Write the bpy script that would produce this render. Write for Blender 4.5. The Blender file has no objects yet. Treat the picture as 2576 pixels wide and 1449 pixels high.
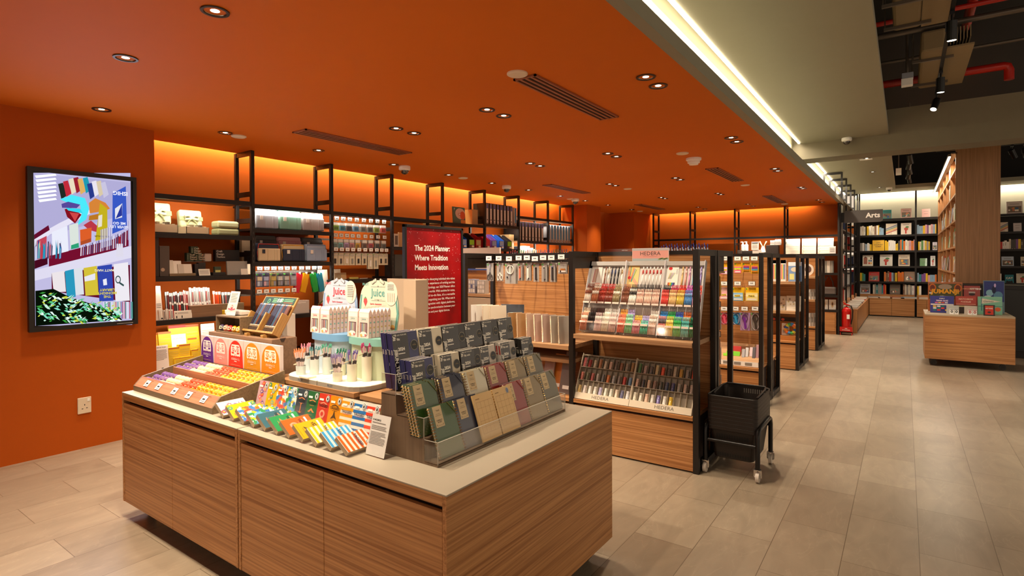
import bpy, bmesh, math, random
from mathutils import Matrix, Vector, Euler
from math import pi, sin, cos, radians
C = bpy.context.scene.collection
SC = bpy.context.scene
RNG = random.Random(7)
# ------------------------------------------------------------------ camera, world, exposure
FPX, YAW, PITCH, ROLL, CX, CY, CAMZ = 1396.13, 0.615684, 0.0100438, -0.004339, 1288.0, 674.82, 1.5
_d = Vector((-sin(YAW) * cos(PITCH), cos(YAW) * cos(PITCH), -sin(PITCH)))
_r0 = Vector((cos(YAW), sin(YAW), 0)); _u0 = _r0.cross(_d)
_r = _r0 * cos(ROLL) + _u0 * sin(ROLL); _u = -_r0 * sin(ROLL) + _u0 * cos(ROLL)
cam = bpy.data.objects.new('camera', bpy.data.cameras.new('camera')); C.objects.link(cam)
cam.matrix_world = Matrix(((_r.x, _u.x, -_d.x, 0), (_r.y, _u.y, -_d.y, 0), (_r.z, _u.z, -_d.z, CAMZ), (0, 0, 0, 1)))
cam.data.sensor_width = 36; cam.data.lens = FPX / 2576 * 36
cam.data.shift_y = -(724.5 - CY) / 2576
cam.data.clip_start = .05; cam.data.clip_end = 100
SC.camera = cam
SC.view_settings.view_transform = 'Standard'; SC.view_settings.look = 'None'
SC.view_settings.exposure = 0.75; SC.view_settings.gamma = 1.0; SC.view_settings.use_curve_mapping = False
wd = bpy.data.worlds.new('world'); SC.world = wd; wd.use_nodes = True
wd.node_tree.nodes['Background'].inputs[0].default_value = (1.0, .80, .60, 1)
wd.node_tree.nodes['Background'].inputs[1].default_value = .52
def at(px, py, x=None, y=None, z=None):
    """point of the photograph (2576 x 1449) on the plane x=, y= or z= of the shop"""
    v = _r * ((px - CX) / FPX) - _u * ((py - CY) / FPX) + _d
    t = x / v.x if x is not None else y / v.y if y is not None else (z - CAMZ) / v.z
    return Vector((0, 0, CAMZ)) + v * t
def light(name, kind, loc, energy, color=(1, .86, .68), **k):
    l = bpy.data.lights.new(name, kind); l.energy = energy; l.color = color
    for a, b in k.items(): setattr(l, a, b)
    o = bpy.data.objects.new(name, l); C.objects.link(o); o.location = loc
    return o
WARM = (1.0, .84, .63); NEUT = (1.0, .88, .72)
# ------------------------------------------------------------------ materials
def lin(h):
    h = h.lstrip('#'); v = [int(h[i:i + 2], 16) / 255 for i in (0, 2, 4)]
    return tuple(c / 12.92 if c <= .04045 else ((c + .055) / 1.055) ** 2.4 for c in v) + (1,)
_M = {}
def mat(h, rough=.55, metal=0, alpha=1, emit=0, var=0, spec=.5, coat=0):
    """plain procedural paint / paper / plastic; var mottles the value a little"""
    key = (h, rough, metal, alpha, emit, var, spec, coat)
    if key in _M: return _M[key]
    m = bpy.data.materials.new('surface_' + h.strip('#')); m.use_nodes = True
    nt = m.node_tree; b = nt.nodes['Principled BSDF']; c = lin(h)
    b.inputs['Base Color'].default_value = c; b.inputs['Roughness'].default_value = rough
    b.inputs['Metallic'].default_value = metal; b.inputs['Alpha'].default_value = alpha
    b.inputs['Specular IOR Level'].default_value = spec
    b.inputs['Coat Weight'].default_value = coat
    if emit: b.inputs['Emission Color'].default_value = c; b.inputs['Emission Strength'].default_value = emit
    if var:
        tc = nt.nodes.new('ShaderNodeTexCoord'); n = nt.nodes.new('ShaderNodeTexNoise'); n.inputs['Scale'].default_value = 9
        n.inputs['Detail'].default_value = 5
        r = nt.nodes.new('ShaderNodeMapRange'); r.inputs[3].default_value = 1 - var; r.inputs[4].default_value = 1 + var
        mx = nt.nodes.new('ShaderNodeVectorMath'); mx.operation = 'SCALE'; mx.inputs[0].default_value = c[:3]
        nt.links.new(tc.outputs['Object'], n.inputs['Vector']); nt.links.new(n.outputs['Fac'], r.inputs[0])
        nt.links.new(r.outputs[0], mx.inputs['Scale']); nt.links.new(mx.outputs[0], b.inputs['Base Color'])
    _M[key] = m; return m
def glow(h, s):
    key = ('glow', h, s)
    if key in _M: return _M[key]
    m = bpy.data.materials.new('glow_' + h.strip('#')); m.use_nodes = True; nt = m.node_tree; nt.nodes.clear()
    e = nt.nodes.new('ShaderNodeEmission'); o = nt.nodes.new('ShaderNodeOutputMaterial')
    e.inputs[0].default_value = lin(h); e.inputs[1].default_value = s; nt.links.new(e.outputs[0], o.inputs[0])
    _M[key] = m; return m
def glass(tint='#ffffff', gl=.05, key='acrylic', fr=.3):
    """clear acrylic / film: mostly see-through with a glossy skin"""
    k = (key, tint, gl, fr)
    if k in _M: return _M[k]
    m = bpy.data.materials.new(key); m.use_nodes = True; nt = m.node_tree; nt.nodes.clear()
    t = nt.nodes.new('ShaderNodeBsdfTransparent'); t.inputs[0].default_value = lin(tint)
    g = nt.nodes.new('ShaderNodeBsdfGlossy'); g.inputs['Roughness'].default_value = .08
    lw = nt.nodes.new('ShaderNodeLayerWeight'); lw.inputs[0].default_value = .25
    ma = nt.nodes.new('ShaderNodeMath'); ma.operation = 'MULTIPLY_ADD'; ma.inputs[1].default_value = fr; ma.inputs[2].default_value = gl
    mx = nt.nodes.new('ShaderNodeMixShader'); o = nt.nodes.new('ShaderNodeOutputMaterial')
    nt.links.new(lw.outputs['Fresnel'], ma.inputs[0]); nt.links.new(ma.outputs[0], mx.inputs[0])
    nt.links.new(t.outputs[0], mx.inputs[1]); nt.links.new(g.outputs[0], mx.inputs[2]); nt.links.new(mx.outputs[0], o.inputs[0])
    _M[k] = m; return m
def wood(name, a, b, axis, sc=1.0, rough=.42):
    """straight-grained veneer; grain runs along axis (0 x, 1 y, 2 z) in object space"""
    m = bpy.data.materials.new(name); m.use_nodes = True; nt = m.node_tree; p = nt.nodes['Principled BSDF']
    tc = nt.nodes.new('ShaderNodeTexCoord'); mp = nt.nodes.new('ShaderNodeMapping')
    s = [44 * sc] * 3; s[axis] = .55 * sc
    mp.inputs['Scale'].default_value = s
    n = nt.nodes.new('ShaderNodeTexNoise'); n.inputs['Scale'].default_value = 2.2; n.inputs['Detail'].default_value = 7; n.inputs['Distortion'].default_value = .6
    n2 = nt.nodes.new('ShaderNodeTexNoise'); n2.inputs['Scale'].default_value = .35; n2.inputs['Detail'].default_value = 3
    ad = nt.nodes.new('ShaderNodeMath'); ad.operation = 'MULTIPLY_ADD'; ad.inputs[1].default_value = .2; ad.use_clamp = False
    r = nt.nodes.new('ShaderNodeValToRGB'); e = r.color_ramp.elements
    e[0].position = .42; e[0].color = lin(b); e[1].position = .74; e[1].color = lin(a)
    nt.links.new(tc.outputs['Object'], mp.inputs[0]); nt.links.new(mp.outputs[0], n.inputs[0]); nt.links.new(mp.outputs[0], n2.inputs[0])
    nt.links.new(n2.outputs['Fac'], ad.inputs[0]); nt.links.new(n.outputs['Fac'], ad.inputs[2])
    nt.links.new(ad.outputs[0], r.inputs[0]); nt.links.new(r.outputs[0], p.inputs['Base Color'])
    p.inputs['Roughness'].default_value = rough
    return m
# ------------------------------------------------------------------ mesh building
class MB:
    def __init__(s): s.v = []; s.f = []; s.mi = []; s.m = []; s.X = Matrix()
    def _m(s, m):
        if m not in s.m: s.m.append(m)
        return s.m.index(m)
    def add(s, vs, fs, m):
        k = len(s.v); i = s._m(m); X = s.X
        s.v += [tuple(X @ Vector(v)) for v in vs]
        for f in fs: s.f.append(tuple(j + k for j in f)); s.mi.append(i)
        return s
    def box(s, x0, x1, y0, y1, z0, z1, m, skip=''):
        v = [(x0, y0, z0), (x1, y0, z0), (x1, y1, z0), (x0, y1, z0), (x0, y0, z1), (x1, y0, z1), (x1, y1, z1), (x0, y1, z1)]
        F = {'b': (3, 2, 1, 0), 't': (4, 5, 6, 7), 'f': (0, 1, 5, 4), 'r': (1, 2, 6, 5), 'k': (2, 3, 7, 6), 'l': (3, 0, 4, 7)}
        return s.add(v, [F[k] for k in F if k not in skip], m)
    def cbox(s, c, d, m): return s.box(c[0] - d[0] / 2, c[0] + d[0] / 2, c[1] - d[1] / 2, c[1] + d[1] / 2, c[2] - d[2] / 2, c[2] + d[2] / 2, m)
    def bar(s, a, b, w, h, m):
        """rectangular bar from a to b"""
        a = Vector(a); b = Vector(b); d = (b - a).normalized(); up = Vector((0, 0, 1)) if abs(d.z) < .9 else Vector((0, 1, 0))
        sd = d.cross(up).normalized() * w / 2; up = sd.cross(d).normalized() * h / 2
        v = [p + i * sd + j * up for p in (a, b) for i, j in ((-1, -1), (1, -1), (1, 1), (-1, 1))]
        return s.add(v, [(0, 1, 2, 3), (7, 6, 5, 4), (0, 4, 5, 1), (1, 5, 6, 2), (2, 6, 7, 3), (3, 7, 4, 0)], m)
    def tube(s, pts, r, m, n=8, r2=None, caps=True):
        pts = [Vector(p) for p in pts]; L = len(pts); rings = []
        ref = None
        for i, p in enumerate(pts):
            d = (pts[min(i + 1, L - 1)] - pts[max(i - 1, 0)]).normalized()
            if ref is None: ref = Vector((0, 0, 1)) if abs(d.z) < .9 else Vector((1, 0, 0))
            u = (ref - d * ref.dot(d)).normalized(); w = d.cross(u); ref = u
            rr = r if r2 is None else r + (r2 - r) * i / (L - 1)
            rings.append([p + (u * cos(2 * pi * k / n) + w * sin(2 * pi * k / n)) * rr for k in range(n)])
        v = [q for R in rings for q in R]
        f = [(i * n + k, i * n + (k + 1) % n, (i + 1) * n + (k + 1) % n, (i + 1) * n + k) for i in range(L - 1) for k in range(n)]
        if caps: f += [tuple(range(n - 1, -1, -1)), tuple((L - 1) * n + k for k in range(n))]
        return s.add(v, f, m)
    def lathe(s, prof, m, n=16, c=(0, 0, 0), caps=True):
        """profile of (r, z) about the z axis; m may be a list, one per band"""
        v = [(c[0] + r * cos(2 * pi * k / n), c[1] + r * sin(2 * pi * k / n), c[2] + z) for r, z in prof for k in range(n)]
        L = len(prof)
        for i in range(L - 1):
            s.add(v[i * n:(i + 2) * n], [(k, (k + 1) % n, n + (k + 1) % n, n + k) for k in range(n)], m[i] if isinstance(m, list) else m)
        if caps:
            m0, m1 = (m[0], m[-1]) if isinstance(m, list) else (m, m)
            if prof[0][0] > 1e-6: s.add(v[:n], [tuple(range(n - 1, -1, -1))], m0)
            if prof[-1][0] > 1e-6: s.add(v[-n:], [tuple(range(n))], m1)
        return s
    def prism(s, poly, t0, t1, m, plane='xz', m2=None):
        """extrude a 2D outline; plane xz extrudes along y, yz along x, xy along z"""
        P = {'xz': lambda a, b, t: (a, t, b), 'yz': lambda a, b, t: (t, a, b), 'xy': lambda a, b, t: (a, b, t)}[plane]
        n = len(poly); v = [P(a, b, t0) for a, b in poly] + [P(a, b, t1) for a, b in poly]
        s.add(v, [(k, (k + 1) % n, n + (k + 1) % n, n + k) for k in range(n)], m)
        return s.add(v, [tuple(range(n - 1, -1, -1)), tuple(range(n, 2 * n))], m2 or m)
    def rect(s, x0, x1, z0, z1, y, m):  # a print on a face that looks towards -y
        return s.add([(x0, y, z0), (x1, y, z0), (x1, y, z1), (x0, y, z1)], [(0, 1, 2, 3)], m)
    def disc(s, cx, cz, rx, rz, y, m, n=16):
        return s.add([(cx + rx * cos(2 * pi * k / n), y, cz + rz * sin(2 * pi * k / n)) for k in range(n)], [tuple(range(n))], m)
    def poly(s, pts, y, m): return s.add([(a, y, b) for a, b in pts], [tuple(range(len(pts)))], m)
    def text(s, txt, size, x, z, y, m, align='CENTER', bold=0, sx=1, rot=0, shear=0):
        """flat lettering on a face that looks towards -y"""
        vs, fs = text_mesh(txt, align, bold, shear)
        R = Matrix.Rotation(rot, 2)
        out = []
        for a, b in vs:
            q = R @ Vector((a * size * sx, b * size)); out.append((x + q.x, y, z + q.y))
        return s.add(out, fs, m)
    def mesh(s, name, smooth=False):
        me = bpy.data.meshes.new(name); me.from_pydata(s.v, [], s.f)
        for m in s.m: me.materials.append(m)
        me.polygons.foreach_set('material_index', s.mi)
        if smooth: me.polygons.foreach_set('use_smooth', [True] * len(s.f))
        me.update(); return me
    def obj(s, name, parent=None, loc=(0, 0, 0), rz=0, smooth=False, bevel=0, rot=None):
        me = s.mesh(name, smooth)
        if smooth: 
            try: me.set_sharp_from_angle(angle=radians(40))
            except Exception: pass
        o = bpy.data.objects.new(name, me); C.objects.link(o); o.location = loc
        o.rotation_euler = rot if rot else (0, 0, rz)
        if parent: o.parent = parent
        if bevel:
            b = o.modifiers.new('edge', 'BEVEL'); b.width = bevel; b.segments = 2; b.limit_method = 'ANGLE'; b.angle_limit = radians(50)
        return o
_T = {}
def text_mesh(txt, align='CENTER', bold=0, shear=0):
    k = (txt, align, bold, shear)
    if k not in _T:
        cu = bpy.data.curves.new('t', 'FONT'); cu.body = txt; cu.align_x = align; cu.align_y = 'CENTER'; cu.resolution_u = 2
        cu.offset = bold; cu.shear = shear; cu.fill_mode = 'FRONT'
        o = bpy.data.objects.new('t', cu); C.objects.link(o)
        dg = bpy.context.evaluated_depsgraph_get(); e = o.evaluated_get(dg); me = e.to_mesh()
        _T[k] = ([(v.co.x, v.co.y) for v in me.vertices], [tuple(p.vertices) for p in me.polygons])
        e.to_mesh_clear(); bpy.data.objects.remove(o); bpy.data.curves.remove(cu)
    return _T[k]
def tag(o, label=None, cat=None, group=None, kind=None):
    if label: o['label'] = label
    if cat: o['category'] = cat
    if group: o['group'] = group
    if kind: o['kind'] = kind
    return o
def thing(name, label, cat, loc=(0, 0, 0), rz=0, group=None, rot=None):
    o = bpy.data.objects.new(name, None); C.objects.link(o); o.location = loc; o.rotation_euler = rot if rot else (0, 0, rz)
    o.empty_display_size = .05
    return tag(o, label, cat, group)
def dup(root, loc, label, group=None, rz=None, rot=None):
    """a copy of a thing with copies of its parts and sub-parts"""
    r = root.copy(); C.objects.link(r); r.location = loc; r['label'] = label
    if rz is not None: r.rotation_euler = (0, 0, rz)
    if rot is not None: r.rotation_euler = rot
    if group: r['group'] = group
    for ch in root.children:
        c = ch.copy(); C.objects.link(c); c.parent = r
        for g in ch.children:
            d = g.copy(); C.objects.link(d); d.parent = c
    return r
def struct(o, label=None, cat=None): return tag(o, label, cat, kind='structure')
ORD = ['first', 'second', 'third', 'fourth', 'fifth', 'sixth', 'seventh', 'eighth', 'ninth', 'tenth', 'eleventh', 'twelfth', 'thirteenth', 'fourteenth', 'fifteenth', 'sixteenth', 'seventeenth', 'eighteenth', 'nineteenth', 'twentieth', 'twenty-first', 'twenty-second', 'twenty-third', 'twenty-fourth', 'twenty-fifth', 'twenty-sixth', 'twenty-seventh', 'twenty-eighth']
W_X = wood('oak_veneer_x', '#c28a54', '#925c2e', 0); W_Y = wood('oak_veneer_y', '#c28a54', '#925c2e', 1); W_Z = wood('oak_veneer_z', '#c28a54', '#925c2e', 2)
W_LX = wood('pale_wood_x', '#b99a72', '#957650', 0, .8); W_LY = wood('pale_wood_y', '#b99a72', '#957650', 1, .8)
DARK = mat('#1b1613', .42, spec=.4); BLACK = mat('#0c0b0a', .4); WHITE = mat('#efece6', .5); PAPER = mat('#f4f1ea', .7); INK = mat('#1d1a19', .6); GREYTOP = mat('#a79b87', .45, var=.04)
ACR = glass(); FILM = glass('#ffffff', .015, 'clear_film', .16); CHROME = mat('#c9c6c2', .25, 1)
# ------------------------------------------------------------------ the shop shell
ORW = mat('#ad4e08', .7, var=.03, spec=.2); ORC = mat('#cc660c', .7, var=.02, spec=.2); GREY = mat('#8b8671', .65, var=.03); VOID = mat('#15100c', .8); CONC = mat('#79705a', .8, var=.08)
def floor_mat():
    m = bpy.data.materials.new('stone_tile'); m.use_nodes = True; nt = m.node_tree; p = nt.nodes['Principled BSDF']
    tc = nt.nodes.new('ShaderNodeTexCoord'); sp = nt.nodes.new('ShaderNodeSeparateXYZ'); cb = nt.nodes.new('ShaderNodeCombineXYZ')
    nt.links.new(tc.outputs['Object'], sp.inputs[0])
    a1 = nt.nodes.new('ShaderNodeMath'); a1.inputs[1].default_value = -1.013 + .627 * 20
    a2 = nt.nodes.new('ShaderNodeMath'); a2.inputs[1].default_value = -.065 + .3215 * 41
    nt.links.new(sp.outputs['Y'], a1.inputs[0]); nt.links.new(sp.outputs['X'], a2.inputs[0])
    nt.links.new(a1.outputs[0], cb.inputs[0]); nt.links.new(a2.outputs[0], cb.inputs[1])
    br = nt.nodes.new('ShaderNodeTexBrick'); br.offset = .5; br.inputs['Scale'].default_value = 1
    br.inputs['Brick Width'].default_value = .627; br.inputs['Row Height'].default_value = .3215; br.inputs['Mortar Size'].default_value = .0016
    br.inputs['Mortar Smooth'].default_value = 0
    br.inputs['Color1'].default_value = lin('#998974'); br.inputs['Color2'].default_value = lin('#877662'); br.inputs['Mortar'].default_value = lin('#5f4f3c')
    nt.links.new(cb.outputs[0], br.inputs[0])
    n = nt.nodes.new('ShaderNodeTexNoise'); n.inputs['Scale'].default_value = 3.2; n.inputs['Detail'].default_value = 9; n.inputs['Distortion'].default_value = 1.4
    mp = nt.nodes.new('ShaderNodeMapping'); mp.inputs['Scale'].default_value = (2.4, .8, 1)
    nt.links.new(tc.outputs['Object'], mp.inputs[0]); nt.links.new(mp.outputs[0], n.inputs[0])
    r = nt.nodes.new('ShaderNodeMapRange'); r.inputs[1].default_value = .3; r.inputs[2].default_value = .7; r.inputs[3].default_value = .88; r.inputs[4].default_value = 1.1
    nt.links.new(n.outputs['Fac'], r.inputs[0])
    # pale wandering veins
    n2 = nt.nodes.new('ShaderNodeTexNoise'); n2.inputs['Scale'].default_value = 1.7; n2.inputs['Detail'].default_value = 4; n2.inputs['Distortion'].default_value = 2.5
    nt.links.new(mp.outputs[0], n2.inputs[0])
    v1 = nt.nodes.new('ShaderNodeMath'); v1.operation = 'SUBTRACT'; v1.inputs[1].default_value = .5
    v2 = nt.nodes.new('ShaderNodeMath'); v2.operation = 'ABSOLUTE'
    v3 = nt.nodes.new('ShaderNodeMapRange'); v3.inputs[1].default_value = 0; v3.inputs[2].default_value = .012; v3.inputs[3].default_value = .13; v3.inputs[4].default_value = 0
    nt.links.new(n2.outputs['Fac'], v1.inputs[0]); nt.links.new(v1.outputs[0], v2.inputs[0]); nt.links.new(v2.outputs[0], v3.inputs[0])
    sm = nt.nodes.new('ShaderNodeMath'); nt.links.new(r.outputs[0], sm.inputs[0]); nt.links.new(v3.outputs[0], sm.inputs[1])
    sc = nt.nodes.new('ShaderNodeVectorMath'); sc.operation = 'SCALE'
    nt.links.new(br.outputs['Color'], sc.inputs[0]); nt.links.new(sm.outputs[0], sc.inputs['Scale']); nt.links.new(sc.outputs[0], p.inputs['Base Color'])
    p.inputs['Roughness'].default_value = .34
    bp = nt.nodes.new('ShaderNodeBump'); bp.inputs['Strength'].default_value = .12; bp.inputs['Distance'].default_value = .004
    nt.links.new(n.outputs['Fac'], bp.inputs['Height']); nt.links.new(bp.outputs[0], p.inputs['Normal'])
    return m
CZ, GZ = 2.69, 3.40
XW, XF = -6.02, -1.05           # back wall of the left shelving, edge of the orange ceiling
YF = 13.60                      # far orange wall
m = MB(); m.box(-6.6, 6.5, -3.2, 19.2, -.12, 0, floor_mat()); struct(m.obj('floor'))
m = MB(); m.box(-5.87, XF, -3.2, YF - .15, CZ, CZ + .08, ORC); struct(m.obj('ceiling_orange'))
m = MB(); m.box(XF - .06, XF + .005, -3.2, YF - .15, CZ - .002, CZ + .083, GREY); m.box(-1.497, XF, -3.2, 18.6, CZ + .081, CZ + .09, GREY); struct(m.obj('trim_1'))  # second box: unseen grey ledge added to stop orange bounce
m = MB(); m.box(-6.6, -5.464, -3.2, 2.208, 0, CZ, ORW); struct(m.obj('wall_screen'))
m = MB(); m.box(-6.2, XW, 2.208, YF + .2, 0, 3.0, ORW); struct(m.obj('wall_left'))
m = MB(); m.box(-6.2, -5.87, 2.1, YF, 3.0, 3.1, ORW); struct(m.obj('ceiling_cove'))
m = MB(); m.box(-6.02, -5.34, 10.23, 10.86, 0, CZ + .02, ORW); struct(m.obj('wall_pier'))
m = MB(); m.box(-6.02, -5.24, 12.42, YF + .2, 0, CZ + .02, ORW); struct(m.obj('wall_recess'))
m = MB(); m.box(-5.24, -1.5, YF, YF + .03, 0, 3.0, ORW); m.box(-1.5, -1.11, YF, YF + .03, 0, CZ + .08, ORW); struct(m.obj('wall_back'))
m = MB(); m.box(-5.6, -1.6, YF - .15, YF + .2, 3.0, 3.1, ORW); struct(m.obj('ceiling_back_cove'))
# bulkhead above the orange ceiling, washed by the cove light, then the grey ceiling
m = MB(); m.box(-1.6, -1.497, -3.2, 18.9, CZ + .08, 3.6, GREY); struct(m.obj('wall_bulkhead'))
m = MB(); m.box(-1.6, -1.44, YF + .04, 18.9, 0, CZ + .1, GREY); struct(m.obj('wall_arts'))
m = MB(); m.box(-1.2, 6.5, 18.8, 19.0, 0, 4.7, GREY); struct(m.obj('wall_far'))
g = MB(); g.box(-1.38, -.2, -3.2, 10.07, GZ, GZ + .09, GREY); g.box(-1.38, -.2, 10.55, 18.62, GZ, GZ + .09, GREY)
g.box(-.2, 6.5, 17.7, 18.62, GZ, GZ + .09, GREY); struct(g.obj('ceiling_grey'))
m = MB(); m.box(-1.6, 6.5, 10.07, 10.55, 3.15, 3.77, CONC); struct(m.obj('ceiling_beam'))
m = MB(); m.box(-1.6, 6.6, -3.2, 19.0, 4.6, 4.8, VOID); struct(m.obj('ceiling_slab'))
m = MB(); m.box(-1.6, -1.55, -3.2, 18.9, 3.6, 4.65, VOID); struct(m.obj('wall_void')); m = MB(); m.box(-1.6, 6.5, 18.66, 18.79, 3.5, 4.65, VOID); struct(m.obj('wall_upper'))  # near-black walls added to keep the open ceiling void dark
# cove lamps: visible LED lines with area light doing the washing
LED = glow('#fff0d0', 14)
def led_line(name, x0, x1, y0, y1, z0, z1, label):
    tag(MB().box(x0, x1, y0, y1, z0, z1, LED).obj(name), label, 'strip light')
led_line('led_strip', -1.40, -1.375, -3.0, 9.95, GZ - .012, GZ + .012, 'long warm white light strip along the grey ceiling edge before the concrete beam')
led_line('led_strip', -1.40, -1.375, 10.65, 18.4, GZ - .012, GZ + .012, 'shorter warm white light strip behind the concrete beam above the arts shelves')
def wash(loc, sx, sy, e, rot, col=WARM):
    o = light('cove_lamp', 'AREA', loc, e, col, shape='RECTANGLE', size=sx, size_y=sy); o.rotation_euler = rot; return o
# left cove behind the orange ceiling edge, throwing light down the wall; same at the back wall
wash((-5.925, 6.2, 2.87), .05, 7.9, 95, (0, radians(58), 0), (1, .92, .5))
wash((-3.4, YF - .08, 2.87), 3.5, .05, 42, (radians(58), 0, 0), (1, .92, .5))
wash((-1.44, 3.4, GZ + .03), .08, 13, 170, (0, radians(-35), 0), NEUT)
wash((-1.44, 14.5, GZ + .03), .08, 7.6, 90, (0, radians(-35), 0), NEUT)
wash((2.5, 18.71, GZ + .05), 7.4, .12, 110, (0, 0, 0), NEUT)
wash((-1.12, 16, 3.2), .10, 4.8, 10, (0, 0, 0), NEUT)
# ------------------------------------------------------------------ ceiling fixtures
BULB = glow('#fff3dc', 6)
def downlight_proto():
    t = thing('downlight', '', 'ceiling light')
    m = MB(); m.lathe([(.048, 0), (.050, -.004), (.062, -.004), (.063, 0)], mat('#3a2a22', .35, .6), 24, caps=False); m.obj('trim_ring', t, smooth=True)
    m = MB(); m.lathe([(.048, 0), (.036, .022), (.030, .03)], mat('#b8b0a4', .22, 1), 20, caps=False); m.obj('reflector', t, smooth=True)
    m = MB(); m.lathe([(.0, .0), (.02, .0), (.02, .012)], BULB, 16, c=(0, 0, .002), caps=False); m.obj('lamp_disc', t)
    return t
_dl = downlight_proto()
def downlight(x, y, z, label, e, tilt=(0, 0), first=[True], col=WARM, cone=108, blend=.8):
    if first[0]: o = _dl; o.location = (x, y, z - .003); o['label'] = label; first[0] = False
    else: o = dup(_dl, (x, y, z - .003), label)
    o['group'] = 'recessed ceiling downlights'
    if e:
        s = light('downlight_beam', 'SPOT', (x, y, z - .012), e, col, spot_size=radians(cone), spot_blend=blend, shadow_soft_size=.035)
        s.rotation_euler = (radians(tilt[0]), radians(tilt[1]), 0)
E_WALL, E_PAIR = 62, 66
for i, y in enumerate((1.67, 2.62, 3.6, 4.65, 5.64, 6.6, 7.59, 8.62, 9.57, 10.57, 11.8)):
    downlight(-5.03, y, CZ, 'downlight close to the left shelving, %s in its row from the screen wall' % ORD[i], E_WALL, (0, -14))
for cn, x in (('left', -3.665), ('middle', -2.65), ('aisle side', -1.36)):
    for i, (ya, yb) in enumerate(((1.12, 1.337), (3.42, 3.64), (5.57, 5.79), (7.76, 7.97), (9.95, 10.15), (12.2, 12.7))):
        for q, y in ((0, ya), (1, yb)):
            if y < 1.2 or (i == 0 and cn[0] == 'a'): continue
            downlight(x, y, CZ, 'downlight in the %s column of pairs, %s light of pair %s from the front' % (cn, ('near', 'far')[q], ORD[i]), (E_PAIR * 1.15 if i == 0 else E_PAIR) * (.62 if cn[0] == 'a' and i < 2 else 1), (10 if q else -4, 0))
for nm, x, y, e in (('nearest the beam', -.575, 12.16, 50), ('midway', -.56, 14.09, 50), ('by the far wall', -.535, 17.2, 50)):
    downlight(x, y, GZ, 'small round downlight in the grey ceiling, ' + nm, e, (8, 0), col=NEUT)
# unseen fill lamps added: downlights continuing the ceiling rows, then spots over the aisle
for x, y in ((-3.66, 1.12), (-2.65, 1.12), (-1.75, 1.3)):
    s = light('downlight_beam', 'SPOT', (x, y, CZ - .012), E_PAIR, WARM, spot_size=radians(108), spot_blend=.8, shadow_soft_size=.035); s.rotation_euler = (radians(8), 0, 0)
for x, y, e in ((1.15, 3.0, 60), (.15, 5.3, 120), (.1, 7.2, 40), (.1, 8.8, 50)):
    light('aisle_fill', 'SPOT', (x, y, 3.35), e, NEUT, spot_size=radians(48 if e > 60 else 70), spot_blend=.7, shadow_soft_size=.06)
# linear air diffusers
AL = mat('#9a5a3a', .45, .2); SLOT = mat('#120a07', .8)
def vent(x0, x1, y0, y1, label):
    t = thing('air_vent', label, 'air vent', ((x0 + x1) / 2, (y0 + y1) / 2, CZ - .001), group='linear air vents in the orange ceiling')
    w, l = (x1 - x0) / 2, (y1 - y0) / 2
    MB().box(-w + .01, w - .01, -l + .01, l - .01, -.004, -.001, SLOT).obj('slot_backing', t)
    m = MB(); m.box(-w, -w + .014, -l, l, -.012, 0, AL); m.box(w - .014, w, -l, l, -.012, 0, AL); m.box(-w, w, -l, -l + .014, -.012, 0, AL); m.box(-w, w, l - .014, l, -.012, 0, AL)
    m.obj('frame', t)
    for k in range(3):
        x = -w + (k + 1) * 2 * w / 4
        MB().box(x - .009, x + .009, -l + .012, l - .012, -.011, -.003, AL).obj('fin', t)
vent(-4.51, -4.31, 2.955, 4.25, 'long slotted air vent in the ceiling by the left shelving, nearest one')
vent(-2.07, -1.90, 2.95, 4.2, 'long slotted air vent over the aisle side beside a round white disc')
vent(-2.08, -1.92, 7.22, 8.58, 'slotted air vent behind the round smoke detector')
vent(-4.53, -4.37, 7.22, 8.51, 'slotted air vent in the ceiling over the box file shelves')
vent(-2.1, -1.94, 10.8, 12.3, 'short looking slotted air vent near the far orange wall')
vent(-4.55, -4.38, 10.8, 12.15, 'dark slotted air vent before the dark red wall recess')
for x, y, l in ((-5.06, 2.76, 'white ceiling disc beside a downlight above the first shelving post'), (-1.99, 2.88, 'round white disc at the near end of the aisle side air vent'), (-5.04, 5.95, 'flat white ceiling disc between two camera domes over the left shelving'),
               (-5.1, 9.1, 'flat white ceiling disc touching the furthest camera dome'), (-1.985, 6.04, 'flat white disc just in front of the smoke detector'), (-3.66, 8.42, 'flat white ceiling disc in the middle of the orange ceiling'),
               (-2.02, 9.12, 'flat white ceiling disc behind the middle air vent'), (-2.02, 12.6, 'flat white ceiling disc at the far end of the last aisle vent'), (-5.04, 12.3, 'flat white ceiling disc near the dark recess')):
    m = MB(); m.lathe([(.066, 0), (.066, -.008), (.055, -.014), (0, -.016)], mat('#d9c6ad', .5), 20)
    tag(m.obj('ceiling_disc', loc=(x, y, CZ), smooth=True), l, 'ceiling disc', 'flat white ceiling discs')
t = thing('smoke_detector', 'round white stepped smoke detector on the orange ceiling', 'smoke detector', (-1.98, 6.42, CZ))
MB().lathe([(.085, 0), (.085, -.022), (.075, -.03)], WHITE, 24).obj('base_plate', t, smooth=True)
MB().lathe([(.068, -.03), (.068, -.055), (.05, -.062), (.05, -.075), (0, -.078)], WHITE, 24, caps=False).obj('sensor_head', t, smooth=True)
def cctv(x, y, z, label):
    t = thing('security_camera', label, 'security camera', (x, y, z), group='white dome security cameras')
    MB().lathe([(.066, 0), (.07, -.01), (.07, -.042), (.058, -.052)], WHITE, 24).obj('housing', t, smooth=True)
    MB().lathe([(.052, -.05), (.05, -.07), (.036, -.092), (.015, -.103), (0, -.104)], mat('#2b211b', .08, coat=1), 20, caps=False).obj('dome', t, smooth=True)
    MB().lathe([(.054, -.047), (.056, -.056), (.05, -.058)], mat('#c9c3b8', .4), 20, caps=False).obj('ring', t, smooth=True)
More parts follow.
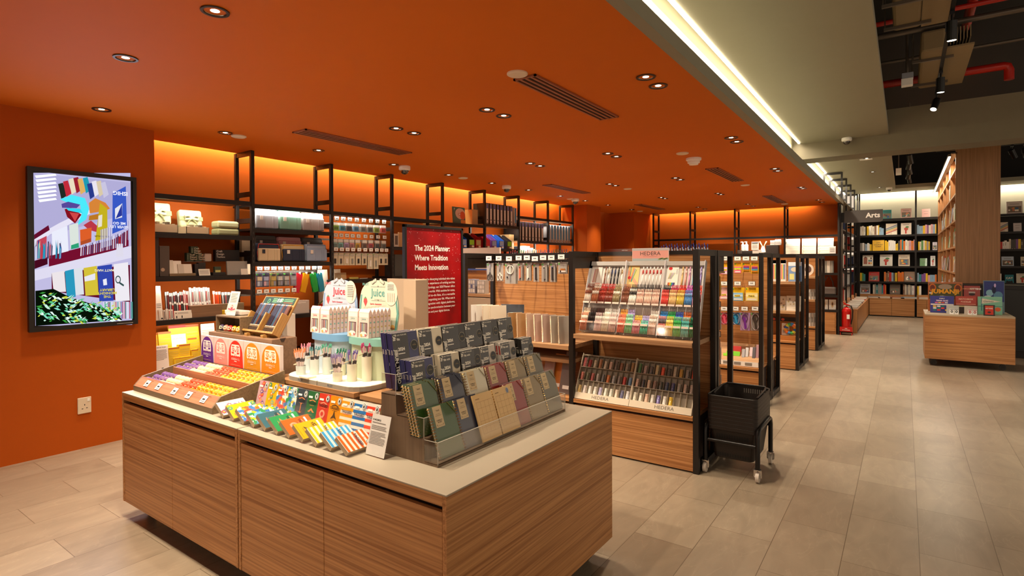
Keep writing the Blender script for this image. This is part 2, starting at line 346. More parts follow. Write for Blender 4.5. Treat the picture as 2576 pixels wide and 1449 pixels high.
cctv(-5.01, 4.81, CZ, 'white dome camera nearest the front, over the left shelving'); cctv(-5.02, 6.96, CZ, 'white dome camera above the ring binder shelf')
cctv(-5.03, 9.17, CZ, 'white dome camera furthest back on the orange ceiling'); cctv(-.733, 9.98, GZ, 'white dome camera on the grey ceiling against the concrete beam'); cctv(-.33, 17.35, GZ, 'small white dome camera above the arts shelves')
t = tag(MB().box(-.69, -.49, 12.2, 12.27, GZ - .02, GZ, WHITE).obj('emergency_light', bevel=.004), 'flat white emergency light on the grey ceiling behind the beam', 'emergency light')
# ------------------------------------------------------------------ the open dark ceiling on the right
RED = mat('#b01f0c', .35); BEIGE = mat('#8e7a57', .7, var=.05); PIPE = mat('#6b6054', .4, .5)
def track_spot(x, y, z, rx, ry, label, beam=0):
    t = thing('track_spotlight', label, 'spotlight', (x, y, z), group='black track spotlights')
    MB().box(-.02, .02, -.05, .05, -.03, 0, BLACK).obj('adapter', t)
    MB().tube([(0, 0, -.03), (0, 0, -.10)], .009, BLACK).obj('stem', t)
    h = MB(); h.tube([(0, 0, .04), (0, 0, -.14)], .042, BLACK, 16); h.box(-.05, -.044, -.012, .012, -.05, .03, BLACK)
    ho = h.obj('lamp_head', t, (0, 0, -.12), rot=(radians(rx), radians(ry), 0))
    MB().lathe([(0, -.1415), (.034, -.1415), (.038, -.139)], glow('#fff0d8', 9), 16, caps=False).obj('lens', ho)
    if beam:
        s = light('spot_beam', 'SPOT', (x, y, z - .2), beam, NEUT, spot_size=radians(46), spot_blend=.5, shadow_soft_size=.04)
        s.rotation_euler = (radians(rx), radians(ry), 0); s.location = Vector((x, y, z - .12)) + Euler((radians(rx), radians(ry), 0)).to_matrix() @ Vector((0, 0, -.16))
tag(MB().box(.345, .38, 5.0, 10.0, 3.86, 3.885, BLACK).obj('lighting_track'), 'black lighting track hung in the open ceiling before the beam', 'lighting track')
track_spot(.3625, 6.75, 3.86, 8, 0, 'black track spotlight nearest the camera', 90)
track_spot(.3625, 8.75, 3.86, 4, 0, 'black track spotlight beside the white hanging box', 90)
track_spot(.3625, 9.85, 3.86, -28, 18, 'black track spotlight tilted in front of the concrete beam', 80)
for y in (5.6, 7.6, 9.4): MB().tube([(.3625, y, 3.9), (.3625, y, 4.6)], .006, PIPE).obj('track_rod', bpy.data.objects['lighting_track'])
t = thing('exit_box', 'white rectangular box hanging on a grey pole under the open ceiling', 'hanging box', (.02, 8.6, 3.7))
MB().box(-.06, .06, -.05, .05, 0, .09, WHITE).obj('lower_box', t, bevel=.004); MB().box(-.055, .065, -.045, .055, .09, .16, mat('#8e929c', .4)).obj('upper_box', t, bevel=.004)
MB().tube([(0, 0, .16), (0, 0, .9)], .016, PIPE).obj('pole', t)
def ac(x, y, z, w, d, h, label):
    t = thing('air_conditioner_unit', label, 'air conditioner', (x, y, z))
    MB().box(-w / 2, w / 2, -d / 2, d / 2, 0, h, BEIGE).obj('casing', t, bevel=.03)
    m = MB(); 
    for k in range(8): m.box(w / 2 + .002 + k * .03, w / 2 + .012 + k * .03, -d / 2 + .02, d / 2 - .02, .03 + k * .01, h - .02, BEIGE)
    m.box(w / 2, w / 2 + .25, -d / 2, d / 2, .0, .02, BEIGE); m.obj('side_grille', t)
    for q in (-d / 3, d / 3): MB().bar((-w / 2 - .08, q, -.015), (w / 2 + .08, q, -.015), .03, .03, PIPE).obj('hanger_bar', t)
    [MB().tube([(sx, q, 0), (sx, q, 4.6 - z)], .006, PIPE, 6).obj('hanger_rod', t) for sx in (-w / 2 - .07, w / 2 + .07) for q in (-d / 3, d / 3)]
ac(.015, 6.75, 3.95, .24, .98, .25, 'large beige box shaped duct unit at the top of the open ceiling'); ac(.27, 9.0, 3.95, .24, 1.7, .25, 'beige segmented duct unit hanging before the concrete beam')
def pipe(name, pts, r, m, label): tag(MB().tube(pts, r, m, 12).obj(name, smooth=True), label, 'pipe')
pipe('sprinkler_pipe', [(-.6, 9.95, 4.12), (1.0, 9.95, 4.12), (1.08, 9.95, 4.12), (1.12, 9.96, 4.11), (1.14, 9.97, 4.06), (1.14, 9.97, 3.93)], .055, RED, 'thick red sprinkler pipe with an elbow into the beam')
pipe('sprinkler_pipe', [(-.6, 7.9, 4.30), (2.4, 7.9, 4.30)], .028, RED, 'thin red sprinkler pipe crossing the open ceiling')
pipe('sprinkler_pipe', [(.62, 5.2, 4.43), (.62, 9.0, 4.43)], .05, RED, 'red pipe running along the aisle above the track')
pipe('conduit', [(-.6, 8.35, 4.3), (2.4, 8.35, 4.3)], .035, PIPE, 'grey conduit pipe crossing above the hanging box')
pipe('conduit', [(-.6, 9.75, 4.38), (2.4, 9.75, 4.38)], .022, PIPE, 'thin grey conduit behind the box pole')
# spotlights in the second opening
tag(MB().box(.06, .09, 12.6, 17.0, 3.60, 3.63, BLACK).obj('lighting_track'), 'black lighting track in the opening left of the wood column', 'lighting track')
for y in (13.4, 15.8): MB().tube([(.075, y, 3.63), (.075, y, 4.6)], .006, PIPE).obj('track_rod', bpy.data.objects['lighting_track.001'])
for i, y in enumerate((13.0, 13.8, 14.6, 15.4, 16.2)): track_spot(.075, y, 3.60, 25, 12 if i % 2 else -10, 'small black spotlight left of the wood column, %s in the row from the front' % ORD[i], 70 if i in (1, 3) else 0)
tag(MB().box(-.16, -.06, 14.6, 14.7, 3.36, 3.5, WHITE).tube([(-.11, 14.65, 3.5), (-.11, 14.65, 4.6)], .01, PIPE).obj('hanging_box'), 'small white box hanging left of the far spotlights', 'hanging box')
tag(MB().box(.5, 2.4, 13.75, 13.78, 3.64, 3.67, BLACK).obj('lighting_track'), 'black lighting track right of the wood column', 'lighting track')
for x in (.8, 2.1): MB().tube([(x, 13.765, 3.67), (x, 13.765, 4.6)], .006, PIPE).obj('track_rod', bpy.data.objects['lighting_track.002'])
for i, x in enumerate((1.62, 1.8, 1.98, 2.16)): track_spot(x, 13.765, 3.64, 30, (-25, -12, 10, 25)[i], 'small black spotlight right of the wood column, %s from the left' % ORD[i], 80 if i in (1, 3) else 0)
# ------------------------------------------------------------------ the big display counters in front
TZ = .745; TY0, TY1 = 1.34, 2.59
def caster(parent, x, y, top, r=.036):
    c = thing('caster', None, None, (x, y, 0)); c.parent = parent
    m = MB(); m.X = Matrix.Translation((0, 0, r)); m.tube([(0, -.011, 0), (0, .011, 0)], r, mat('#2a2522', .5), 18); m.obj('wheel', c, smooth=True)
    m = MB(); m.box(-.02, .02, -.02, -.014, r * .7, top - .006, DARK); m.box(-.02, .02, .014, .02, r * .7, top - .006, DARK); m.box(-.03, .03, -.03, .03, top - .008, top, DARK); m.obj('fork', c)
    return c
def counter(x0, x1, split, label):
    t = thing('display_counter', label, 'counter', ((x0 + x1) / 2, (TY0 + TY1) / 2, 0), group='wood display counters')
    cx, cy = (x0 + x1) / 2, (TY0 + TY1) / 2; a, b, c, d = x0 - cx, x1 - cx, TY0 - cy, TY1 - cy
    MB().box(a, b, c, d, .7385, TZ, GREYTOP).obj('worktop', t, bevel=.0015)
    MB().box(a + .0185, b - .0185, c, c + .02, .703, .7385, W_X).obj('front_rail', t, bevel=.001); MB().box(a + .0185, b - .0185, d - .02, d, .703, .7385, W_X).obj('rear_rail', t, bevel=.001)
    for x in (a, b - .018): MB().box(x, x + .018, c, d, .10, .7385, W_Y).obj('side_panel', t, bevel=.001)
    m = MB(); m.box(a + .018, b - .018, c + .035, d - .035, .10, .7, mat('#2a140b', .7)); m.obj('carcass', t)
    s = split - cx
    for i, (p, q) in enumerate(((a + .021, s - .0015), (s + .0015, b - .021))):
        MB().box(p, q, c + .002, c + .021, .10, .683, W_X).obj('door', t, bevel=.0012)
        MB().box(p, q, d - .021, d - .002, .10, .683, W_X).obj('rear_door', t, bevel=.0012)
    for x in (a + .1, b - .1):
        for y in (c + .11, d - .11): caster(t, x, y, .10)
    return t
counter(-3.78, -2.497, -3.15, 'wood counter on the left under the doll tray, two doors and a grey top')
counter(-2.489, -1.213, -1.861, 'wood counter on the right under the planner rack, with the wide end panel')
# ------------------------------------------------------------------ doll tray
TRW = wood('tray_wood', '#80694b', '#6b573e', 0, 1, .5); TRL = wood('tray_lip', '#bd7d55', '#98603f', 0, 1, .5)
TX0, TX1, FY, BY = -3.765, -2.83, 1.395, 1.795
t = thing('doll_tray', 'low wooden tray with slanted front holding rows of little round dolls', 'display tray', ((TX0 + TX1) / 2, FY, TZ))
w = (TX1 - TX0) / 2; D = BY - FY
prof = [(0, 0), (0, .03), (.045, .08), (D, .158), (D, 0)]
for x in (-w, w - .012): MB().prism(prof, x, x + .012, TRW, 'yz', TRW).obj('side_panel', t, bevel=.001)
m = MB(); m.box(-w + .012, w - .012, 0, .01, 0, .03, TRW); m.add([(-w + .012, 0, .03), (w - .012, 0, .03), (w - .012, .045, .08), (-w + .012, .045, .08), (-w + .012, .012, .03), (w - .012, .012, .03), (w - .012, .055, .075), (-w + .012, .055, .075)], [(0, 1, 2, 3), (7, 6, 5, 4), (3, 2, 6, 7)], TRL); m.obj('front_lip', t)
MB().box(-w + .012, w - .012, D - .012, D, 0, .118, TRW).obj('back_panel', t)
MB().box(-w + .012, w - .012, .215, .225, .03, .11, TRL).obj('divider', t)
m = MB(); m.add([(-w, .05, .028), (w, .05, .028), (w, .215, .058), (-w, .215, .058), (-w, .225, .07), (w, .225, .07), (w, D - .012, .10), (-w, D - .012, .10)], [(0, 1, 2, 3), (4, 5, 6, 7)], TRW); m.obj('sloping_floor', t)
for x in (-w + .195, -w + .375, -w + .555, -w + .735):
    MB().box(x - .001, x + .001, .06, .213, .035, .088, ACR).obj('clear_partition', t); MB().box(x - .001, x + .001, .227, D - .014, .08, .128, ACR).obj('clear_partition', t)
for i, f in enumerate((.10, .28, .52, .72, .92)):
    m = MB(); m.X = Matrix.Translation((-w + .06 + f * (2 * w - .12), .02, .055)) @ Matrix.Rotation(radians(-42), 4, 'X')
    m.box(-.024, .024, -.002, 0, -.018, .02, PAPER); m.box(-.024, .05, -.0025, -.0005, .02, .024, ACR); m.rect(-.013, .013, -.004, .005, -.0022, INK); m.rect(-.018, .012, .011, .0135, -.0022, mat('#777777')); m.rect(-.018, .018, -.013, -.009, -.0022, mat('#777777')); m.obj('price_tag', t)
def doll(col, name='round_doll', face='#f2e3b4', metal=0, s=1.0):
    o = thing(name, '', 'doll')
    m = MB(); r = .0225 * s; m.lathe([(.006 * s, 0), (.015 * s, .001 * s), (.021 * s, .008 * s), (r, .018 * s), (.0205 * s, .028 * s), (.015 * s, .036 * s), (.007 * s, .0405 * s), (0, .0415 * s)], mat(col, .35 if metal else .6, metal), 18); m.obj('body', o, smooth=True)
    m = MB(); fc = mat(face, .5); n = 14; vs = []
    def P(u, v):  # point just above the front of the body
        z = .020 * s + v * s; rr = r * 1.03 * math.sqrt(max(0, 1 - ((z - .018 * s) / (.0255 * s)) ** 2)); return (rr * sin(u), -rr * cos(u), z)
    vs = [P(.0, .003)] + [P(.85 * cos(2 * pi * k / n), .003 + .0105 * sin(2 * pi * k / n)) for k in range(n)]
    m.add(vs, [(0, k + 1, (k + 1) % n + 1) for k in range(n)], fc)
    m.X = Matrix.Translation((0, -.0012 * s, 0))
    for u in (-.3, .3): m.add([P(u - .13, .009), P(u + .13, .009), P(u + .13, .005), P(u - .13, .005)], [(3, 2, 1, 0)], INK)
    m.add([P(-.12, -.001), P(.12, -.001), P(.12, -.0025), P(-.12, -.0025)], [(3, 2, 1, 0)], INK)
    m.obj('face', o); return o
DCOL = (('purple', '#6b3f86', 0), ('cream pink', '#eec09c', 0), ('red orange', '#d8400c', 0), ('shiny gold', '#d99a12', .55), ('matt yellow', '#dd9a05', 0))
for ci, (cn, ch, me) in enumerate(DCOL):
    pr = doll(ch, metal=me); first = True
    for b, (y0, z0, bn) in enumerate(((1.462, .803 - TZ - .02, 'front'), (1.64, .833 - TZ - .01, 'back'))):
        for r in range(3):
            for k in range(4):
                px = TX0 + .034 + (ci * 4 + k) * .0455 + r * .004; y = y0 + r * .047; z = TZ + (.028 + (y - FY - .05) * .182 if b == 0 else .070 + (y - FY - .225) * .19) + .003
                lab = 'little round %s doll in the %s bin of the sloping tray' % (cn, bn); gr = '%s dolls in the %s bin' % (cn, bn); ro = (radians(10), 0, RNG.uniform(-.35, .2))
                if first: pr.location = (px, y, z); pr['label'] = lab; pr['group'] = gr; pr.rotation_euler = ro; first = False
                else: dup(pr, (px, y, z), lab, gr, rot=ro)
# ------------------------------------------------------------------ wooden riser behind the tray, cards standing before it
RSW = wood('riser_wood', '#86654a', '#73563e', 0, 1, .5)
t = thing('wood_riser', 'brown wooden riser behind the doll tray carrying the pen rack and little cube shelf', 'riser', (-3.38, 1.83, TZ))
m = MB(); m.box(-.37, .365, 0, .165, 0, .31, RSW); m.obj('body', t, bevel=.002)
m = MB(); m.box(-.42, .365, -.027, 0, 0, .118, RSW); m.obj('front_ledge', t)
m = MB(); m.prism([(.05, .312), (.09, .312), (.078, .29), (.062, .29)], .3655, .3665, mat('#3a281a', .6), 'yz'); m.obj('finger_notch', t)
def dome(cx, w, z0, z1, n=14):
    pts = [(cx - w, z0), (cx + w, z0)]; zz = z0 + (z1 - z0) * .45
    return pts + [(cx + w * (1 - .06 * q), z0 + (zz - z0) * q) for q in (.5, 1)] + [(cx + w * .94 * cos(pi * k / n), zz + (z1 - zz) * sin(pi * k / n)) for k in range(1, n)] + [(cx - w * (1 - .06 * q), z0 + (zz - z0) * q) for q in (1, .5)]
BX = (-3.80, -3.63, -3.455, -3.275, -3.085, -2.885)
for i, (cn, ch, ww) in enumerate((('purple', '#5c2183', '#d9c8c2'), ('salmon pink', '#f28b80', '#d9c8c2'), ('bright red', '#dd2b0e', '#d9c8c2'), ('mustard', '#c98a10', '#d9c8c2'), ('orange', '#df8208', '#d9c8c2'))):
    x0, x1 = BX[i], BX[i + 1]; W = x1 - x0 - .004; wm = mat(ww, .6); cm = mat(ch, .55); fm = mat('#f4e6dc', .55)
    t = thing('fortune_card', 'standing pale card printed with a %s bearded doll face' % cn, 'display card', ((x0 + x1) / 2, 1.803, .864), group='doll face cards behind the tray')
    MB().box(-W / 2, W / 2, 0, .02, 0, .168, wm).obj('box', t)
    m = MB(); y = -.0006
    m.poly(dome(0, W * .485, 0, .163), y, cm)
    fw = W * .3; up = [(-fw, .072), (-fw, .12), (-fw * .8, .138), (fw * .8, .138), (fw, .12), (fw, .072)]
    sc = [(fw - 2 * fw * k / 10, .072 - (.006 if k % 2 else 0)) for k in range(1, 10)]
    m.poly(up + sc, y * 2, fm)
    for sx in (-1, 1):
        m.poly([(sx * fw * .2, .129), (sx * fw * .75, .129), (sx * fw * .8, .123), (sx * fw * .2, .124)][::sx], y * 3, cm)
        m.disc(sx * fw * .48, .107, fw * .26, .011, y * 3, cm); m.disc(sx * fw * .48, .107, fw * .17, .007, y * 4, fm); m.disc(sx * fw * .48, .107, fw * .07, .0035, y * 5, cm)
        if i == 3: m.disc(sx * fw * .6, .084, fw * .26, .008, y * 3, cm); m.disc(sx * fw * .6, .085, fw * .13, .004, y * 4, fm)
        else: m.poly([(sx * fw * .3, .092), (sx * fw * .85, .092), (sx * fw * .8, .084), (sx * fw * .55, .079), (sx * fw * .35, .083)][::sx], y * 3, cm)
    m.poly([(-fw * .12, .094), (fw * .12, .094), (0, .11)], y * 3, cm)
    s_ = 1 if i == 3 else -1
    m.poly([(-fw * .3, .083), (0, .083 + s_ * .006), (fw * .3, .083), (fw * .3, .081), (0, .081 + s_ * .006), (-fw * .3, .081)], y * 4, cm)
    m.text('だるまみくじ', .017, 0, .048, y * 3, fm, bold=.01, sx=.92); m.rect(-.014, .014, .033, .037, y * 3, fm)
    m.rect(-W * .3, W * .3, .012, .0135, y * 3, mat('#e8b48a')); m.obj('printed_face', t)
# cube shelf with five little dolls
t = thing('cube_shelf', 'small open wooden box shelf on the riser with five dolls inside', 'box shelf', (-3.545, 1.85, 1.055))
m = MB(); w = .15; m.box(-w, w, 0, .13, 0, .008, TRW); m.box(-w, w, 0, .13, .10, .11, TRW); m.box(-w, -w + .009, 0, .13, .008, .10, TRW); m.box(w - .009, w, 0, .13, .008, .10, TRW); m.box(-w, w, .122, .13, .008, .10, TRW); m.obj('case', t, bevel=.001)
for k, (cn, ch, me) in enumerate((('dark purple', '#3c2a4a', 0), ('rosy pink', '#c87a63', 0), ('deep red', '#b3160c', 0), ('gold', '#d99a12', .5), ('yellow', '#dd9a05', 0))):
    o = doll(ch, metal=me, s=1.0); o.location = (-3.655 + k * .052, 1.875, 1.0635); o['label'] = 'little %s doll inside the open wooden box shelf' % cn; o['group'] = 'dolls in the cube shelf'; o.rotation_euler = (0, 0, .15)
def card(name, label, w, h, loc, lean, rz, paint, cat='sign', stand=True, d=.0025):
    """a slim upright acrylic sign holder with a printed sheet"""
    t = thing(name, label, cat, loc, rot=(-lean, 0, rz))
    MB().box(-w / 2, w / 2, 0, d, 0, h, ACR).obj('acrylic_holder', t)
    m = MB(); m.box(-w / 2 + .003, w / 2 - .003, d * .25, d * .75, .003, h - .003, PAPER); paint(m, -.0003); m.obj('printed_sheet', t)
    if stand:
        m = MB(); c, s_ = cos(lean), sin(lean); L = h * .45
        foot = lambda u, v: (u, v * c, v * s_)   # along the ground behind
        m.add([(-w / 2, 0, 0), (w / 2, 0, 0), foot(w / 2, L), foot(-w / 2, L)], [(0, 1, 2, 3)], ACR); m.obj('acrylic_foot', t)
    return t
def lines(m, x0, x1, z0, z1, n, y, c=None, seed=1, th=.35):
    r = random.Random(seed); c = c or mat('#6f6a66', .7); p = (z1 - z0) / n
    for k in range(n):
        zz = z1 - (k + .5) * p; m.rect(x0, x1 - (x1 - x0) * r.choice((0, .03, .06, .3 if k % 4 == 3 else .02)), zz - p * th / 2, zz + p * th / 2, y, c)
def paint_doll_card(m, y):
    lines(m, -.04, .04, .085, .15, 11, y, seed=3); m.rect(-.058, .058, .028, .078, y, mat('#c9bcb2')); m.disc(0, .055, .013, .016, y * 2, mat('#b3303a')); m.disc(0, .06, .007, .006, y * 3, mat('#f2e3b4'))
    for k in range(7): m.disc(-.036 + k * .012, .038 + abs(k - 3) * .002, .007, .006, y * 3, mat('#c4525a'))
card('info_card', 'white acrylic card with a doll drawing on top of the wooden box shelf', .116, .163, (-3.55, 1.868, 1.166), radians(14), 0, paint_doll_card)
t = tag(MB().box(-.10, .10, -.035, .035, 0, .028, mat('#e6ddd0', .4)).obj('patterned_tin', loc=(-3.60, 1.945, 1.166), bevel=.006), 'small pale patterned tin behind the doll info card', 'tin')
# ------------------------------------------------------------------ slanted wooden pen rack
RKW = wood('rack_wood', '#b98a4c', '#96682f', 2, .8, .5)
t = thing('pen_rack', 'slanted light wood rack full of dark patterned pens on the riser', 'pen rack', (-3.24, 1.87, 1.078), rot=(radians(-31), 0, 0))
m = MB(); m.box(-.18, .18, .035, .047, -.01, .268, RKW); m.obj('back_board', t, bevel=.002)
m = MB(); m.box(-.18, .18, -.012, .035, 0, .012, RKW); m.obj('ledge', t)
for x, h in ((-.18, .14), (-.004, .135), (.168, .14)): MB().box(x, x + .011, -.012, .036, 0, h, RKW).obj('side_rail', t, bevel=.003)
m = MB(); m.box(-.168, .168, .0335, .0345, .214, .262, mat('#0f3b36', .5)); y = .033
m.text('古都', .03, .005, .238, y, mat('#cfe3d6'), bold=.02); gm = mat('#7ed08a')
for k in range(3): m.rect(-.07, -.025, .225 + k * .011, .23 + k * .011, y, gm); m.rect(.055, .15, .224 + k * .011, .228 + k * .011, y, gm if k else mat('#c95a3a'))
m.disc(-.11, .232, .013, .016, y, gm); m.disc(-.11, .232, .009, .012, y - .0003, mat('#0f3b36')); m.disc(.038, .24, .008, .012, y, gm); m.disc(.038, .242, .004, .007, y - .0003, mat('#0f3b36')); m.obj('header_print', t)
for x in (-.085, .095):
    MB().box(x - .014, x + .014, -.035, .06, -.03, .0, RKW).obj('foot_block', t, rot=(radians(31), 0, 0), loc=(0, .01, -.0), bevel=.002)
def rackpen(c1, c2):
    o = thing('rack_pen', '', 'pen')
    MB().tube([(0, 0, .03), (0, 0, .185)], .0058, mat(c1, .3, .3, coat=.5), 10).obj('barrel', o, smooth=True)
    m = MB(); m.tube([(0, 0, 0), (0, 0, .028)], .0062, mat('#4a3a30', .35, .5), 10); m.lathe([(.0058, .03), (.0064, .034), (.0064, .042), (.0058, .046)], mat('#a58f76', .3, .7), 10); m.obj('grip', o, smooth=True)
    MB().lathe([(.0058, .185), (.0045, .192), (.003, .196)], mat(c2, .3), 10).obj('tip', o, smooth=True); return o
RPC = [('dark navy', '#1c2238', '#5a6a8a'), ('plum brown', '#3a1f24', '#7d4a3a'), ('copper', '#6e3c22', '#b07040'), ('slate blue', '#3c5670', '#7d99b0'), ('near black', '#17151a', '#3a3234'), ('dark violet', '#2f2040', '#6a5580')]
protos = {}
for k in range(28):
    cn, a, b = RPC[(k * 5 + k // 4) % 6] if k < 25 else RPC[2]
    x = -.158 + k * .0116 + (.014 if k >= 14 else 0)
    R = Matrix.Translation((-3.24, 1.87, 1.078)) @ Matrix.Rotation(radians(-31), 4, 'X') @ Matrix.Translation((x, .022, .0135))
    lab = '%s pen in the slanted wooden rack, %s from the left end' % (cn, ORD[k])
    if cn not in protos: o = protos[cn] = rackpen(a, b); o.location = R.to_translation(); o.rotation_euler = R.to_euler(); o['label'] = lab; o['group'] = 'pens in the slanted wooden rack'
    else: dup(protos[cn], R.to_translation(), lab, 'pens in the slanted wooden rack', rot=R.to_euler())
# ------------------------------------------------------------------ packs of handkerchiefs
def pattern_mat(name, cols, scale, kind='F1', rough=.35):
    m = bpy.data.materials.new(name); m.use_nodes = True; nt = m.node_tree; p = nt.nodes['Principled BSDF']
    tc = nt.nodes.new('ShaderNodeTexCoord'); v = nt.nodes.new('ShaderNodeTexVoronoi'); v.inputs['Scale'].default_value = scale; v.feature = kind
    nz = nt.nodes.new('ShaderNodeTexNoise'); nz.inputs['Scale'].default_value = scale * 2.2; nz.inputs['Detail'].default_value = 1
    mx = nt.nodes.new('ShaderNodeMix'); mx.data_type = 'VECTOR'; mx.inputs['Factor'].default_value = .022 if scale > 40 else .012
    nt.links.new(tc.outputs['Object'], nz.inputs[0]); nt.links.new(tc.outputs['Object'], mx.inputs[4]); nt.links.new(nz.outputs['Color'], mx.inputs[5]); nt.links.new(mx.outputs[1], v.inputs[0])
    r = nt.nodes.new('ShaderNodeValToRGB'); r.color_ramp.interpolation = 'CONSTANT'; e = r.color_ramp.elements
    while len(e) < len(cols): e.new(1)
    for i, c in enumerate(cols): e[i].position = i / len(cols); e[i].color = lin(c)
    sp = nt.nodes.new('ShaderNodeSeparateColor'); nt.links.new(v.outputs['Color'], sp.inputs[0]); nt.links.new(sp.outputs[0], r.inputs[0]); nt.links.new(r.outputs[0], p.inputs['Base Color'])
    p.inputs['Roughness'].default_value = rough; p.inputs['Coat Weight'].default_value = .6; return m
def flower(m, cx, cz, r, y, pc, cc, n=7):
    pts = [(cx + r * (1 if k % 2 else .72) * cos(pi * k / n), cz + r * (1 if k % 2 else .72) * sin(pi * k / n)) for k in range(2 * n)]
    m.poly(pts, y, pc); m.disc(cx, cz, r * .34, r * .34, y * 1.5, cc, 8)
HK = [('pale lilac flower print', 'f', '#c8a4a8', ('#d94a4a', '#7a4d8c', '#e58a86', '#e06a70'), '#f0e6ea'), ('yellow flower print', 'f', '#e3b408', ('#3f8a6a', '#e07a10', '#7fb09a', '#d8a020'), '#f3cc12'),
      ('white with orange and blue splashes', 'c', ('#f2ece0', '#e8662a', '#3a7fc0', '#efa818', '#e04a3a'), None, None), ('white with blue green and yellow splashes', 'c', ('#f2ece0', '#2f6fb5', '#2e9055', '#f0c010', '#5ea8d8'), None, None),
      ('dark slate with an anchor', 's', '#37474f', '#d9824a', '#2f6674'), ('green with a moustache', 's', '#25693c', '#e08a4a', '#1f9152'), ('red with a lifebuoy', 's', '#cf3b28', '#e9a080', '#f0641c'), ('mustard with a bird', 's', '#dc8f10', '#4a3418', '#eab308'),
      ('orange and white stripes', 't', '#efa021', '#f2e3cf', '#e9c50d'), ('blue and white stripes', 't', '#2478bd', '#f0ebe2', '#39a5dd'), ('red and white stripes', 't', '#e2452c', '#f2e6dc', '#ea6a1c')]
EDGE = mat('#bfa98a', .5)
def hanky(i, w, h, d, flat):
    nm, kind, a, b, c2 = HK[i]; m = MB(); y = -.0005
    base = pattern_mat('splash_print', a, 62) if kind == 'c' else mat((c2 if flat else a) if kind in 'fs' else b, .35, coat=.6)
    m.box(-w / 2, w / 2, 0, d, 0, h, EDGE, 'f'); m.rect(-w / 2, w / 2, 0, h, 0, base); m.box(-w / 2, w / 2, 0, d, h - .001, h + .0005, base)
    if kind == 'f':
        r = random.Random(i)
        for k in range(9): flower(m, r.uniform(-w * .36, w * .36), h * (.08 + k * .105), w * .17, y * (1 + k * .3), mat(b[k % 4]), mat('#f2dcc0' if k % 2 else '#e8b030'))
    if kind == 't':
        n = 6 if flat else 5; cm = mat(c2 if flat else a, .35, coat=.6)
        for k in range(n): z = h * (k + .1) / n; m.rect(-w / 2, w / 2, z, z + h * .5 / n, y, cm)
        m.text('TAGGED', .017, 0, h * .58, y * 3, mat('#2c3550'), bold=.02); m.rect(-w * .25, w * .25, h * .50, h * .51, y * 3, mat('#b06a9a'))
    if kind == 's':
        bm = mat(b); m.text('TAGGED', .016, 0, h * .6, y * 2, mat('#14201c') if not i == 7 else bm, bold=.02); m.poly([(-w * .28, h * .68), (0, h * .73), (w * .28, h * .68), (w * .26, h * .65), (0, h * .7), (-w * .26, h * .65)], y * 2, bm)
        m.rect(-w * .2, w * .2, h * .52, h * .53, y * 2, bm); z = h * .33
        if i == 4: m.rect(-.0025, .0025, z - .018, z + .02, y * 2, bm); m.disc(0, z + .023, .005, .005, y * 2, bm, 8); m.poly([(-.018, z - .008), (0, z - .022), (.018, z - .008), (.012, z - .012), (0, z - .017), (-.012, z - .012)], y * 2, bm)
        elif i == 5: m.poly([(-.026, z - .004), (-.015, z + .002), (0, z + .014), (.015, z + .002), (.026, z - .004), (.012, z - .006), (0, z + .004), (-.012, z - .006)], y * 2, bm)
        elif i == 6: m.disc(0, z, .019, .019, y * 2, bm); m.disc(0, z, .010, .010, y * 3, base)
        else: m.poly([(-.02, z - .012), (.004, z - .004), (.022, z - .012), (.008, z + .006), (0, z + .03), (-.006, z + .006)], y * 2, bm); m.rect(-w * .42, w * .42, h * .06, h * .065, y * 2, bm)
        m.rect(-w * .16, w * .16, h * .2, h * .21, y * 2, bm)
    m.disc(w * .3, h * .86, .0125, .016, y * 4, WHITE); m.disc(w * .3, h * .86, .0105, .0138, y * 5, INK); m.disc(w * .3, h * .86, .0085, .0115, y * 6, WHITE); m.disc(w * .3, h * .86, .0045, .0075, y * 7, INK)
    m.rect(-w * .38, -w * .04, h * .77, h * .84, y * 4, PAPER)
    return m
for i in range(11):
    nm = HK[i][0]; x = -2.80 + i * .0858
    t = thing('handkerchief_pack', 'upright handkerchief pack, %s, back row' % nm, 'handkerchief', (x + .045, 1.60, TZ + .003), rot=(radians(-14), 0, radians(2)), group='upright handkerchief packs')
    hanky(i, .083, .136, .024, False).obj('folded_cloth', t)
    MB().box(-.043, .043, -.002, .026, -.001, .139, FILM).obj('clear_wrap', t)
    x = (-2.735, -2.64, -2.55, -2.462, -2.37, -2.276, -2.185, -2.09, -1.995, -1.90, -1.80)[i]
    # lying pack: long side runs back, left edge propped up
    M = Matrix.Translation((x + .0, 1.385, TZ + .044)) @ Matrix.Rotation(radians(34), 4, 'Y') @ Matrix.Rotation(radians(-90), 4, 'X')
    t = thing('handkerchief_pack', 'flat handkerchief pack, %s, in the front row' % nm, 'handkerchief', M.to_translation(), rot=M.to_euler(), group='leaning handkerchief packs')
    o = hanky(i, .088, .135, .02, True).obj('folded_cloth', t)
    MB().box(-.046, .046, -.002, .022, -.002, .138, FILM).obj('clear_wrap', t)
    m = MB(); m.box(-.04, .04, .0225, .0245, .02, .11, ACR); m.obj('acrylic_easel', t)
def paint_info(m, y):
    m.text('HI MOJIMOJI', .0085, -.046, .138, y, INK, 'LEFT', .02); lines(m, -.046, .03, .124, .131, 1, y, seed=2); lines(m, -.046, .04, .10, .118, 3, y, seed=4); lines(m, -.046, .042, .045, .094, 9, y, seed=5)
card('info_card', 'white acrylic info card at the front of the counter beside the planner rack', .112, .162, (-1.684, 1.446, TZ + .001), radians(15), 0, paint_info)
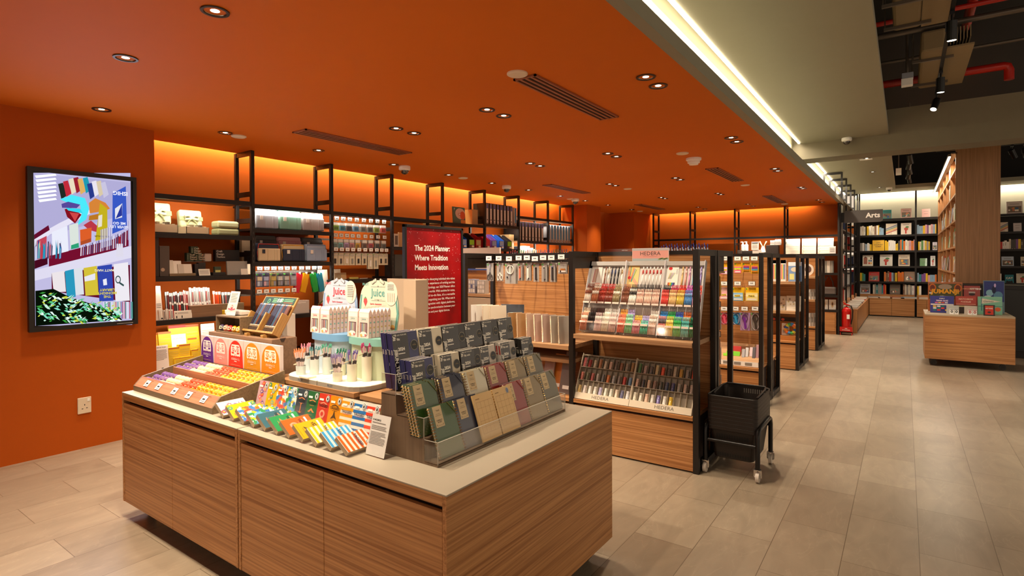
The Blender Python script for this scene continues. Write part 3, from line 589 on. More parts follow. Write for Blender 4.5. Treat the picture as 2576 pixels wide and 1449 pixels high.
# ------------------------------------------------------------------ planner rack at the end of the counter
RY0, RY1 = 1.503, 2.445
RKB = wood('rack_brown', '#7a634c', '#67523e', 2, .8, .5)
STEP = ((-1.402, .758, -1.47), (-1.472, .838, -1.545), (-1.547, .910, -1.62), (-1.622, .985, -1.705))   # front, base height, back of each step
t = thing('planner_rack', 'stepped brown wooden rack with clear pockets holding planners on the counter', 'rack', (-1.55, (RY0 + RY1) / 2, TZ))
L = (RY1 - RY0) / 2
pr = []
for xf, zb, xb in STEP: pr += [(xf + 1.55, zb - TZ), (xb + 1.55, zb - TZ)]
prof = [(STEP[0][0] + 1.55, 0)] + pr + [(STEP[3][2] + 1.55, 0)]
MB().prism(prof, -L, L, RKB, 'xz').obj('stepped_body', t, bevel=.001)
for i, (xf, zb, xb) in enumerate(STEP):
    m = MB(); X = xf + 1.55; z = zb - TZ; h = .078
    m.box(X - .003, X, -L, L, z - .005, z + h, ACR); 
    for y in (-L, L - .003): m.box(xb + 1.55, X, y, y + .003, z - .005, z + h, ACR)
    e = mat('#d9d2c4', .3, alpha=.55); m.box(X - .0035, X + .0005, -L, L, z + h, z + h + .0015, e)
    for y in (-L, L - .003): m.box(xb + 1.55, X, y, y + .003, z + h, z + h + .0015, e); m.box(X - .003, X, y, y + .003, z - .005, z + h, e)
    m.obj('acrylic_pocket', t)
def put(o, x, y, z, lean, rz, label, group):
    o.location = (x, y, z); o.rotation_euler = (radians(-lean), 0, radians(rz)); o['label'] = label
    if group: o['group'] = group
    return o
def place(pr, x, y, z, lean, rz, label, group):
    """first use moves the prototype, later uses copy it"""
    if not pr.get('_u'): pr['_u'] = 1; return put(pr, x, y, z, lean, rz, label, group)
    o = dup(pr, (x, y, z), label, group, rot=(radians(-lean), 0, radians(rz))); return o
BANDC = mat('#191513', .25, coat=.6)
def planner(cover, w, h, title, wide, stripe=False, page='#d8d0c0'):
    o = thing('planner', '', 'planner'); d = .0165; cm = mat(cover, .35, coat=.5)
    m = MB(); m.box(-w / 2, w / 2, 0, d, 0, h, cm); m.box(-w / 2 + .003, w / 2 + .0005, .003, d - .003, .002, h + .0006, mat(page))
    if stripe:
        for z in (.80, .86): m.rect(-w / 2, -w / 2 + .0003, h * z, h * (z + .04), -.0002, mat('#8c2a26'))
        m.add([(-w / 2 - .0004, .004, h * .7), (-w / 2 - .0004, d - .004, h * .7), (-w / 2 - .0004, d - .004, h * .93), (-w / 2 - .0004, .004, h * .93)], [(3, 2, 1, 0)], mat('#8c2a26'))
    m.obj('book', o, bevel=.0012)
    m = MB(); y = -.0009; bx = -w / 2 + w * wide
    m.box(-w / 2 - .0006, bx, y, d + .0006, .001, h - .001, BANDC, 'krtbl')
    y -= .0004; wm = mat('#efe9dc', .5); lw = w * .115; gx = -w / 2 + w * .175
    m.text('JIBUN_TECHO', .0225 * h / .22, -w / 2 + w * .085, h * .4, y, wm, 'CENTER', .03, .92, -pi / 2)
    m.rect(-w / 2 + w * .02, -w / 2 + w * .145, h * .865, h * .975, y, wm)
    r = random.Random(3)
    for k in range(26): a = r.randrange(7); b = r.randrange(6); q = w * .125 / 7; s_ = h * .11 / 6; m.rect(-w / 2 + w * .02 + a * q, -w / 2 + w * .02 + (a + 1) * q, h * .865 + b * s_, h * .865 + (b + 1) * s_, y - .0002, BANDC)
    m.rect(-w / 2 + w * .158, -w / 2 + w * .163, .002, h - .002, y, mat('#8d8578'))
    m.text('LOG YOUR LIFE', .0075, gx, h * .955, y, wm, 'LEFT', .02); m.text(title, .0125, gx, h * .88, y, wm, 'LEFT', .03); m.text('2024', .0185, gx, h * .70, y, wm, 'LEFT', .045); m.rect(gx, gx + w * .26, h * .615, h * .63, y, wm)
    for k in range(9): m.rect(gx, bx - .004, h * (.30 + k * .026), h * (.303 + k * .026), y, mat('#8d8578'))
    for k in range(8): m.rect(gx + k * (bx - gx) / 8, gx + k * (bx - gx) / 8 + .0007, h * .30, h * .51, y, mat('#8d8578'))
    m.rect(gx, gx + .012, h * .235, h * .245, y, wm); m.obj('paper_band', o)
    m = MB(); y = -.0016; m.disc(w * .33, h * .74, .0215, .0215, y, mat('#a8a08c', .3), 24); m.disc(w * .33, h * .74, .0198, .0198, y - .0002, mat('#0e0c0b', .25), 24); m.rect(w * .33 - .011, w * .33 + .011, h * .735, h * .75, y - .0004, mat('#7a6b50')); m.rect(w * .33 - .007, w * .33 + .007, h * .76, h * .766, y - .0004, mat('#7a6b50')); m.obj('round_sticker', o)
    m = MB(); m.X = Matrix.Translation((-w / 2 - .001, d / 2, h * .66)) @ Matrix.Rotation(-pi / 2, 4, 'Z') @ Matrix.Rotation(-pi / 2, 4, 'Y'); m.text('2024', .010, 0, 0, 0, mat('#cfc8b8', .5), bold=.02); m.obj('spine_print', o)
    return o
# top row, mini row: colour, band width, how many behind the front one
for row, (bz, bx, lean, title, hh, specs) in enumerate((
    (.990, -1.655, 9, 'Biz', .226, (('navy', '#262a5c', 1.545, .140, .6, 4), ('ivory', '#d9cdb2', 1.694, .142, .55, 3), ('black', '#1c1815', 1.840, .155, .7, 3), ('dark brown', '#2c1a16', 1.996, .124, .95, 2), ('charcoal', '#2b2826', 2.126, .124, .6, 2), ('slate grey', '#45433f', 2.258, .12, .55, 1))),
    (.915, -1.578, 8, 'Biz mini', .194, (('navy', '#2b2f66', 1.566, .125, .6, 4), ('ivory', '#cdc0a6', 1.735, .122, .58, 3), ('black', '#1e1a17', 1.868, .135, .7, 3), ('silvery white', '#c8bcae', 2.006, .112, .55, 1), ('white striped', '#a59c92', 2.165, .122, .6, 4), ('deep black', '#161312', 2.343, .10, .9, 3))))):
    for cn, ch, y0, w, wd_, n in specs:
        pr = planner(ch, w, hh, title, wd_, cn == 'white striped')
        for k in range(n):
            rn = ('top', 'second')[row]
            lab = ('%s planner facing out in front of its stack, %s row of the rack' % (cn, rn)) if k == 0 else '%s planner tucked behind the front one, %s row of the rack' % (cn, rn)
            place(pr, bx - k * .0178 - (0), y0 + w / 2 + .002 * ((k * 3) % 2), bz + .002 - (.0 if k < 3 else 0), lean, 90, lab, '%s planners in the %s row' % (cn, rn))
GOLD = mat('#b8904a', .25, .85)
def loops(m, x, h, r, n, mt=GOLD, y=.006, ww=.0011):
    for k in range(n):
        z = .008 + k * (h - .016) / (n - 1)
        for dz in (-.0011, .0011): m.tube([(x + r * .9 * cos(a) + .002, y + r * sin(a), z + dz) for a in [2 * pi * q / 8 for q in range(9)]], ww * .7, mt, 4, caps=False)
def spiral(cover, w, h, strap, name='spiral_planner', pages='#e6d9bd'):
    o = thing(name, '', 'notebook'); d = .012
    m = MB(); cm = mat(cover, .35, coat=.8); m.box(-w / 2, w / 2, 0, .002, 0, h, cm); m.box(-w / 2, w / 2, d - .002, d, 0, h, cm); m.box(-w / 2 + .002, w / 2 - .002, .002, d - .002, .002, h - .002, mat(pages)); m.obj('covers', o, bevel=.0012)
    m = MB(); loops(m, -w / 2 + .001, h, .0088, 17); m.obj('spiral_binding', o)
    m = MB(); km = mat('#cdb489', .5); x0 = -w / 2 + w * .13; m.box(x0, x0 + w * .34, -.0012, -.0002, h * .58, h * .985, km); y = -.0015; im = mat('#4a3c26')
    m.text('* itool', .0085, x0 + w * .17, h * .90, y, im, bold=.02); m.rect(x0 + w * .05, x0 + w * .29, h * .80, h * .805, y, im); m.rect(x0 + w * .08, x0 + w * .26, h * .83, h * .834, y, im)
    m.text('COMPACT', .0068, x0 + w * .17, h * .71, y, im, bold=.02); m.text('B6 SIZE', .0068, x0 + w * .17, h * .675, y, im, bold=.02)
    for a, b in ((x0 + w * .04, x0 + w * .055), (x0 + w * .285, x0 + w * .3)): m.rect(a, b, h * .61, h * .64, y, im)
    m.rect(x0 + w * .04, x0 + w * .3, h * .61, h * .614, y, im); m.obj('paper_tag', o)
    if strap: m = MB(); m.bar((w / 2 - .035, -.0016, h + .001), (w / 2 + .0005, -.0016, h - .045), .004, .0015, mat(strap, .5)); m.obj('corner_strap', o)
    m = MB(); m.box(-w / 2 - .008, w / 2 + .003, -.003, d + .003, -.001, h + .004, FILM); m.obj('clear_wrap', o); return o
SC_ = (('green', '#33521d', '#6f6a2a'), ('navy', '#2c3044', '#4a4a5c'), ('ivory', '#cfc8ae', '#a8a08a'), ('red', '#8c1d12', '#a8463a'), ('khaki tan', '#877043', '#b0986a'), ('olive grey', '#5f5638', '#8a7c56'))
sp = {}
for cn, ch, st in SC_: sp[cn] = spiral(ch, .138, .197, st)
for row, (bz, bx, lean, ys, ns) in enumerate(((.840, -1.487, 17, (1.497, 1.66, 1.818, 1.972, 2.13, 2.288), (3, 3, 2, 2, 2, 2)), (.760, -1.417, 19, (1.536, 1.68, None, 2.02, 2.168, 2.312), (1, 1, 0, 1, 1, 1)))):
    for (cn, ch, st), y0, n in zip(SC_, ys, ns):
        for k in range(n if y0 else 0):
            rn = ('third', 'bottom')[row]
            lab = ('%s spiral notebook in front of its pile, %s row of the rack' % (cn, rn)) if k == 0 else '%s spiral notebook behind the front one, %s row of the rack' % (cn, rn)
            place(sp[cn], bx - k * .0155, y0 + .069, bz + .002 + k * .001, lean, 90, lab, '%s spiral notebooks in the %s row' % (cn, rn))
# the open sample planner
o = thing('open_planner', 'open sample planner with blank calendar grid pages in the bottom row', 'notebook'); put(o, -1.405, 1.91, .764, 19, 90, o['label'], None)
for s_ in (-1, 1):
    m = MB(); pm = mat('#d2ac72', .5, coat=.4); x0, x1 = (-.132, -.004) if s_ < 0 else (.004, .137); m.box(x0, x1, -.003, .004, 0, .193, pm); y = -.0034; gm = mat('#8f6f42')
    for k in range(6): z = .03 + k * .026; m.rect(x0 + .012, x1 - .008, z, z + .0007, y, gm)
    for k in range(5): x = x0 + .014 + k * (x1 - x0 - .024) / 4; m.rect(x, x + .0007, .03, .16, y, gm)
    m.rect(x0 + .014, x0 + .04, .172, .175, y, gm)
    if s_ > 0: m.disc(x1 - .03, .172, .011, .013, y, mat('#b9b4ac')); m.disc(x1 - .03, .172, .009, .011, y - .0003, mat('#7a8296'))
    m.obj('page', o)
m = MB(); loops(m, 0, .193, .0095, 17); m.obj('spiral_binding', o)
# ------------------------------------------------------------------ two low wooden platforms and the pastel pen display
PLW = wood('platform_wood', '#b08257', '#97683e', 0, .8, .45)
for a, b, y0, l in ((-2.97, -2.245, 1.80, 'low wooden platform under the pastel pen display'), (-2.20, -1.722, 1.80, 'low wooden platform between the pen display and the planner rack')):
    t = thing('wood_platform', l, 'riser', ((a + b) / 2, y0, TZ)); w = (b - a) / 2
    MB().box(-w, w, 0, .60, .082, .105, PLW).obj('top_board', t, bevel=.001)
    MB().box(-w + .012, w - .012, .012, .588, 0, .082, RSW).obj('base_box', t)
PZ = TZ + .105
def oval(cx, cy, a, b, n=28, p=2.6): return [(cx + a * math.copysign(abs(cos(2 * pi * k / n)) ** (2 / p), cos(2 * pi * k / n)), cy + b * math.copysign(abs(sin(2 * pi * k / n)) ** (2 / p), sin(2 * pi * k / n))) for k in range(n)]
PBL, PGR, CRM = mat('#aebcc4', .5), mat('#a9b59c', .5), mat('#e9e2cf', .5)
for i, (x0, x1, body, lid, cn, ch) in enumerate(((-2.885, -2.555, '#b0c2ce', '#6f9fc8', 'blue', '#b9c3d2'), (-2.550, -2.215, '#b3bd9c', '#7fb4a8', 'green', '#c9cdb8'))):
    cx = (x0 + x1) / 2; w = (x1 - x0) / 2
    t = thing('display_tray', 'white rounded tray half on the %s side of the pastel pen display' % cn, 'display tray', (cx, 1.975, PZ))
    pts = [(-w, -.12), (w, -.12), (w, .2), (-w, .2)]
    r = .11; arc = [(r - r * cos(q * pi / 12), -.17 + r - r * sin(q * pi / 12)) for q in range(7)]
    if i == 0: pts = [(w, .2), (-w, .2)] + [(-w + a, b) for a, b in arc] + [(w, -.17)]
    else: pts = [(-w, .2), (-w, -.17)] + [(w - a, b) for a, b in arc[::-1]] + [(w, .2)]; 
    if i == 0: pts = pts[::-1]; pts = pts
    A_ = sum(pts[k][0] * pts[(k + 1) % len(pts)][1] - pts[(k + 1) % len(pts)][0] * pts[k][1] for k in range(len(pts)))
    if A_ < 0: pts = pts[::-1]
    MB().prism(pts, 0, .024, mat('#9c9384', .5), 'xy', CRM).obj('tray_base', t)
    MB().prism([(a * .99, b * .99) for a, b in pts], .024, .0265, mat('#f3efe2', .45), 'xy').obj('printed_top', t)
    m = MB(); m.text('PILOT', .017, (.02, -.06)[i], .012, -.1705, mat('#6a7480'), bold=.03); m.obj('lettering', t)
    zc = PZ + .0265; cyl_y = 2.055
    t = thing('display_drum', 'pale %s oval drum stand carrying boxed pen sets' % cn, 'display stand', (cx, cyl_y, zc))
    MB().prism(oval(0, 0, .147, .085), 0, .183, mat(body, .45), 'xy').obj('body', t, smooth=True)
    MB().prism(oval(0, 0, .162, .098), .183, .222, mat(lid, .4), 'xy').obj('lid', t, smooth=True)
    zt = zc + .2225
    t = thing('display_board', 'pale %s arched card board with the word Juice behind the boxed pens' % ('blue grey', 'green grey')[i], 'display board', (cx * 1.036, 2.157, zc))
    H = .556; sh = [(-.15, 0), (.15, 0), (.155, .12), (.143, .22), (.166, .33), (.162, .40)] + [(.155 * cos(q * pi / 16) ** .8 if q < 8 else -.155 * abs(cos(q * pi / 16)) ** .8, .42 + (H - .45) * sin(q * pi / 16)) for q in range(1, 16)] + [(-.162, .40), (-.166, .33), (-.143, .22), (-.155, .12)]
    bm = mat(ch, .6); MB().prism(sh, 0, .006, mat(('#7d9cc4', '#86b5a6')[i], .6), 'xz', bm).obj('board', t)
    m = MB(); y = -.0008; red = mat('#c43a44'); tl = mat(('#7d9cc4', '#5f9c92')[i]); dk = mat('#8b8078')
    m.text('Juice', .062, .0, .452, y, red if i == 0 else tl, bold=.02); m.text('PILOT', .02, -.108, .50, y, red if i == 0 else tl, bold=.03)
    m.text('Gel Ink Ball Point Pen', .0075, 0, .415, y, dk); m.text('Sanrio characters', .014, -.02, .388, y, red, bold=.03)
    for z in (.487, .407): m.rect(-.06, .06, z, z + .0015, y, dk); m.disc(0, z + .004, .006, .004, y, dk, 8)
    for sx in (-1, 1):
        for q in range(3): m.disc(sx * (.022 + q * .012), .525 - q * .006, .010, .012, y * (1 + q), dk, 12); m.disc(sx * (.022 + q * .012), .525 - q * .006, .007, .009, y * (2 + q) - .0004, bm, 12)
        m.poly([(sx * .15, .44), (sx * .166, .34), (sx * .145, .24), (sx * .152, .13), (sx * .138, .13), (sx * .132, .24), (sx * .152, .34), (sx * .138, .44)][::sx], y, tl)
    m.disc(.108, .452, .052, .068, y * 3, mat('#ecd6c4'), 24)
    if i: [m.rect(.082 + k * .017, .087 + k * .017, .405, .455, y * 4, mat('#b59a8a')) for k in range(4)]; lines(m, .082, .135, .47, .505, 4, y * 4)
    else: lines(m, .08, .135, .42, .495, 7, y * 4); m.poly([(.12, .40), (.125, .40), (.15, .49), (.145, .49)], y * 4, mat('#b59a8a'))
    m.poly([(-.127, .40), (-.122, .418), (-.098, .418), (-.093, .40), (-.11, .37)], y, mat('#cf4a4a')); m.poly([(-.122, .418), (-.11, .43), (-.098, .418)], y, mat('#5d8f55'))
    m.disc(.05 if i == 0 else .118, .262, .019, .014, y, mat('#d9a452')); m.disc(.05 if i == 0 else .118, .255, .02, .006, y * 2, mat('#8f5a32'))
    m.poly([(-.135, .255), (-.125, .29), (-.10, .285), (-.095, .255)], y, mat('#e8d6c4' if i == 0 else '#a9b2bd')); m.obj('printed_front', t)
    # boxed pen sets on the drum
    def penbox():
        o = thing('pen_box', '', 'box'); w, d, h = .082, .021, .137
        m = MB(); pk = mat('#e2c4ba', .5); m.box(-w / 2, w / 2, 0, d, 0, h, pk); m.prism([(0, h), (d, h), (d / 2, h + .018)], -w / 2, w / 2, pk, 'yz'); m.rect(-w / 2 + .004, w / 2 - .004, h * .8, h * .97, -.0004, mat(('#c8d4e0', '#c9dcd2')[i]))
        m.text('Juice', .018, 0, h * .74, -.0005, mat('#c46a70' if i == 0 else '#6aa59b'), bold=.02)
        for k in range(6): m.disc(w / 2 + .0004, 0, 0, 0, 0, pk, 3) if 0 else None
        for k in range(4): m.add([(w / 2 + .0004, d * .3, h * (.18 + k * .2)), (w / 2 + .0004, d * .75, h * (.18 + k * .2)), (w / 2 + .0004, d * .75, h * (.24 + k * .2)), (w / 2 + .0004, d * .3, h * (.24 + k * .2))], [(0, 1, 2, 3)], mat(('#c9a45a', '#7fb4a8')[(k + i) % 2]))
        m.obj('carton', o, bevel=.001)
        m = MB(); m.rect(-w * .36, w * .36, h * .12, h * .6, -.0006, mat('#5a4a48', .25, coat=.5))
        for k in range(5): m.rect(-w * .3 + k * w * .13, -w * .3 + k * w * .13 + .006, h * .15, h * .57, -.0009, mat(('#c8b8b8', '#9b7a80', '#c9908a', '#8fa0b8', '#b8c8a8')[(k + 2 * i) % 5], .3))
        m.disc(0, h * .16, w * .34, h * .09, -.0012, mat('#efe4d4')); m.disc(-w * .2, h * .1, .008, .008, -.0015, mat('#d9a452'), 10); m.disc(w * .2, h * .12, .007, .007, -.0015, mat('#c46a70'), 10); m.obj('window_print', o)
        m = MB(); m.box(-w * .2, w * .2, d / 2 - .0005, d / 2 + .0005, h + .012, h + .03, FILM); m.obj('hang_tab', o); return o
    pr = penbox()
    for k in range(2): place(pr, cx - .085, cyl_y - .085 + k * .0, zt, 3, 0, 'pastel boxed pen set on its own at the left of the %s drum' % cn, None) if k == 0 else None
    for k in range(6): place(pr, cx + .012, cyl_y - .088 + k * .0265, zt, 2, 0, 'pastel boxed pen set in the deep row on the %s drum' % cn, 'boxed pen sets in the row on the %s drum' % cn)
    # cups of loose pens
def cup(x, y, r, h, hexm, label):
    t = thing('pen_cup', label, 'cup', (x, y, PZ + .0268)); cm = mat(hexm, .5)
    MB().lathe([(r * .93, 0), (r, h), (r - .002, h), (r * .93 - .002, .003), (0, .003)], cm, 20).obj('cup', t, smooth=True)
    m = MB(); m.X = Matrix.Translation((-r - .008, -.004, h + .006)) @ Matrix.Rotation(radians(-25), 4, 'Y'); m.lathe([(.018, 0), (.018, .001)], mat('#e4d3b8', .5), 16); m.tube([(.008, 0, 0), (.02, 0, -.004)], .001, cm, 5); m.obj('name_disc', t); return t
def pen(tip, body):
    o = thing('gel_pen', '', 'pen')
    m = MB(); m.tube([(0, 0, 0), (0, 0, .012)], .0015, mat('#c9b9a9', .3), 8, r2=.004); m.tube([(0, 0, .012), (0, 0, .122)], .0046, mat(body, .25, coat=.6), 10); m.obj('barrel', o, smooth=True)
    MB().tube([(0, 0, .07), (0, 0, .088)], .005, mat('#4a4040', .4), 10).obj('print_band', o)
    m = MB(); m.tube([(0, 0, .122), (0, 0, .142)], .0042, mat(tip, .3, coat=.5), 10, r2=.0034); m.box(-.0012, .0012, -.0075, -.0045, .096, .13, mat(tip, .3)); m.obj('clicker', o, smooth=True); return o
PENS = {}
CUPS = ((250, 1150, .027, .050, '#c6cdc9', 'small grey', 'orange', '#e08a58', 8), (320, 1100, .024, .086, '#c3cccc', 'grey', 'pink', '#d98a9a', 6), (400, 1150, .026, .086, '#ccd2ce', 'pale grey', 'teal', '#5f9aa0', 6),
        (540, 1145, .026, .098, '#c2c9c4', 'light grey', 'mint', '#5fb096', 7), (650, 1075, .024, .11, '#bfc4b0', 'sage', 'lime green', '#8fb85a', 7), (700, 1155, .024, .06, '#c9c9b2', 'cream green', 'deep green', '#1f7a5c', 6),
        (655, 1225, .026, .050, '#d2cdb6', 'short cream', 'lilac', '#8f80b0', 7), (815, 1222, .027, .092, '#d6d1ba', 'cream', 'violet', '#6f5ea8', 6), (980, 1220, .0275, .13, '#dad5be', 'tall cream', 'magenta', '#c23a78', 7))
for cx, cy, r, h, hx, cn, pn, ph, n in CUPS:
    p = at(700 + cx / 4.391, 680 + cy / 4.391, z=PZ + .0268)
    cup(p.x, p.y, r, h, hx, '%s cup of %s tipped pens on the white display tray' % (cn, pn))
    pr = pen(ph, '#dcc9c2'); r_ = random.Random(len(cn))
    for k in range(n):
        a = 2 * pi * k / n + r_.random(); tl = radians(r_.uniform(5, 11)); rr = r * .55; zb = PZ + .032 + max(0, h - .075)
        lab = '%s tipped gel pen standing in the %s cup' % (pn, cn); ro = Euler((tl * sin(a) * -1, tl * cos(a), 0)); lo = (p.x + rr * cos(a) * .5, p.y + rr * sin(a) * .5, zb)
        if k == 0: pr.location = lo; pr.rotation_euler = ro; pr['label'] = lab; pr['group'] = 'pens in the %s cup' % cn
        else: dup(pr, lo, lab, 'pens in the %s cup' % cn, rot=ro)
p = at(700 + 325 / 4.391, 680 + 1185 / 4.391, z=PZ + .027)
t = tag(MB().box(-.04, .04, -.028, .028, 0, .009, mat('#e6d9be', .5)).obj('memo_pad', loc=(p.x, p.y, PZ + .027), bevel=.001), 'cream test memo pad lying on the white tray by the small grey cup', 'memo pad')
# beige board standing behind the green arched board
t = thing('beige_board', 'large plain beige display board standing behind the green arched board', 'board', (-2.52, 2.38, TZ))
MB().box(-.12, .22, 0, .012, 0, .66, mat('#b79f86', .6)).obj('panel', t); MB().box(.12, .22, -.09, 0, 0, .655, mat('#c0a68c', .6)).obj('side_flap', t)
# ------------------------------------------------------------------ gondolas (double-sided black framed racks with oak panels)
PX = (-3.33, -2.20, -1.20)
def gondola(y0, label, topband=True):
    t = thing('gondola', label, 'display rack', (0, y0, 0), group='black framed double sided gondolas')
    for yy in (0, .43, .50, .93):
        for i, x in enumerate(PX):
            MB().box(x - .02, x + .02, yy, yy + .04, 0, 1.59, DARK).obj('post', t, bevel=.002)
    for i, x in enumerate(PX):
        for a in (.04, .54):
            MB().box(x - .018, x + .018, a, a + .39, 1.545, 1.59, DARK).obj('top_bar', t); MB().box(x - .018, x + .018, a, a + .39, .005, .05, DARK).obj('bottom_bar', t)
    MB().box(PX[0] + .02, PX[1] - .02, .462, .506, .02, 1.48, W_X).obj('back_panel', t); MB().box(PX[1] + .02, PX[2] - .02, .462, .506, .02, 1.56, W_X).obj('back_panel', t)
    MB().box(PX[0] + .02, PX[1] - .02, .455, .513, 1.48, 1.59, DARK).obj('top_rail', t)
    MB().box(PX[1] + .02, PX[2] - .02, .455, .513, 1.56, 1.59, DARK).obj('top_rail', t)
    for a, b in ((0, 1), (1, 2)):
        for s in (0, 1):
            f = (.008, .026) if s == 0 else (.944, .962); d = (0.0, .46) if s == 0 else (.508, .97)
            MB().box(PX[a] + .022, PX[b] - .022, f[0], f[1], .012, .352, W_X).obj('base_panel', t, bevel=.001)
            MB().box(PX[a] + .021, PX[b] - .021, d[0], d[1], .372, .40, W_X).obj('deck_board', t, bevel=.001)
            MB().box(PX[a] + .03, PX[b] - .03, d[0] + .03, d[1] - .03, .01, .372, mat('#2a140b', .7)).obj('plinth', t)
    return t
SHW = wood('shelf_oak', '#b88f66', '#9a7250', 0, .9)
def gshelf(t, b, z, d0=0.0, d1=.46, th=.035): return MB().box(PX[b] + .024, PX[b + 1] - .024, d0, d1, z - th, z, SHW).obj('shelf', t, bevel=.001)
G1 = gondola(3.93, 'nearest gondola with the slanted pen display and tape rolls, beside the stacked baskets')
gshelf(G1, 1, .925, -.004); gshelf(G1, 0, .822); gshelf(G1, 0, .70, .05, .46, .03)
for a in (.0, .54): pass
MB().box(PX[1] - .012, PX[1] + .012, .04, .43, 1.45, 1.545, DARK).obj('side_board', G1); MB().box(PX[0] - .012, PX[0] + .012, .04, .43, 1.45, 1.545, DARK).obj('side_board', G1)
G2 = gondola(6.10, 'second gondola from the front, hung with yellow sticky note packs'); G3 = gondola(8.46, 'third gondola from the front with pale boxes on its shelves'); G4 = gondola(10.52, 'fourth gondola, the furthest one in the row')
for z in (1.22, .81): gshelf(G3, 1, z)
for z in (1.245, .855): gshelf(G4, 1, z)
# pen display: three slanted units
UB, UT = (4.085, .927), (4.29, 1.503); SL = math.atan2(UT[0] - UB[0], UT[1] - UB[1]); UL = math.hypot(UT[0] - UB[0], UT[1] - UB[1])
UX = (-2.192, -1.862, -1.534, -1.224)
GW = mat('#cfc9c2', .4); GRY = mat('#a9a5a0', .4)
ADS = (('brown pens', '#d8cfc6'), ('coloured pencils', '#e6c07a'), ('rainbow colour fan', '#efe6da'))
for u in range(3):
    x0, x1 = UX[u], UX[u + 1]; w = x1 - x0
    t = thing('pen_display', 'slanted clear pen display unit, %s of three on the gondola shelf' % ('left', 'middle', 'right')[u], 'pen display', ((x0 + x1) / 2, UB[0], UB[1]), rot=(-SL, 0, 0), group='slanted pen display units')
    MB().box(-w / 2 + .002, w / 2 - .002, .012, .016, 0, UL, GW).obj('back_plate', t)
    for s in (-1, 1): MB().box(s * (w / 2 - .002) - .002, s * (w / 2 - .002) + .002, -.035, .012, 0, UL, mat('#d9d9dc', .25, .3)).obj('side_fin', t)
    for z0, z1, d, n in ((.0, .082, .062, 'lower_lip'), (.232, .25, .055, 'upper_lip')):
        m = MB(); m.box(-w / 2 + .004, w / 2 - .004, -d - .002, -d, z0, z1, ACR); m.box(-w / 2 + .004, w / 2 - .004, -d, .012, z0, z0 + .003, ACR); m.obj(n, t)
        m = MB(); [m.rect(-w / 2 + .006 + k * w / 5, -w / 2 + (k + 1) * w / 5 - .004, z1 - .017, z1 - .002, -d - .0028, mat('#d6c2b4', .5)) for k in range(5)]; m.obj('price_strip', t)
    MB().box(-w / 2 + .004, w / 2 - .004, -.006, .012, .375, .392, GRY).obj('shelf_rail', t); MB().box(-w / 2 + .004, w / 2 - .004, -.01, .012, UL - .035, UL, GRY).obj('top_rail', t)
    m = MB(); ax0, ax1 = -w / 2 + .012, -w / 2 + .012 + w * .29; m.box(ax0, ax1, .004, .0065, .395, .578, mat(ADS[u][1], .5)); y = .0032; r = random.Random(u)
    if u == 0: [m.poly([(ax0 + .02 + k * .012, .43), (ax0 + .026 + k * .012, .43), (ax0 + .034 + k * .012, .55), (ax0 + .028 + k * .012, .55)], y, mat(c)) for k, c in enumerate(('#a8322a', '#b0703a', '#8a4a2a'))]; m.rect(ax0 + .045, ax1 - .005, .40, .425, y, mat('#d98a7a'))
    if u == 1:
        m.poly([(ax0, .50), (ax0 + .09, .40), (ax1, .40), (ax1, .43), (ax0, .545)], y + .0002, mat('#e79a7a')); [m.poly([(ax0 + .02 + k * .004, .44), (ax0 + .026 + k * .004, .44), (ax0 + .026 + k * .012, .57 - k * .006), (ax0 + .02 + k * .012, .57 - k * .006)], y, mat(c)) for k, c in enumerate(('#3a8a6a', '#d9a83a', '#c9503a', '#3a7aa8', '#5aa03a'))]; m.disc(ax0 + .018, .475, .014, .014, y - .0004, mat('#d02a2a'))
    if u == 2:
        [m.poly([(ax0 + .012 + k * .008, .41), (ax0 + .02 + k * .008, .41), (ax0 + .022 + k * .008, .44), (ax0 + .014 + k * .008, .44)], y, mat(c)) for k, c in enumerate(('#c23a2a', '#e08a2a', '#e0c02a', '#4aa03a', '#2a6ab0', '#4a3a8a', '#2a2a3a'))]
        [m.poly([(ax0 + .01 + k * .006, .47), (ax0 + .014 + k * .006, .47), (ax0 + .03 + k * .009, .52), (ax0 + .026 + k * .009, .52)], y, mat(c)) for k, c in enumerate(('#c9a03a', '#4a8a5a', '#c05a7a', '#5a8ab0', '#9a9a3a'))]; m.disc(ax0 + .025, .555, .015, .013, y, mat('#c9252a')); m.text('Colorful', .013, ax1 - .012, .53, y, mat('#4a5a7a'), rot=-pi / 2)
    m.obj('advert_card', t)
def UP(x, d, z):  # a point on a unit: x across, d out of the slope, z up the slope
    q = Matrix.Rotation(-SL, 4, 'X') @ Vector((0, -d, z)); return Vector((x, UB[0] + q.y, UB[1] + q.z))
def gpen(c1, c2, L=.145, r=.0052):
    m = MB(); m.tube([(0, 0, 0), (0, 0, L * .62)], r, mat(c1, .3, coat=.4), 8); m.tube([(0, 0, L * .62), (0, 0, L * .8)], r * 1.04, mat(c2, .35), 8); m.tube([(0, 0, L * .8), (0, 0, L)], r * .72, mat(c1, .35), 8); m.box(-.0012, .0012, -r * 1.6, -r, L * .55, L * .82, mat(c2, .3))
    return m.mesh('display_pen', True)
_GP = {}
def put_pen(c1, c2, loc, rx, label, group, L=.145, r=.0052, name='display_pen'):
    k = (c1, c2, L, r)
    if k not in _GP: _GP[k] = gpen(*k)
    o = bpy.data.objects.new(name, _GP[k]); C.objects.link(o); o.location = loc; o.rotation_euler = (rx, 0, 0)
    return tag(o, label, 'pen', group)
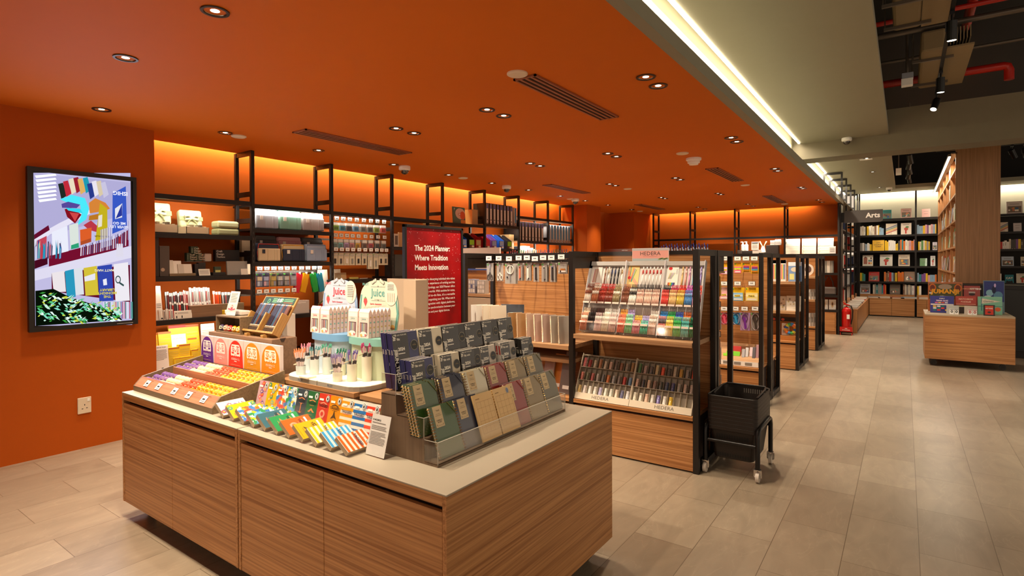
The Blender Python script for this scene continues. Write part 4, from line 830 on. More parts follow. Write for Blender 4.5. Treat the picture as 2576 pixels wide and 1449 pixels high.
BINS = ((('peach', '#d98a6a', '#efe3d4', 'cream', '#d9c2a8'), ('black', '#1d1a1b', '#39302f', 'dark brown', '#3a2420'), ('pink white', '#e9c9c6', '#f2ece4', 'brown black', '#4a2a28'), ('ivory', '#e6dcc8', '#f4efe4', 'white', '#efeae0'), ('pale rose', '#dcc0b8', '#e9d8d0', 'grey white', '#d8d0c8')),
        (('coral', '#e9806a', '#f0a08a', 'orange', '#f0a23a'), ('mint green', '#84d09a', '#a8e0b8', 'lilac', '#b9a6dc'), ('rose', '#d98a98', '#e9b0b8', 'yellow', '#f0c02a'), ('turquoise', '#3fbf9a', '#8ad8c0', 'sky lilac', '#b0a8e0'), ('beige', '#dcb8a0', '#efe6dc', 'white', '#efe9e0')),
        (('salmon', '#e88a78', '#6a5a58', 'blue', '#2a8ad0'), ('yellow', '#f2cf5a', '#f6dc80', 'green', '#1fae5a'), ('light green', '#86d07a', '#4ab85a', 'royal blue', '#2a5ac8'), ('aqua', '#8ad4c8', '#5ab8b0', 'burnt orange', '#d86a2a'), ('dark green', '#2a8a5a', '#1f5a3c', 'navy', '#23264e')))
BINU = ((('white brown', '#c9b4a4', '#8a4a34', 'brown', '#7a3f2c'), ('orange brown', '#b3653f', '#efe4d8', 'cream', '#e0d2c0'), ('dark red', '#8e2f22', '#b0402f', 'crimson', '#b3241f'), ('maroon', '#7f3324', '#9e4a34', 'scarlet', '#b8302a'), ('olive', '#8a7650', '#efe6d6', 'tan', '#a08a60')),
        (('chestnut', '#7c4630', '#8a5238', 'brown', '#8f4d33'), ('milk white', '#efe6d8', '#2f2a28', 'black', '#2a2626'), ('skin pink', '#eab8a4', '#efcabc', 'charcoal', '#3a3636'), ('light peach', '#efc3ae', '#f2d4c4', 'soot black', '#2c2828'), ('blush', '#edbca8', '#f0cfc0', 'cocoa', '#4a3a34')),
        (('strawberry red', '#e2453c', '#ea6a5e', 'black', '#23252f'), ('sand', '#e3b878', '#efd0a0', 'wine', '#b02048'), ('mustard', '#d8b848', '#e6cf80', 'red', '#d62a20'), ('denim blue', '#4a86c0', '#7aa8d4', 'hot pink', '#c858b0'), ('mauve', '#c99ac0', '#dab8d4', 'tomato', '#e0482c')))
for u in range(3):
    x0, x1 = UX[u], UX[u + 1]; bw = (x1 - x0 - .012) / 5
    for tier, B, zb, nm in ((0, BINS, .006, 'bottom'), (1, BINU, .237, 'upper')):
        for k in range(5):
            f, c1, c2, b, c3 = B[u][k]; short = tier == 0 and u == 1 and k in (2, 3)
            for row in (0, 1):
                for q in range(5):
                    x = x0 + .009 + k * bw + (q + .5) * (bw - .003) / 5
                    loc = UP(x, .05 - row * .028, zb + (.0 if row == 0 else .046)); n = (f, b)[row]
                    lab = '%s pen, %s row of the %s bin, %s tier, %s display unit' % (n, ('front', 'back')[row], ORD[k], nm, ('left', 'middle', 'right')[u])
                    put_pen(c1 if row == 0 else c3, c2 if row == 0 else c3, loc, -SL, lab, '%s pens, %s bin, %s tier, %s unit' % (n, ORD[k], nm, ('left', 'middle', 'right')[u]), .105 if short else (.150 if tier == 0 else .128))
    cols = ((('#7a4a34', '#c9a890'), ('#efe8dc', '#c9b08a'), ('#23242c', '#3a4a7a'), ('#1f2026', '#2a3a6a'), ('#191a1c', '#2a2a2c'), ('#efe6d4', '#b08a50')), (('#f2efe9', '#c23a34'),) * 6, (('#e6c07a', '#efd8a8'), ('#efa89a', '#f4c8bc'), ('#e6a0c8', '#efc0dc'), ('#8fc8e0', '#b0dcec'), ('#6fcf8a', '#98e0a8'), ('#a898e0', '#c4b8ec')))[u]
    nms = (('brown', 'white', 'blue black', 'dark navy', 'black', 'ivory gold'), ('white',) * 6, ('honey', 'salmon', 'pink', 'sky blue', 'green', 'lavender'))[u]
    for k in range(6):
        x = x0 + (x1 - x0) * (.44 + .09 * k)
        put_pen(cols[k][0], cols[k][1], UP(x, .004, .41), -SL, '%s sample pen clipped high on the %s display unit, %s from the left' % (nms[k], ('left', 'middle', 'right')[u], ORD[k]), 'sample pens clipped on the display boards', .155, .0062)
# header cards above the pen display
def hcard(x0, x1, z0, z1, y, label, paint, base): 
    t = thing('header_card', label, 'sign', ((x0 + x1) / 2, y, z0)); w = (x1 - x0) / 2; h = z1 - z0
    MB().box(-w, w, 0, .003, 0, h, base).obj('panel', t)
    m = MB(); paint(m, w, h); m.obj('print', t); return t
def ph(m, w, h):
    m.rect(-w + .003, w - .003, h * .22, h - .003, -.0006, mat('#e3a195', .5)); m.rect(-w + .003, w - .003, h - .02, h - .003, -.0009, mat('#b9b4b4')); m.rect(-w + .003, w - .003, .003, h * .22, -.0006, mat('#a9b4b4'))
    m.text('HEDERA', .042, .0, h * .58, -.0012, mat('#5a4a48'), bold=.005, sx=1.1); m.rect(-.06, .06, h * .36, h * .38, -.0012, mat('#b57a70'))
    for k in range(6): m.disc(w * (.5 + .08 * k), h * (.16 + .03 * (k % 3)), .012, .007, -.001, mat('#8a9a6a'), 7)
hcard(-1.83, -1.522, 1.506, 1.613, 4.30, 'pink and grey header card reading HEDERA above the pen display', ph, mat('#d9d2ca', .5))
hcard(-2.14, -1.84, 1.506, 1.612, 4.31, 'clear acrylic header plate left of the pink header card', lambda m, w, h: m.text('mild liner', .014, w * .6, h * .88, -.0006, mat('#d8d0c4')), ACR)
# washi tape stands
WB = (3.95, .402); WLEAN = math.atan2(.175, .341); WLEN = math.hypot(.175, .341)
TPM = {}
def tape_mat(a, b):
    a, b = ['#' + ''.join('%02x' % int(int(q[i:i + 2], 16) * .84 + 40) for i in (1, 3, 5)) for q in (a, b)]
    if (a, b) not in TPM: TPM[(a, b)] = pattern_mat('tape_print', (a, a, b, a), 160, rough=.25)
    return TPM[(a, b)]
STW = mat('#c9bba4', .5); STG = mat('#8f8270', .5)
TAPES = ((('red white', '#8a2a2a', '#e0c0b0'), ('dark red', '#8e1414', '#b03a30'), ('cream', '#b9a184', '#cbb8a0'), ('brown orange', '#8a4a24', '#c08a4a'), ('checked beige', '#bda68c', '#5a4034'), ('spotted pink', '#c9a08a', '#7a3a34'), ('black beige', '#4a3a30', '#b09a84'), ('rust brown', '#6e3a20', '#a0683a'), ('grey brown', '#7a6858', '#a8988a'), ('autumn mix', '#7a5a2a', '#b0482a'),
          ('leaf green', '#2f5a2a', '#5a8a4a'), ('dusty rose', '#9a7a70', '#b8a098'), ('dark grey', '#3f3836', '#8a7a72'), ('sand', '#b39a6a', '#c9b48a'), ('orange red', '#d03a1c', '#e07a50'), ('black and cream', '#2f2824', '#c0a88c'), ('striped tan', '#b09a80', '#6a5444'), ('mustard', '#b07a1c', '#c9a04a'), ('grey floral', '#8a7a70', '#4a4444'), ('red', '#c0301a', '#d06a50')),
         (('red gold', '#9e3a2a', '#d0a070'), ('moss', '#4f4a2a', '#8a8058'), ('rose red', '#b0403a', '#d08070'), ('grey white', '#9a8e84', '#5a504a'), ('charcoal', '#46423e', '#7a7470'), ('orange', '#c05a14', '#d88a44'), ('silver', '#8f8c8a', '#b8b4b0'), ('brown grey', '#6e5a50', '#a08c80'), ('bright red', '#b01f16', '#d04a3a'), ('steel blue', '#5a7aa0', '#8aa4c0'),
          ('pink spotted', '#c79c86', '#3a2a28'), ('night black', '#241f24', '#5a5058'), ('cream cherry', '#c9ae90', '#a04030'), ('brown floral', '#7a5a4c', '#b09080'), ('forest', '#37342a', '#6a6450'), ('ink blue', '#232a44', '#5a6a9a'), ('indigo', '#2c2c5a', '#6060a0'), ('ash', '#8a8274', '#b0a898'), ('pale blush', '#b89a88', '#80685c'), ('pearl blush', '#bda494', '#8a7468')),
         (('gold', '#b08a3a', '#d8b870'), ('white pink', '#e0d4c8', '#c08a98'), ('white', '#e6e0d6', '#b8b0a4'), ('ivory white', '#e2dacc', '#bab2a0'), ('lilac', '#a8a0c8', '#d0c8e0'), ('white green', '#dcd8c8', '#a8b898'), ('sea green', '#d8d4c4', '#4f9080'), ('white orange', '#e0d0b8', '#d07a3a'), ('navy dot', '#3a3a62', '#c0bcd0'), ('frost', '#d8d4d4', '#a8a4b0'),
          ('cream lace', '#dcd4bc', '#b0a888'), ('cream dot', '#d8ceb8', '#b09a80'), ('peach', '#d8a88a', '#e8d0bc'), ('pearl', '#dcd6ca', '#b8b0a8'), ('violet', '#5f4f9a', '#9a8ec8'), ('plain white', '#e9e2d6', '#e0d8cc'), ('yellow', '#d8a810', '#f0d058'), None, None, None))
def roll_mesh(a, b):
    m = MB(); m.lathe([(.0125, 0), (.0138, .0005), (.0138, .0112), (.0125, .0118), (.009, .0118), (.009, 0)], tape_mat(a, b), 14, caps=False); return m.mesh('washi_tape', True)
for s, (x0, x1) in enumerate(((-2.187, -1.716), (-1.710, -1.238))):
    w = x1 - x0; cw = (w - .008) / 10
    t = thing('tape_stand', 'slanted divided tape stand on the %s half of the gondola deck' % ('left', 'right')[s], 'display stand', ((x0 + x1) / 2, WB[0], WB[1]), rot=(-WLEAN, 0, 0), group='slanted tape stands')
    MB().box(-w / 2, w / 2, .03, .034, 0, WLEN, STG).obj('back_plate', t)
    for sx in (-1, 1): MB().box(sx * w / 2 - .002, sx * w / 2 + .002, -.004, .034, 0, WLEN, STW).obj('side_panel', t)
    MB().box(-w / 2, w / 2, -.006, -.003, 0, .052, STW).obj('front_lip', t)
    m = MB(); m.text('HEDERA', .036, (-.005, .035)[s], .026, -.0066, mat('#5e5448'), bold=.005, sx=1.1); m.obj('lettering', t)
    for z in (.052, .16, .27, WLEN - .014): MB().box(-w / 2, w / 2, 0, .03, z - .004, z, STG if z > .06 else STW).obj('tier_ledge', t)
    for tier, z in enumerate((.052, .16, .27)):
        for k in range(11): x = -w / 2 + .004 + k * cw; MB().box(x - .0008, x + .0008, 0, .03, z, z + .10, STG if tier else STW).obj('divider', t)
    for tier, z in ((2, .052), (1, .16), (0, .27)):
        for k in range(10):
            c = TAPES[tier][s * 10 + k]
            if not c: continue
            me = roll_mesh(c[1], c[2]); n = 5 if tier else (5 if k % 3 else 6)
            for q in range(n):
                p = Matrix.Rotation(-WLEAN, 4, 'X') @ Vector((-w / 2 + .004 + (k + .5) * cw, .0145, z + .002 + q * .0125))
                o = bpy.data.objects.new('washi_tape', me); C.objects.link(o); o.location = Vector(((x0 + x1) / 2, WB[0], WB[1])) + p; o.rotation_euler = (-WLEAN, 0, RNG.uniform(-1, 1) * 0)
                tag(o, '%s patterned tape roll stacked in the %s tier of the %s tape stand' % (c[0], ('top', 'middle', 'bottom')[tier], ('left', 'right')[s]), 'tape', '%s tape rolls, %s tier, %s stand' % (c[0], ('top', 'middle', 'bottom')[tier], ('left', 'right')[s]))
# ------------------------------------------------------------------ hooks and hanging packs
def hook(x, y, yb, z, label, group, rz=0, w=.062, h=.04):
    """a wire hook from the back panel with a flip price tag in front"""
    t = thing('display_hook', label, 'hook', (x, y, z), rz, group)
    d = yb - y
    MB().tube([(0, d, 0), (0, 0, 0), (0, -.008, .012)], .0022, CHROME, 6).obj('wire', t)
    MB().tube([(0, d, .03), (0, 0, .03)], .0018, CHROME, 6).obj('tag_arm', t)
    m = MB(); m.box(-w / 2 - .004, w / 2 + .004, -.004, 0, .022, .03 + h, mat('#3a332d', .4)); m.box(-w / 2, w / 2, -.006, -.004, .026, .026 + h, PAPER); m.rect(-w * .26, w * .26, .026 + h * .46, .026 + h * .62, -.0064, INK); m.rect(-w * .4, w * .3, .026 + h * .78, .026 + h * .83, -.0064, mat('#9a948c')); m.rect(-w * .4, w * .4, .026 + h * .16, .026 + h * .24, -.0064, mat('#9a948c')); m.obj('price_tag', t)
    return t
CARDG = mat('#b7b2ab', .45)
def pouch(w, h, item, card='#b7b2ab', label=True):
    o = thing('hanging_pack', '', 'hanging pack')
    m = MB(); m.box(-w / 2, w / 2, .001, .0025, -h, 0, mat(card, .5, alpha=.75 if card == '#b7b2ab' else 1)); m.box(-w / 2 + .004, -w / 2 + .016, -.0008, .001, -.022, -.008, mat('#4fae3a', .5)); m.obj('backing_card', o)
    m = MB(); item(m, w, h); m.obj('product', o)
    MB().box(-w / 2 - .003, w / 2 + .003, -.008, .003, -h - .003, 0, FILM).obj('clear_bag', o); return o
SIL = mat('#b8b4ae', .3, .8); BK = mat('#2a2624', .4); WT = mat('#e6e0d6', .4)
def ring(m, cx, cz, rx, rz, t, mt, y=-.003):
    m.tube([(cx + rx * cos(2 * pi * k / 16), y, cz + rz * sin(2 * pi * k / 16)) for k in range(17)], t, mt, 6, caps=False)
def scissors(hc):
    def f(m, w, h):
        m.bar((-.004, -.003, -.015), (.002, -.003, -h * .55), .007, .002, SIL); m.bar((.004, -.003, -.015), (-.002, -.003, -h * .55), .007, .002, SIL)
        m.bar((0, -.003, -h * .5), (-.016, -.003, -h * .72), .007, .005, hc); m.bar((0, -.003, -h * .5), (.016, -.003, -h * .72), .007, .005, hc); ring(m, -.018, -h * .8, .012, .024, .0035, hc); ring(m, .018, -h * .8, .012, .024, .0035, hc)
    return f
def magnifier(m, w, h): ring(m, 0, -h * .3, .038, .038, .004, WT); m.bar((0, -.003, -.02), (0, -.003, -h * .5), .012, .003, WT); m.bar((0, -.003, -h * .52), (0, -.003, -h * .9), .008, .005, SIL); m.disc(-.03, -h * .68, .009, .009, -.004, BK)
def stick(c, c2=None):
    def f(m, w, h): m.box(-.008, .008, -.007, 0, -h * .9, -h * .24, mat(c, .4)); m.box(-.006, .006, -.007, 0, -h * .3, -h * .2, mat(c2 or c, .4)); m.disc(w * .18, -h * .88, .008, .008, -.0085, BK)
    return f
def clips(m, w, h):
    for k in range(7): m.bar((-.02 + k * .008, -.004, -h * .7), (-.012 + k * .006, -.004, -h * .55), .004, .004, mat('#c9803a', .4))
    m.rect(-w * .4, w * .4, -h * .85, -h * .72, -.005, WT); m.disc(-w * .2, -h * .78, .008, .008, -.0055, BK)
LHK = ((240, 103, 'scissors with dark grey grips', .075, .165, scissors(mat('#4a4642', .4)), 1), (325, 103, 'scissors with white grips', .075, .165, scissors(WT), 1), (413, 106, 'white ring magnifier', .118, .182, magnifier, 3), (497, 100, 'coral paper knife', .05, .158, stick('#d87a5a'), 3), (567, 98, 'white cutter', .055, .158, stick('#efe8de', '#8a8a8a'), 2), (636, 106, 'black slim cutter', .058, .158, stick('#2a2624'), 1), (706, 97, 'grey pen knife', .055, .165, stick('#8a8682', '#efe8de'), 3), (777, 97, 'black pen knife', .05, .165, stick('#2f2c2a', '#5a7ab0'), 3), (862, 90, 'set of copper clips', .085, .10, clips, 2))
for k, (cx, cy, nm, w, h, it, n) in enumerate(LHK):
    p = at(1160 + cx / 3.4143, 620 + cy / 3.4143, y=4.06)
    hook(p.x, 4.06, 4.39, p.z - .045, 'wire hook with price tag over the %s pack' % nm, 'hooks in the left bay of the nearest gondola')
    pr = pouch(w, h, it)
    for q in range(n): place(pr, p.x, 4.075 + q * .016, p.z - .043 + .0, 0, 0, 'clear hanging pack with %s%s' % (nm, ', at the front of its hook' if q == 0 else ', behind the front pack'), '%s packs' % nm if n > 1 else None)
# spiral notebooks on the shelf below
def booklet(col, w, h, d, spir=True, name='spiral_notebook'):
    o = thing(name, '', 'notebook'); m = MB(); m.box(-w / 2, w / 2, 0, d, 0, h, mat(col, .35, coat=.3)); m.box(-w / 2 + .002, w / 2 + .0004, .002, d - .002, .001, h + .0004, mat('#e0d6c4')); m.obj('book', o, bevel=.001)
    if spir: m = MB(); loops(m, -w / 2, h, d * .62, 22, mat('#b8a68a', .3, .8), d / 2, .0009); m.obj('wire_binding', o)
    return o
zs = .8225
for k, (px, cn, ch, hh) in enumerate(((465, 'tan brown', '#9a7040', .235), (540, 'camel', '#a67c4e', .235), (622, 'rose beige', '#b99a84', .235), (690, 'dusty pink', '#b3907e', .235), (758, 'taupe pink', '#a68a7c', .232), (832, 'grey beige', '#a09484', .23), (900, 'warm grey', '#9a9084', .23))):
    p = at(1160 + px / 3.4143, 780, y=4.02)
    place(booklet(ch, .13, hh, .02), p.x, 4.03, zs, 5, 52, '%s wire bound notebook, %s from the left in the row of earthy ones' % (cn, ORD[k]), 'earth toned notebooks on the gondola shelf')
for k, (px, cn, ch, hh) in enumerate(((150, 'white', '#d8d2ca', .29), (195, 'milky white', '#cfc8be', .29), (250, 'cream spiral', '#d9cdb8', .29), (312, 'off white spiral', '#d4c6b0', .29))):
    p = at(1160 + px / 3.4143, 780, y=4.0); place(booklet(ch, .16, hh, .015, k > 1), p.x, 4.02, zs, 4, 56, '%s tall notebook at the left end of the gondola shelf' % cn, None)
p = at(1160 + 430 / 3.4143, 780, y=4.1)
place(booklet('#3f444c', .22, .30, .014), p.x, 4.10, zs, 8, 18, 'large charcoal grey spiral pad with a pale blue slip on the gondola shelf', None)
for k, (px, py, cn, ch, w, h) in enumerate(((1373, 922, 'pinkish grey', '#8f7264', .10, .14), (1392, 905, 'orange', '#c0701c', .10, .09), (1398, 935, 'mauve brown', '#86706a', .12, .18), (1420, 930, 'grey brown', '#6e6058', .12, .18), (1418, 900, 'dusky rose', '#7c5a4a', .1, .1))):
    p = at(px, py, y=4.03); t = thing('pouch_pack', '%s flat pack standing low on the deck of the nearest gondola' % cn, 'pack', (p.x, 4.03 + .04 * (k % 3), .4005), rot=(radians(-16), 0, 0))
    MB().box(-w / 2, w / 2, 0, .02, 0, p.z - .4 + h / 2, mat(ch, .4, coat=.4)).obj('pouch', t, bevel=.004); MB().box(-w / 4, w / 4, -.001, 0, .04, .07, PAPER).obj('sticker', t)
# pens in tubs that show over the top of the nearest gondola
for k in range(40):
    p = at(1285 + k * 3.6, 634, y=4.75); c = ('#b03a34', '#2f8a5a', '#c0504a', '#6a8a9a', '#3a4a8a', '#a03060', '#2a6a4a', '#4a3a5a')[(k // 5) % 8]
    put_pen(c, '#d8d0c8', (p.x, 4.75 + .012 * (k % 3), 1.47), 0, 'coloured pen whose top shows above the black top rail, left bay', 'pens showing over the left bay of the nearest gondola', .15 + .012 * (k % 2))
MB_ = MB().box(-3.28, -2.23, 4.70, 4.80, 1.46, 1.50, mat('#8a8078', .5)); tag(MB_.obj('pen_tub'), 'grey pen tub behind the top rail of the left bay', 'tub')
for k in range(26):
    p = at(1664 + k * 4.6, 630, y=4.75); c = ('#2a3a9a', '#3a4ab0', '#222a6a', '#5a6ac0')[k % 4]
    put_pen(c, '#c8ccd8', (p.x, 4.75 + .012 * (k % 3), 1.49), 0, 'blue pen whose top shows above the gondola behind the header card', 'blue pens showing over the right bay of the nearest gondola', .15 + .01 * (k % 3))
tag(MB().box(-1.78, -1.23, 4.70, 4.80, 1.42, 1.55, mat('#4a423c', .6)).obj('pen_tub'), 'dark fabric tub holding blue pens on the back of the nearest gondola', 'tub')
for x0_, x1_ in ((-3.28, -2.23), (-1.78, -1.23)): MB().box(x0_, x1_, .5, .90, 1.405 if x0_ > -2 else 1.44, 1.42 if x0_ > -2 else 1.46, SHW).obj('rear_shelf', G1)
# ------------------------------------------------------------------ second gondola: sticky note packs
YE = '#e8b40e'
def notes(c, c2): 
    def f(m, w, h): m.box(-w * .45, w * .45, -.012, 0, -h * .96, -h * .38, mat(c, .5)); m.rect(-w * .45, w * .45, -h * .66, -h * .5, -.0125, mat(c2, .5)); m.poly([(-w * .3, -h * .55), (w * .2, -h * .52), (w * .22, -h * .66), (-w * .28, -h * .69)][::-1], -.0132, mat('#f2d21a')); m.text('Post-it', w * .16, -w * .03, -h * .605, -.0136, mat('#23325a'), bold=.03); m.rect(-w * .35, w * .35, -h * .9, -h * .8, -.0128, WT)
    return f
def flags(m, w, h): [m.box(-w * .4, w * .4, -.008, 0, -h * (.42 + k * .14), -h * (.32 + k * .14), mat(c)) for k, c in enumerate(('#d84a6a', '#8a4ab0', '#4ab0c8', '#e08a2a'))]
def caliper(c):
    def f(m, w, h): ring(m, 0, -h * .3, w * .25, h * .18, .004, mat(c, .3)); m.bar((-.006, -.006, -h * .25), (.01, -.006, -h * .9), .022, .006, mat(c, .3)); ring(m, 0, -h * .5, w * .42, h * .46, .003, mat('#b9a8b0', .3), -.004)
    return f
PK2 = ((172, 115, 'yellow neon sticky notes', .075, .115, notes('#e0608a', '#9ade3a'), YE, 2), (220, 115, 'orange page flags', .075, .10, flags, YE, 2), (268, 115, 'rainbow page flags', .075, .115, flags, YE, 2), (68, 115, 'pink sticky note pads', .075, .13, notes('#e890b0', '#f0c0d0'), YE, 2), (102, 115, 'lilac sticky notes', .07, .13, notes('#d8a0c8', '#f0d0e0'), YE, 2),
       (172, 258, 'light blue sticky notes', .115, .145, notes('#8ab8d8', '#b8d8ec'), YE, 3), (253, 258, 'pale yellow sticky notes', .13, .145, notes('#e6d68a', '#f0e6b8'), YE, 3), (95, 258, 'rose sticky notes', .10, .13, notes('#e0a0a8', '#f0c8cc'), '#d8b8b0', 2),
       (95, 402, 'pink tape cutter', .09, .13, caliper('#d0506a'), '#c2405a', 2), (160, 402, 'blue tape cutter', .085, .13, caliper('#2a8ab8'), '#3a7aa8', 2), (212, 402, 'purple corrector', .095, .19, caliper('#6a2a8a'), '#b088b8', 2), (272, 402, 'black corrector', .095, .19, caliper('#3a3430'), '#8a8078', 2))
for cx, cy, nm, w, h, it, cc, n in PK2:
    p = at(1780 + cx / 2.275, 600 + cy / 2.275, y=6.24)
    hook(p.x, 6.24, 6.56, p.z - .045, 'wire hook with price tag over the %s' % nm, 'hooks on the second gondola')
    pr = pouch(w, h, it, cc)
    for q in range(n): place(pr, p.x, 6.255 + q * .022, p.z - .043, 0, 0, 'hanging pack of %s%s on the second gondola' % (nm, ' in front' if q == 0 else ' behind'), '%s packs' % nm)
t = thing('sloping_tray', 'white fronted tray of stationery on the deck of the second gondola', 'tray', (-1.70, 6.13, .401))
MB().prism([(0, 0), (0, .055), (.02, .06), (.3, .20), (.3, 0)], -.47, .47, SHW, 'yz').obj('wedge', t); m = MB(); m.rect(-.47, .47, .005, .055, -.001, PAPER); [m.rect(-.43 + k * .11, -.36 + k * .11, .015, .045, -.002, mat('#8a847c')) for k in range(8)]; m.obj('label_strip', t)
for k, (px, cn, ch, w, h) in enumerate(((1834, 'lime green', '#8ad02a', .10, .03), (1846, 'bright green', '#7ac82a', .14, .05), (1852, 'red', '#b02a24', .10, .10), (1872, 'silver', '#a8a4a8', .03, .09), (1880, 'pale grey', '#c8c4c4', .03, .1), (1890, 'white pink', '#d8c0c4', .03, .10), (1898, 'dark grey', '#5a5458', .03, .12), (1906, 'pinkish', '#a87a80', .03, .14), (1912, 'charcoal', '#4a4448', .03, .15))):
    p = at(px, 880, y=6.25); t = tag(MB().box(-w / 2, w / 2, 0, .03, 0, h, mat(ch, .4, coat=.3)).obj('stationery_box', loc=(p.x, 6.2 + .012 * (k % 3), .4875 + .006 * (k % 3)), rot=(radians(-20), 0, 0), bevel=.002), '%s small stationery pack in the sloping tray of the second gondola' % cn, 'stationery pack')
# hanging strip on the rear of the nearest gondola, seen through its end frame
for k, (z, cn, ch) in enumerate(((1.38, 'yellow', '#d8b83a'), (1.1, 'clear', '#a8a4a0'), (.85, 'pale', '#c0b8b0'), (.62, 'grey', '#8f8a84'))):
    pr = pouch(.09, .17, notes(ch, '#d8d0c8'), ch); place(pr, -1.29, 4.80, z, 0, 150, '%s pack hanging on the rear face of the nearest gondola' % cn, None); hook(-1.29, 4.80, 4.46, z - .002, 'hook holding the %s pack on the rear of the nearest gondola' % cn, 'rear hooks of the nearest gondola')
# ------------------------------------------------------------------ third and fourth gondolas: boxes on shelves
def gbox(px0, px1, y, z, h, d, ch, label, cat='box', paint=None, lean=0):
    a = at(px0, 700, y=y).x; b = at(px1, 700, y=y).x; t = thing('stationery_box', label, cat, ((a + b) / 2, y, z), rot=(radians(-lean), 0, 0)); w = (b - a) / 2
    MB().box(-w, w, 0, d, 0, h, mat(ch, .5)).obj('carton', t, bevel=.002); m = MB(); (paint or (lambda m, w, h: m.rect(-w * .6, w * .6, h * .3, h * .7, -.001, mat('#8a847c'))))(m, w, h); m.obj('print', t); return t
def doodle(m, w, h):
    r = random.Random(int(w * 1e4))
    for k in range(12): x, z = r.uniform(-w * .8, w * .6), r.uniform(h * .1, h * .75); m.rect(x, x + w * r.uniform(.1, .35), z, z + h * r.uniform(.05, .16), -.001 - k * .0002, mat(r.choice(('#5a5048', '#b8a878', '#8a8070', '#d8cdb8'))))
def stripes(m, w, h):
    for k, c in enumerate(('#c2263a', '#e08a2a', '#e0c83a', '#3a9a5a', '#2a5aa8', '#7a3a8a')): m.rect(-w * .8 + k * w * .26, -w * .6 + k * w * .26, h * .1, h * .8, -.001, mat(c)); m.rect(-w, w, h * .85, h, -.001, WT)
gbox(1944, 1957, 8.56, 1.221, .30, .05, '#d8d4d0', 'slim white pen pack with rainbow stripes at the left on the third gondola', paint=stripes)
gbox(1964, 1977, 8.56, 1.221, .30, .05, '#dcd8d4', 'slim white pen pack with rainbow stripes beside the blue pack on the third gondola', paint=stripes)
gbox(1983, 2016, 8.55, 1.221, .27, .04, '#7a9ac8', 'blue and white pack with a pale oval on the third gondola', paint=lambda m, w, h: (m.rect(-w, w, h * .8, h, -.001, mat('#dfe6ee')), m.disc(0, h * .62, w * .6, h * .12, -.0015, mat('#ded2b8')), m.rect(-w * .8, -w * .1, h * .1, h * .4, -.001, mat('#d8d890')), m.rect(w * .1, w * .8, h * .05, h * .45, -.001, mat('#3a62a8'))))
gbox(1945, 1976, 8.6, .811, .20, .05, '#d4cdbf', 'cream doodle patterned flat box, left of two on the third gondola', paint=doodle, lean=6)
gbox(1978, 2013, 8.56, .811, .21, .05, '#d8d2c4', 'cream doodle patterned flat box, right of two on the third gondola', paint=doodle, lean=6)
t = thing('cardboard_tray', 'brown cardboard counter tray with a dark header on the deck of the third gondola', 'tray', (-1.56, 8.52, .401))
MB().box(-.33, .33, 0, .28, 0, .06, mat('#a8682c', .6)).obj('tray', t); MB().box(-.33, .33, .26, .28, .06, .30, mat('#a8682c', .6)).obj('back', t); m = MB(); m.rect(-.33, .33, .24, .30, .258, mat('#241a18')); [m.disc(-.05 + k * .06, .265, .022, .018, .256, mat('#c84a3a')) for k in range(4)]; m.obj('header_print', t)
gbox(1966, 1985, 8.60, .461, .17, .01, '#e2dbd0', 'white photo card in the cardboard tray on the third gondola', 'card', lambda m, w, h: (m.disc(0, h * .7, w * .6, h * .12, -.001, mat('#c87a4a')), m.rect(-w * .7, w * .7, h * .2, h * .45, -.001, mat('#a8a09a'))), 8)
t = thing('ring_toy', 'rainbow ring shaped pack in the cardboard tray on the third gondola', 'stationery pack', (-1.30, 8.58, .56), rot=(radians(-10), 0, 0)); m = MB()
for k in range(12):
    a0, a1 = 2 * pi * k / 12, 2 * pi * (k + 1) / 12; m.tube([(.062 * cos(a0), 0, .062 * sin(a0)), (.062 * cos(a1), 0, .062 * sin(a1))], .025, mat(('#e0a02a', '#e0702a', '#3a8ad0', '#4ab05a', '#d8d040', '#2a5ab0')[k % 6], .4), 10)
m.obj('ring', t)
for k in range(3):
    gbox(2032 + k * 8, 2039 + k * 8, 10.58 + .03 * k, .856, .17, .09, '#c9c4bc', 'small pale carton, %s of three on the middle shelf of the fourth gondola' % ORD[k]); gbox(2032 + k * 8, 2039 + k * 8, 10.58 + .03 * k, .401, .22, .09, '#c4beb6', 'small pale carton, %s of three on the deck of the fourth gondola' % ORD[k])
t = thing('round_box', 'round pale gift box with dark ornament standing on the top shelf of the fourth gondola', 'box', (-1.36, 10.62, 1.246)); MB().tube([(0, 0, .11), (0, .05, .11)], .105, mat('#d8c8b8', .4), 20).obj('drum', t); m = MB(); m.disc(.02, .12, .05, .06, -.002, mat('#5a4038')); m.obj('print', t)
# ------------------------------------------------------------------ shelving along the left orange wall
FX, RX = -5.595, -5.90
LY = (3.19, 4.175, 5.135, 6.13, 7.14, 8.12, 9.11, 10.085)
def ladder(name, x0, y0, x1, y1, h, rungs, label, group):
    """an upright ladder frame: front post, rear post, rungs between"""
    t = thing(name, label, 'shelf frame', ((x0 + x1) / 2, (y0 + y1) / 2, 0), group=group); cx, cy = (x0 + x1) / 2, (y0 + y1) / 2
    for nm, x, y in (('front_post', x0, y0), ('rear_post', x1, y1)): MB().box(x - cx - .018, x - cx + .018, y - cy - .018, y - cy + .018, 0, h, DARK).obj(nm, t, bevel=.0015)
    for z in rungs: MB().bar((x0 - cx, y0 - cy, z), (x1 - cx, y1 - cy, z), .025, .05, DARK).obj('rung', t)
    m = MB(); sl = mat('#4a443e', .4, .4)
    if x0 != x1:
        for k in range(26): m.box(x0 - cx + .0182, x0 - cx + .0186, -.004, .004, .55 + k * .06, .575 + k * .06, sl)
    m.obj('slot_strip', t); return t
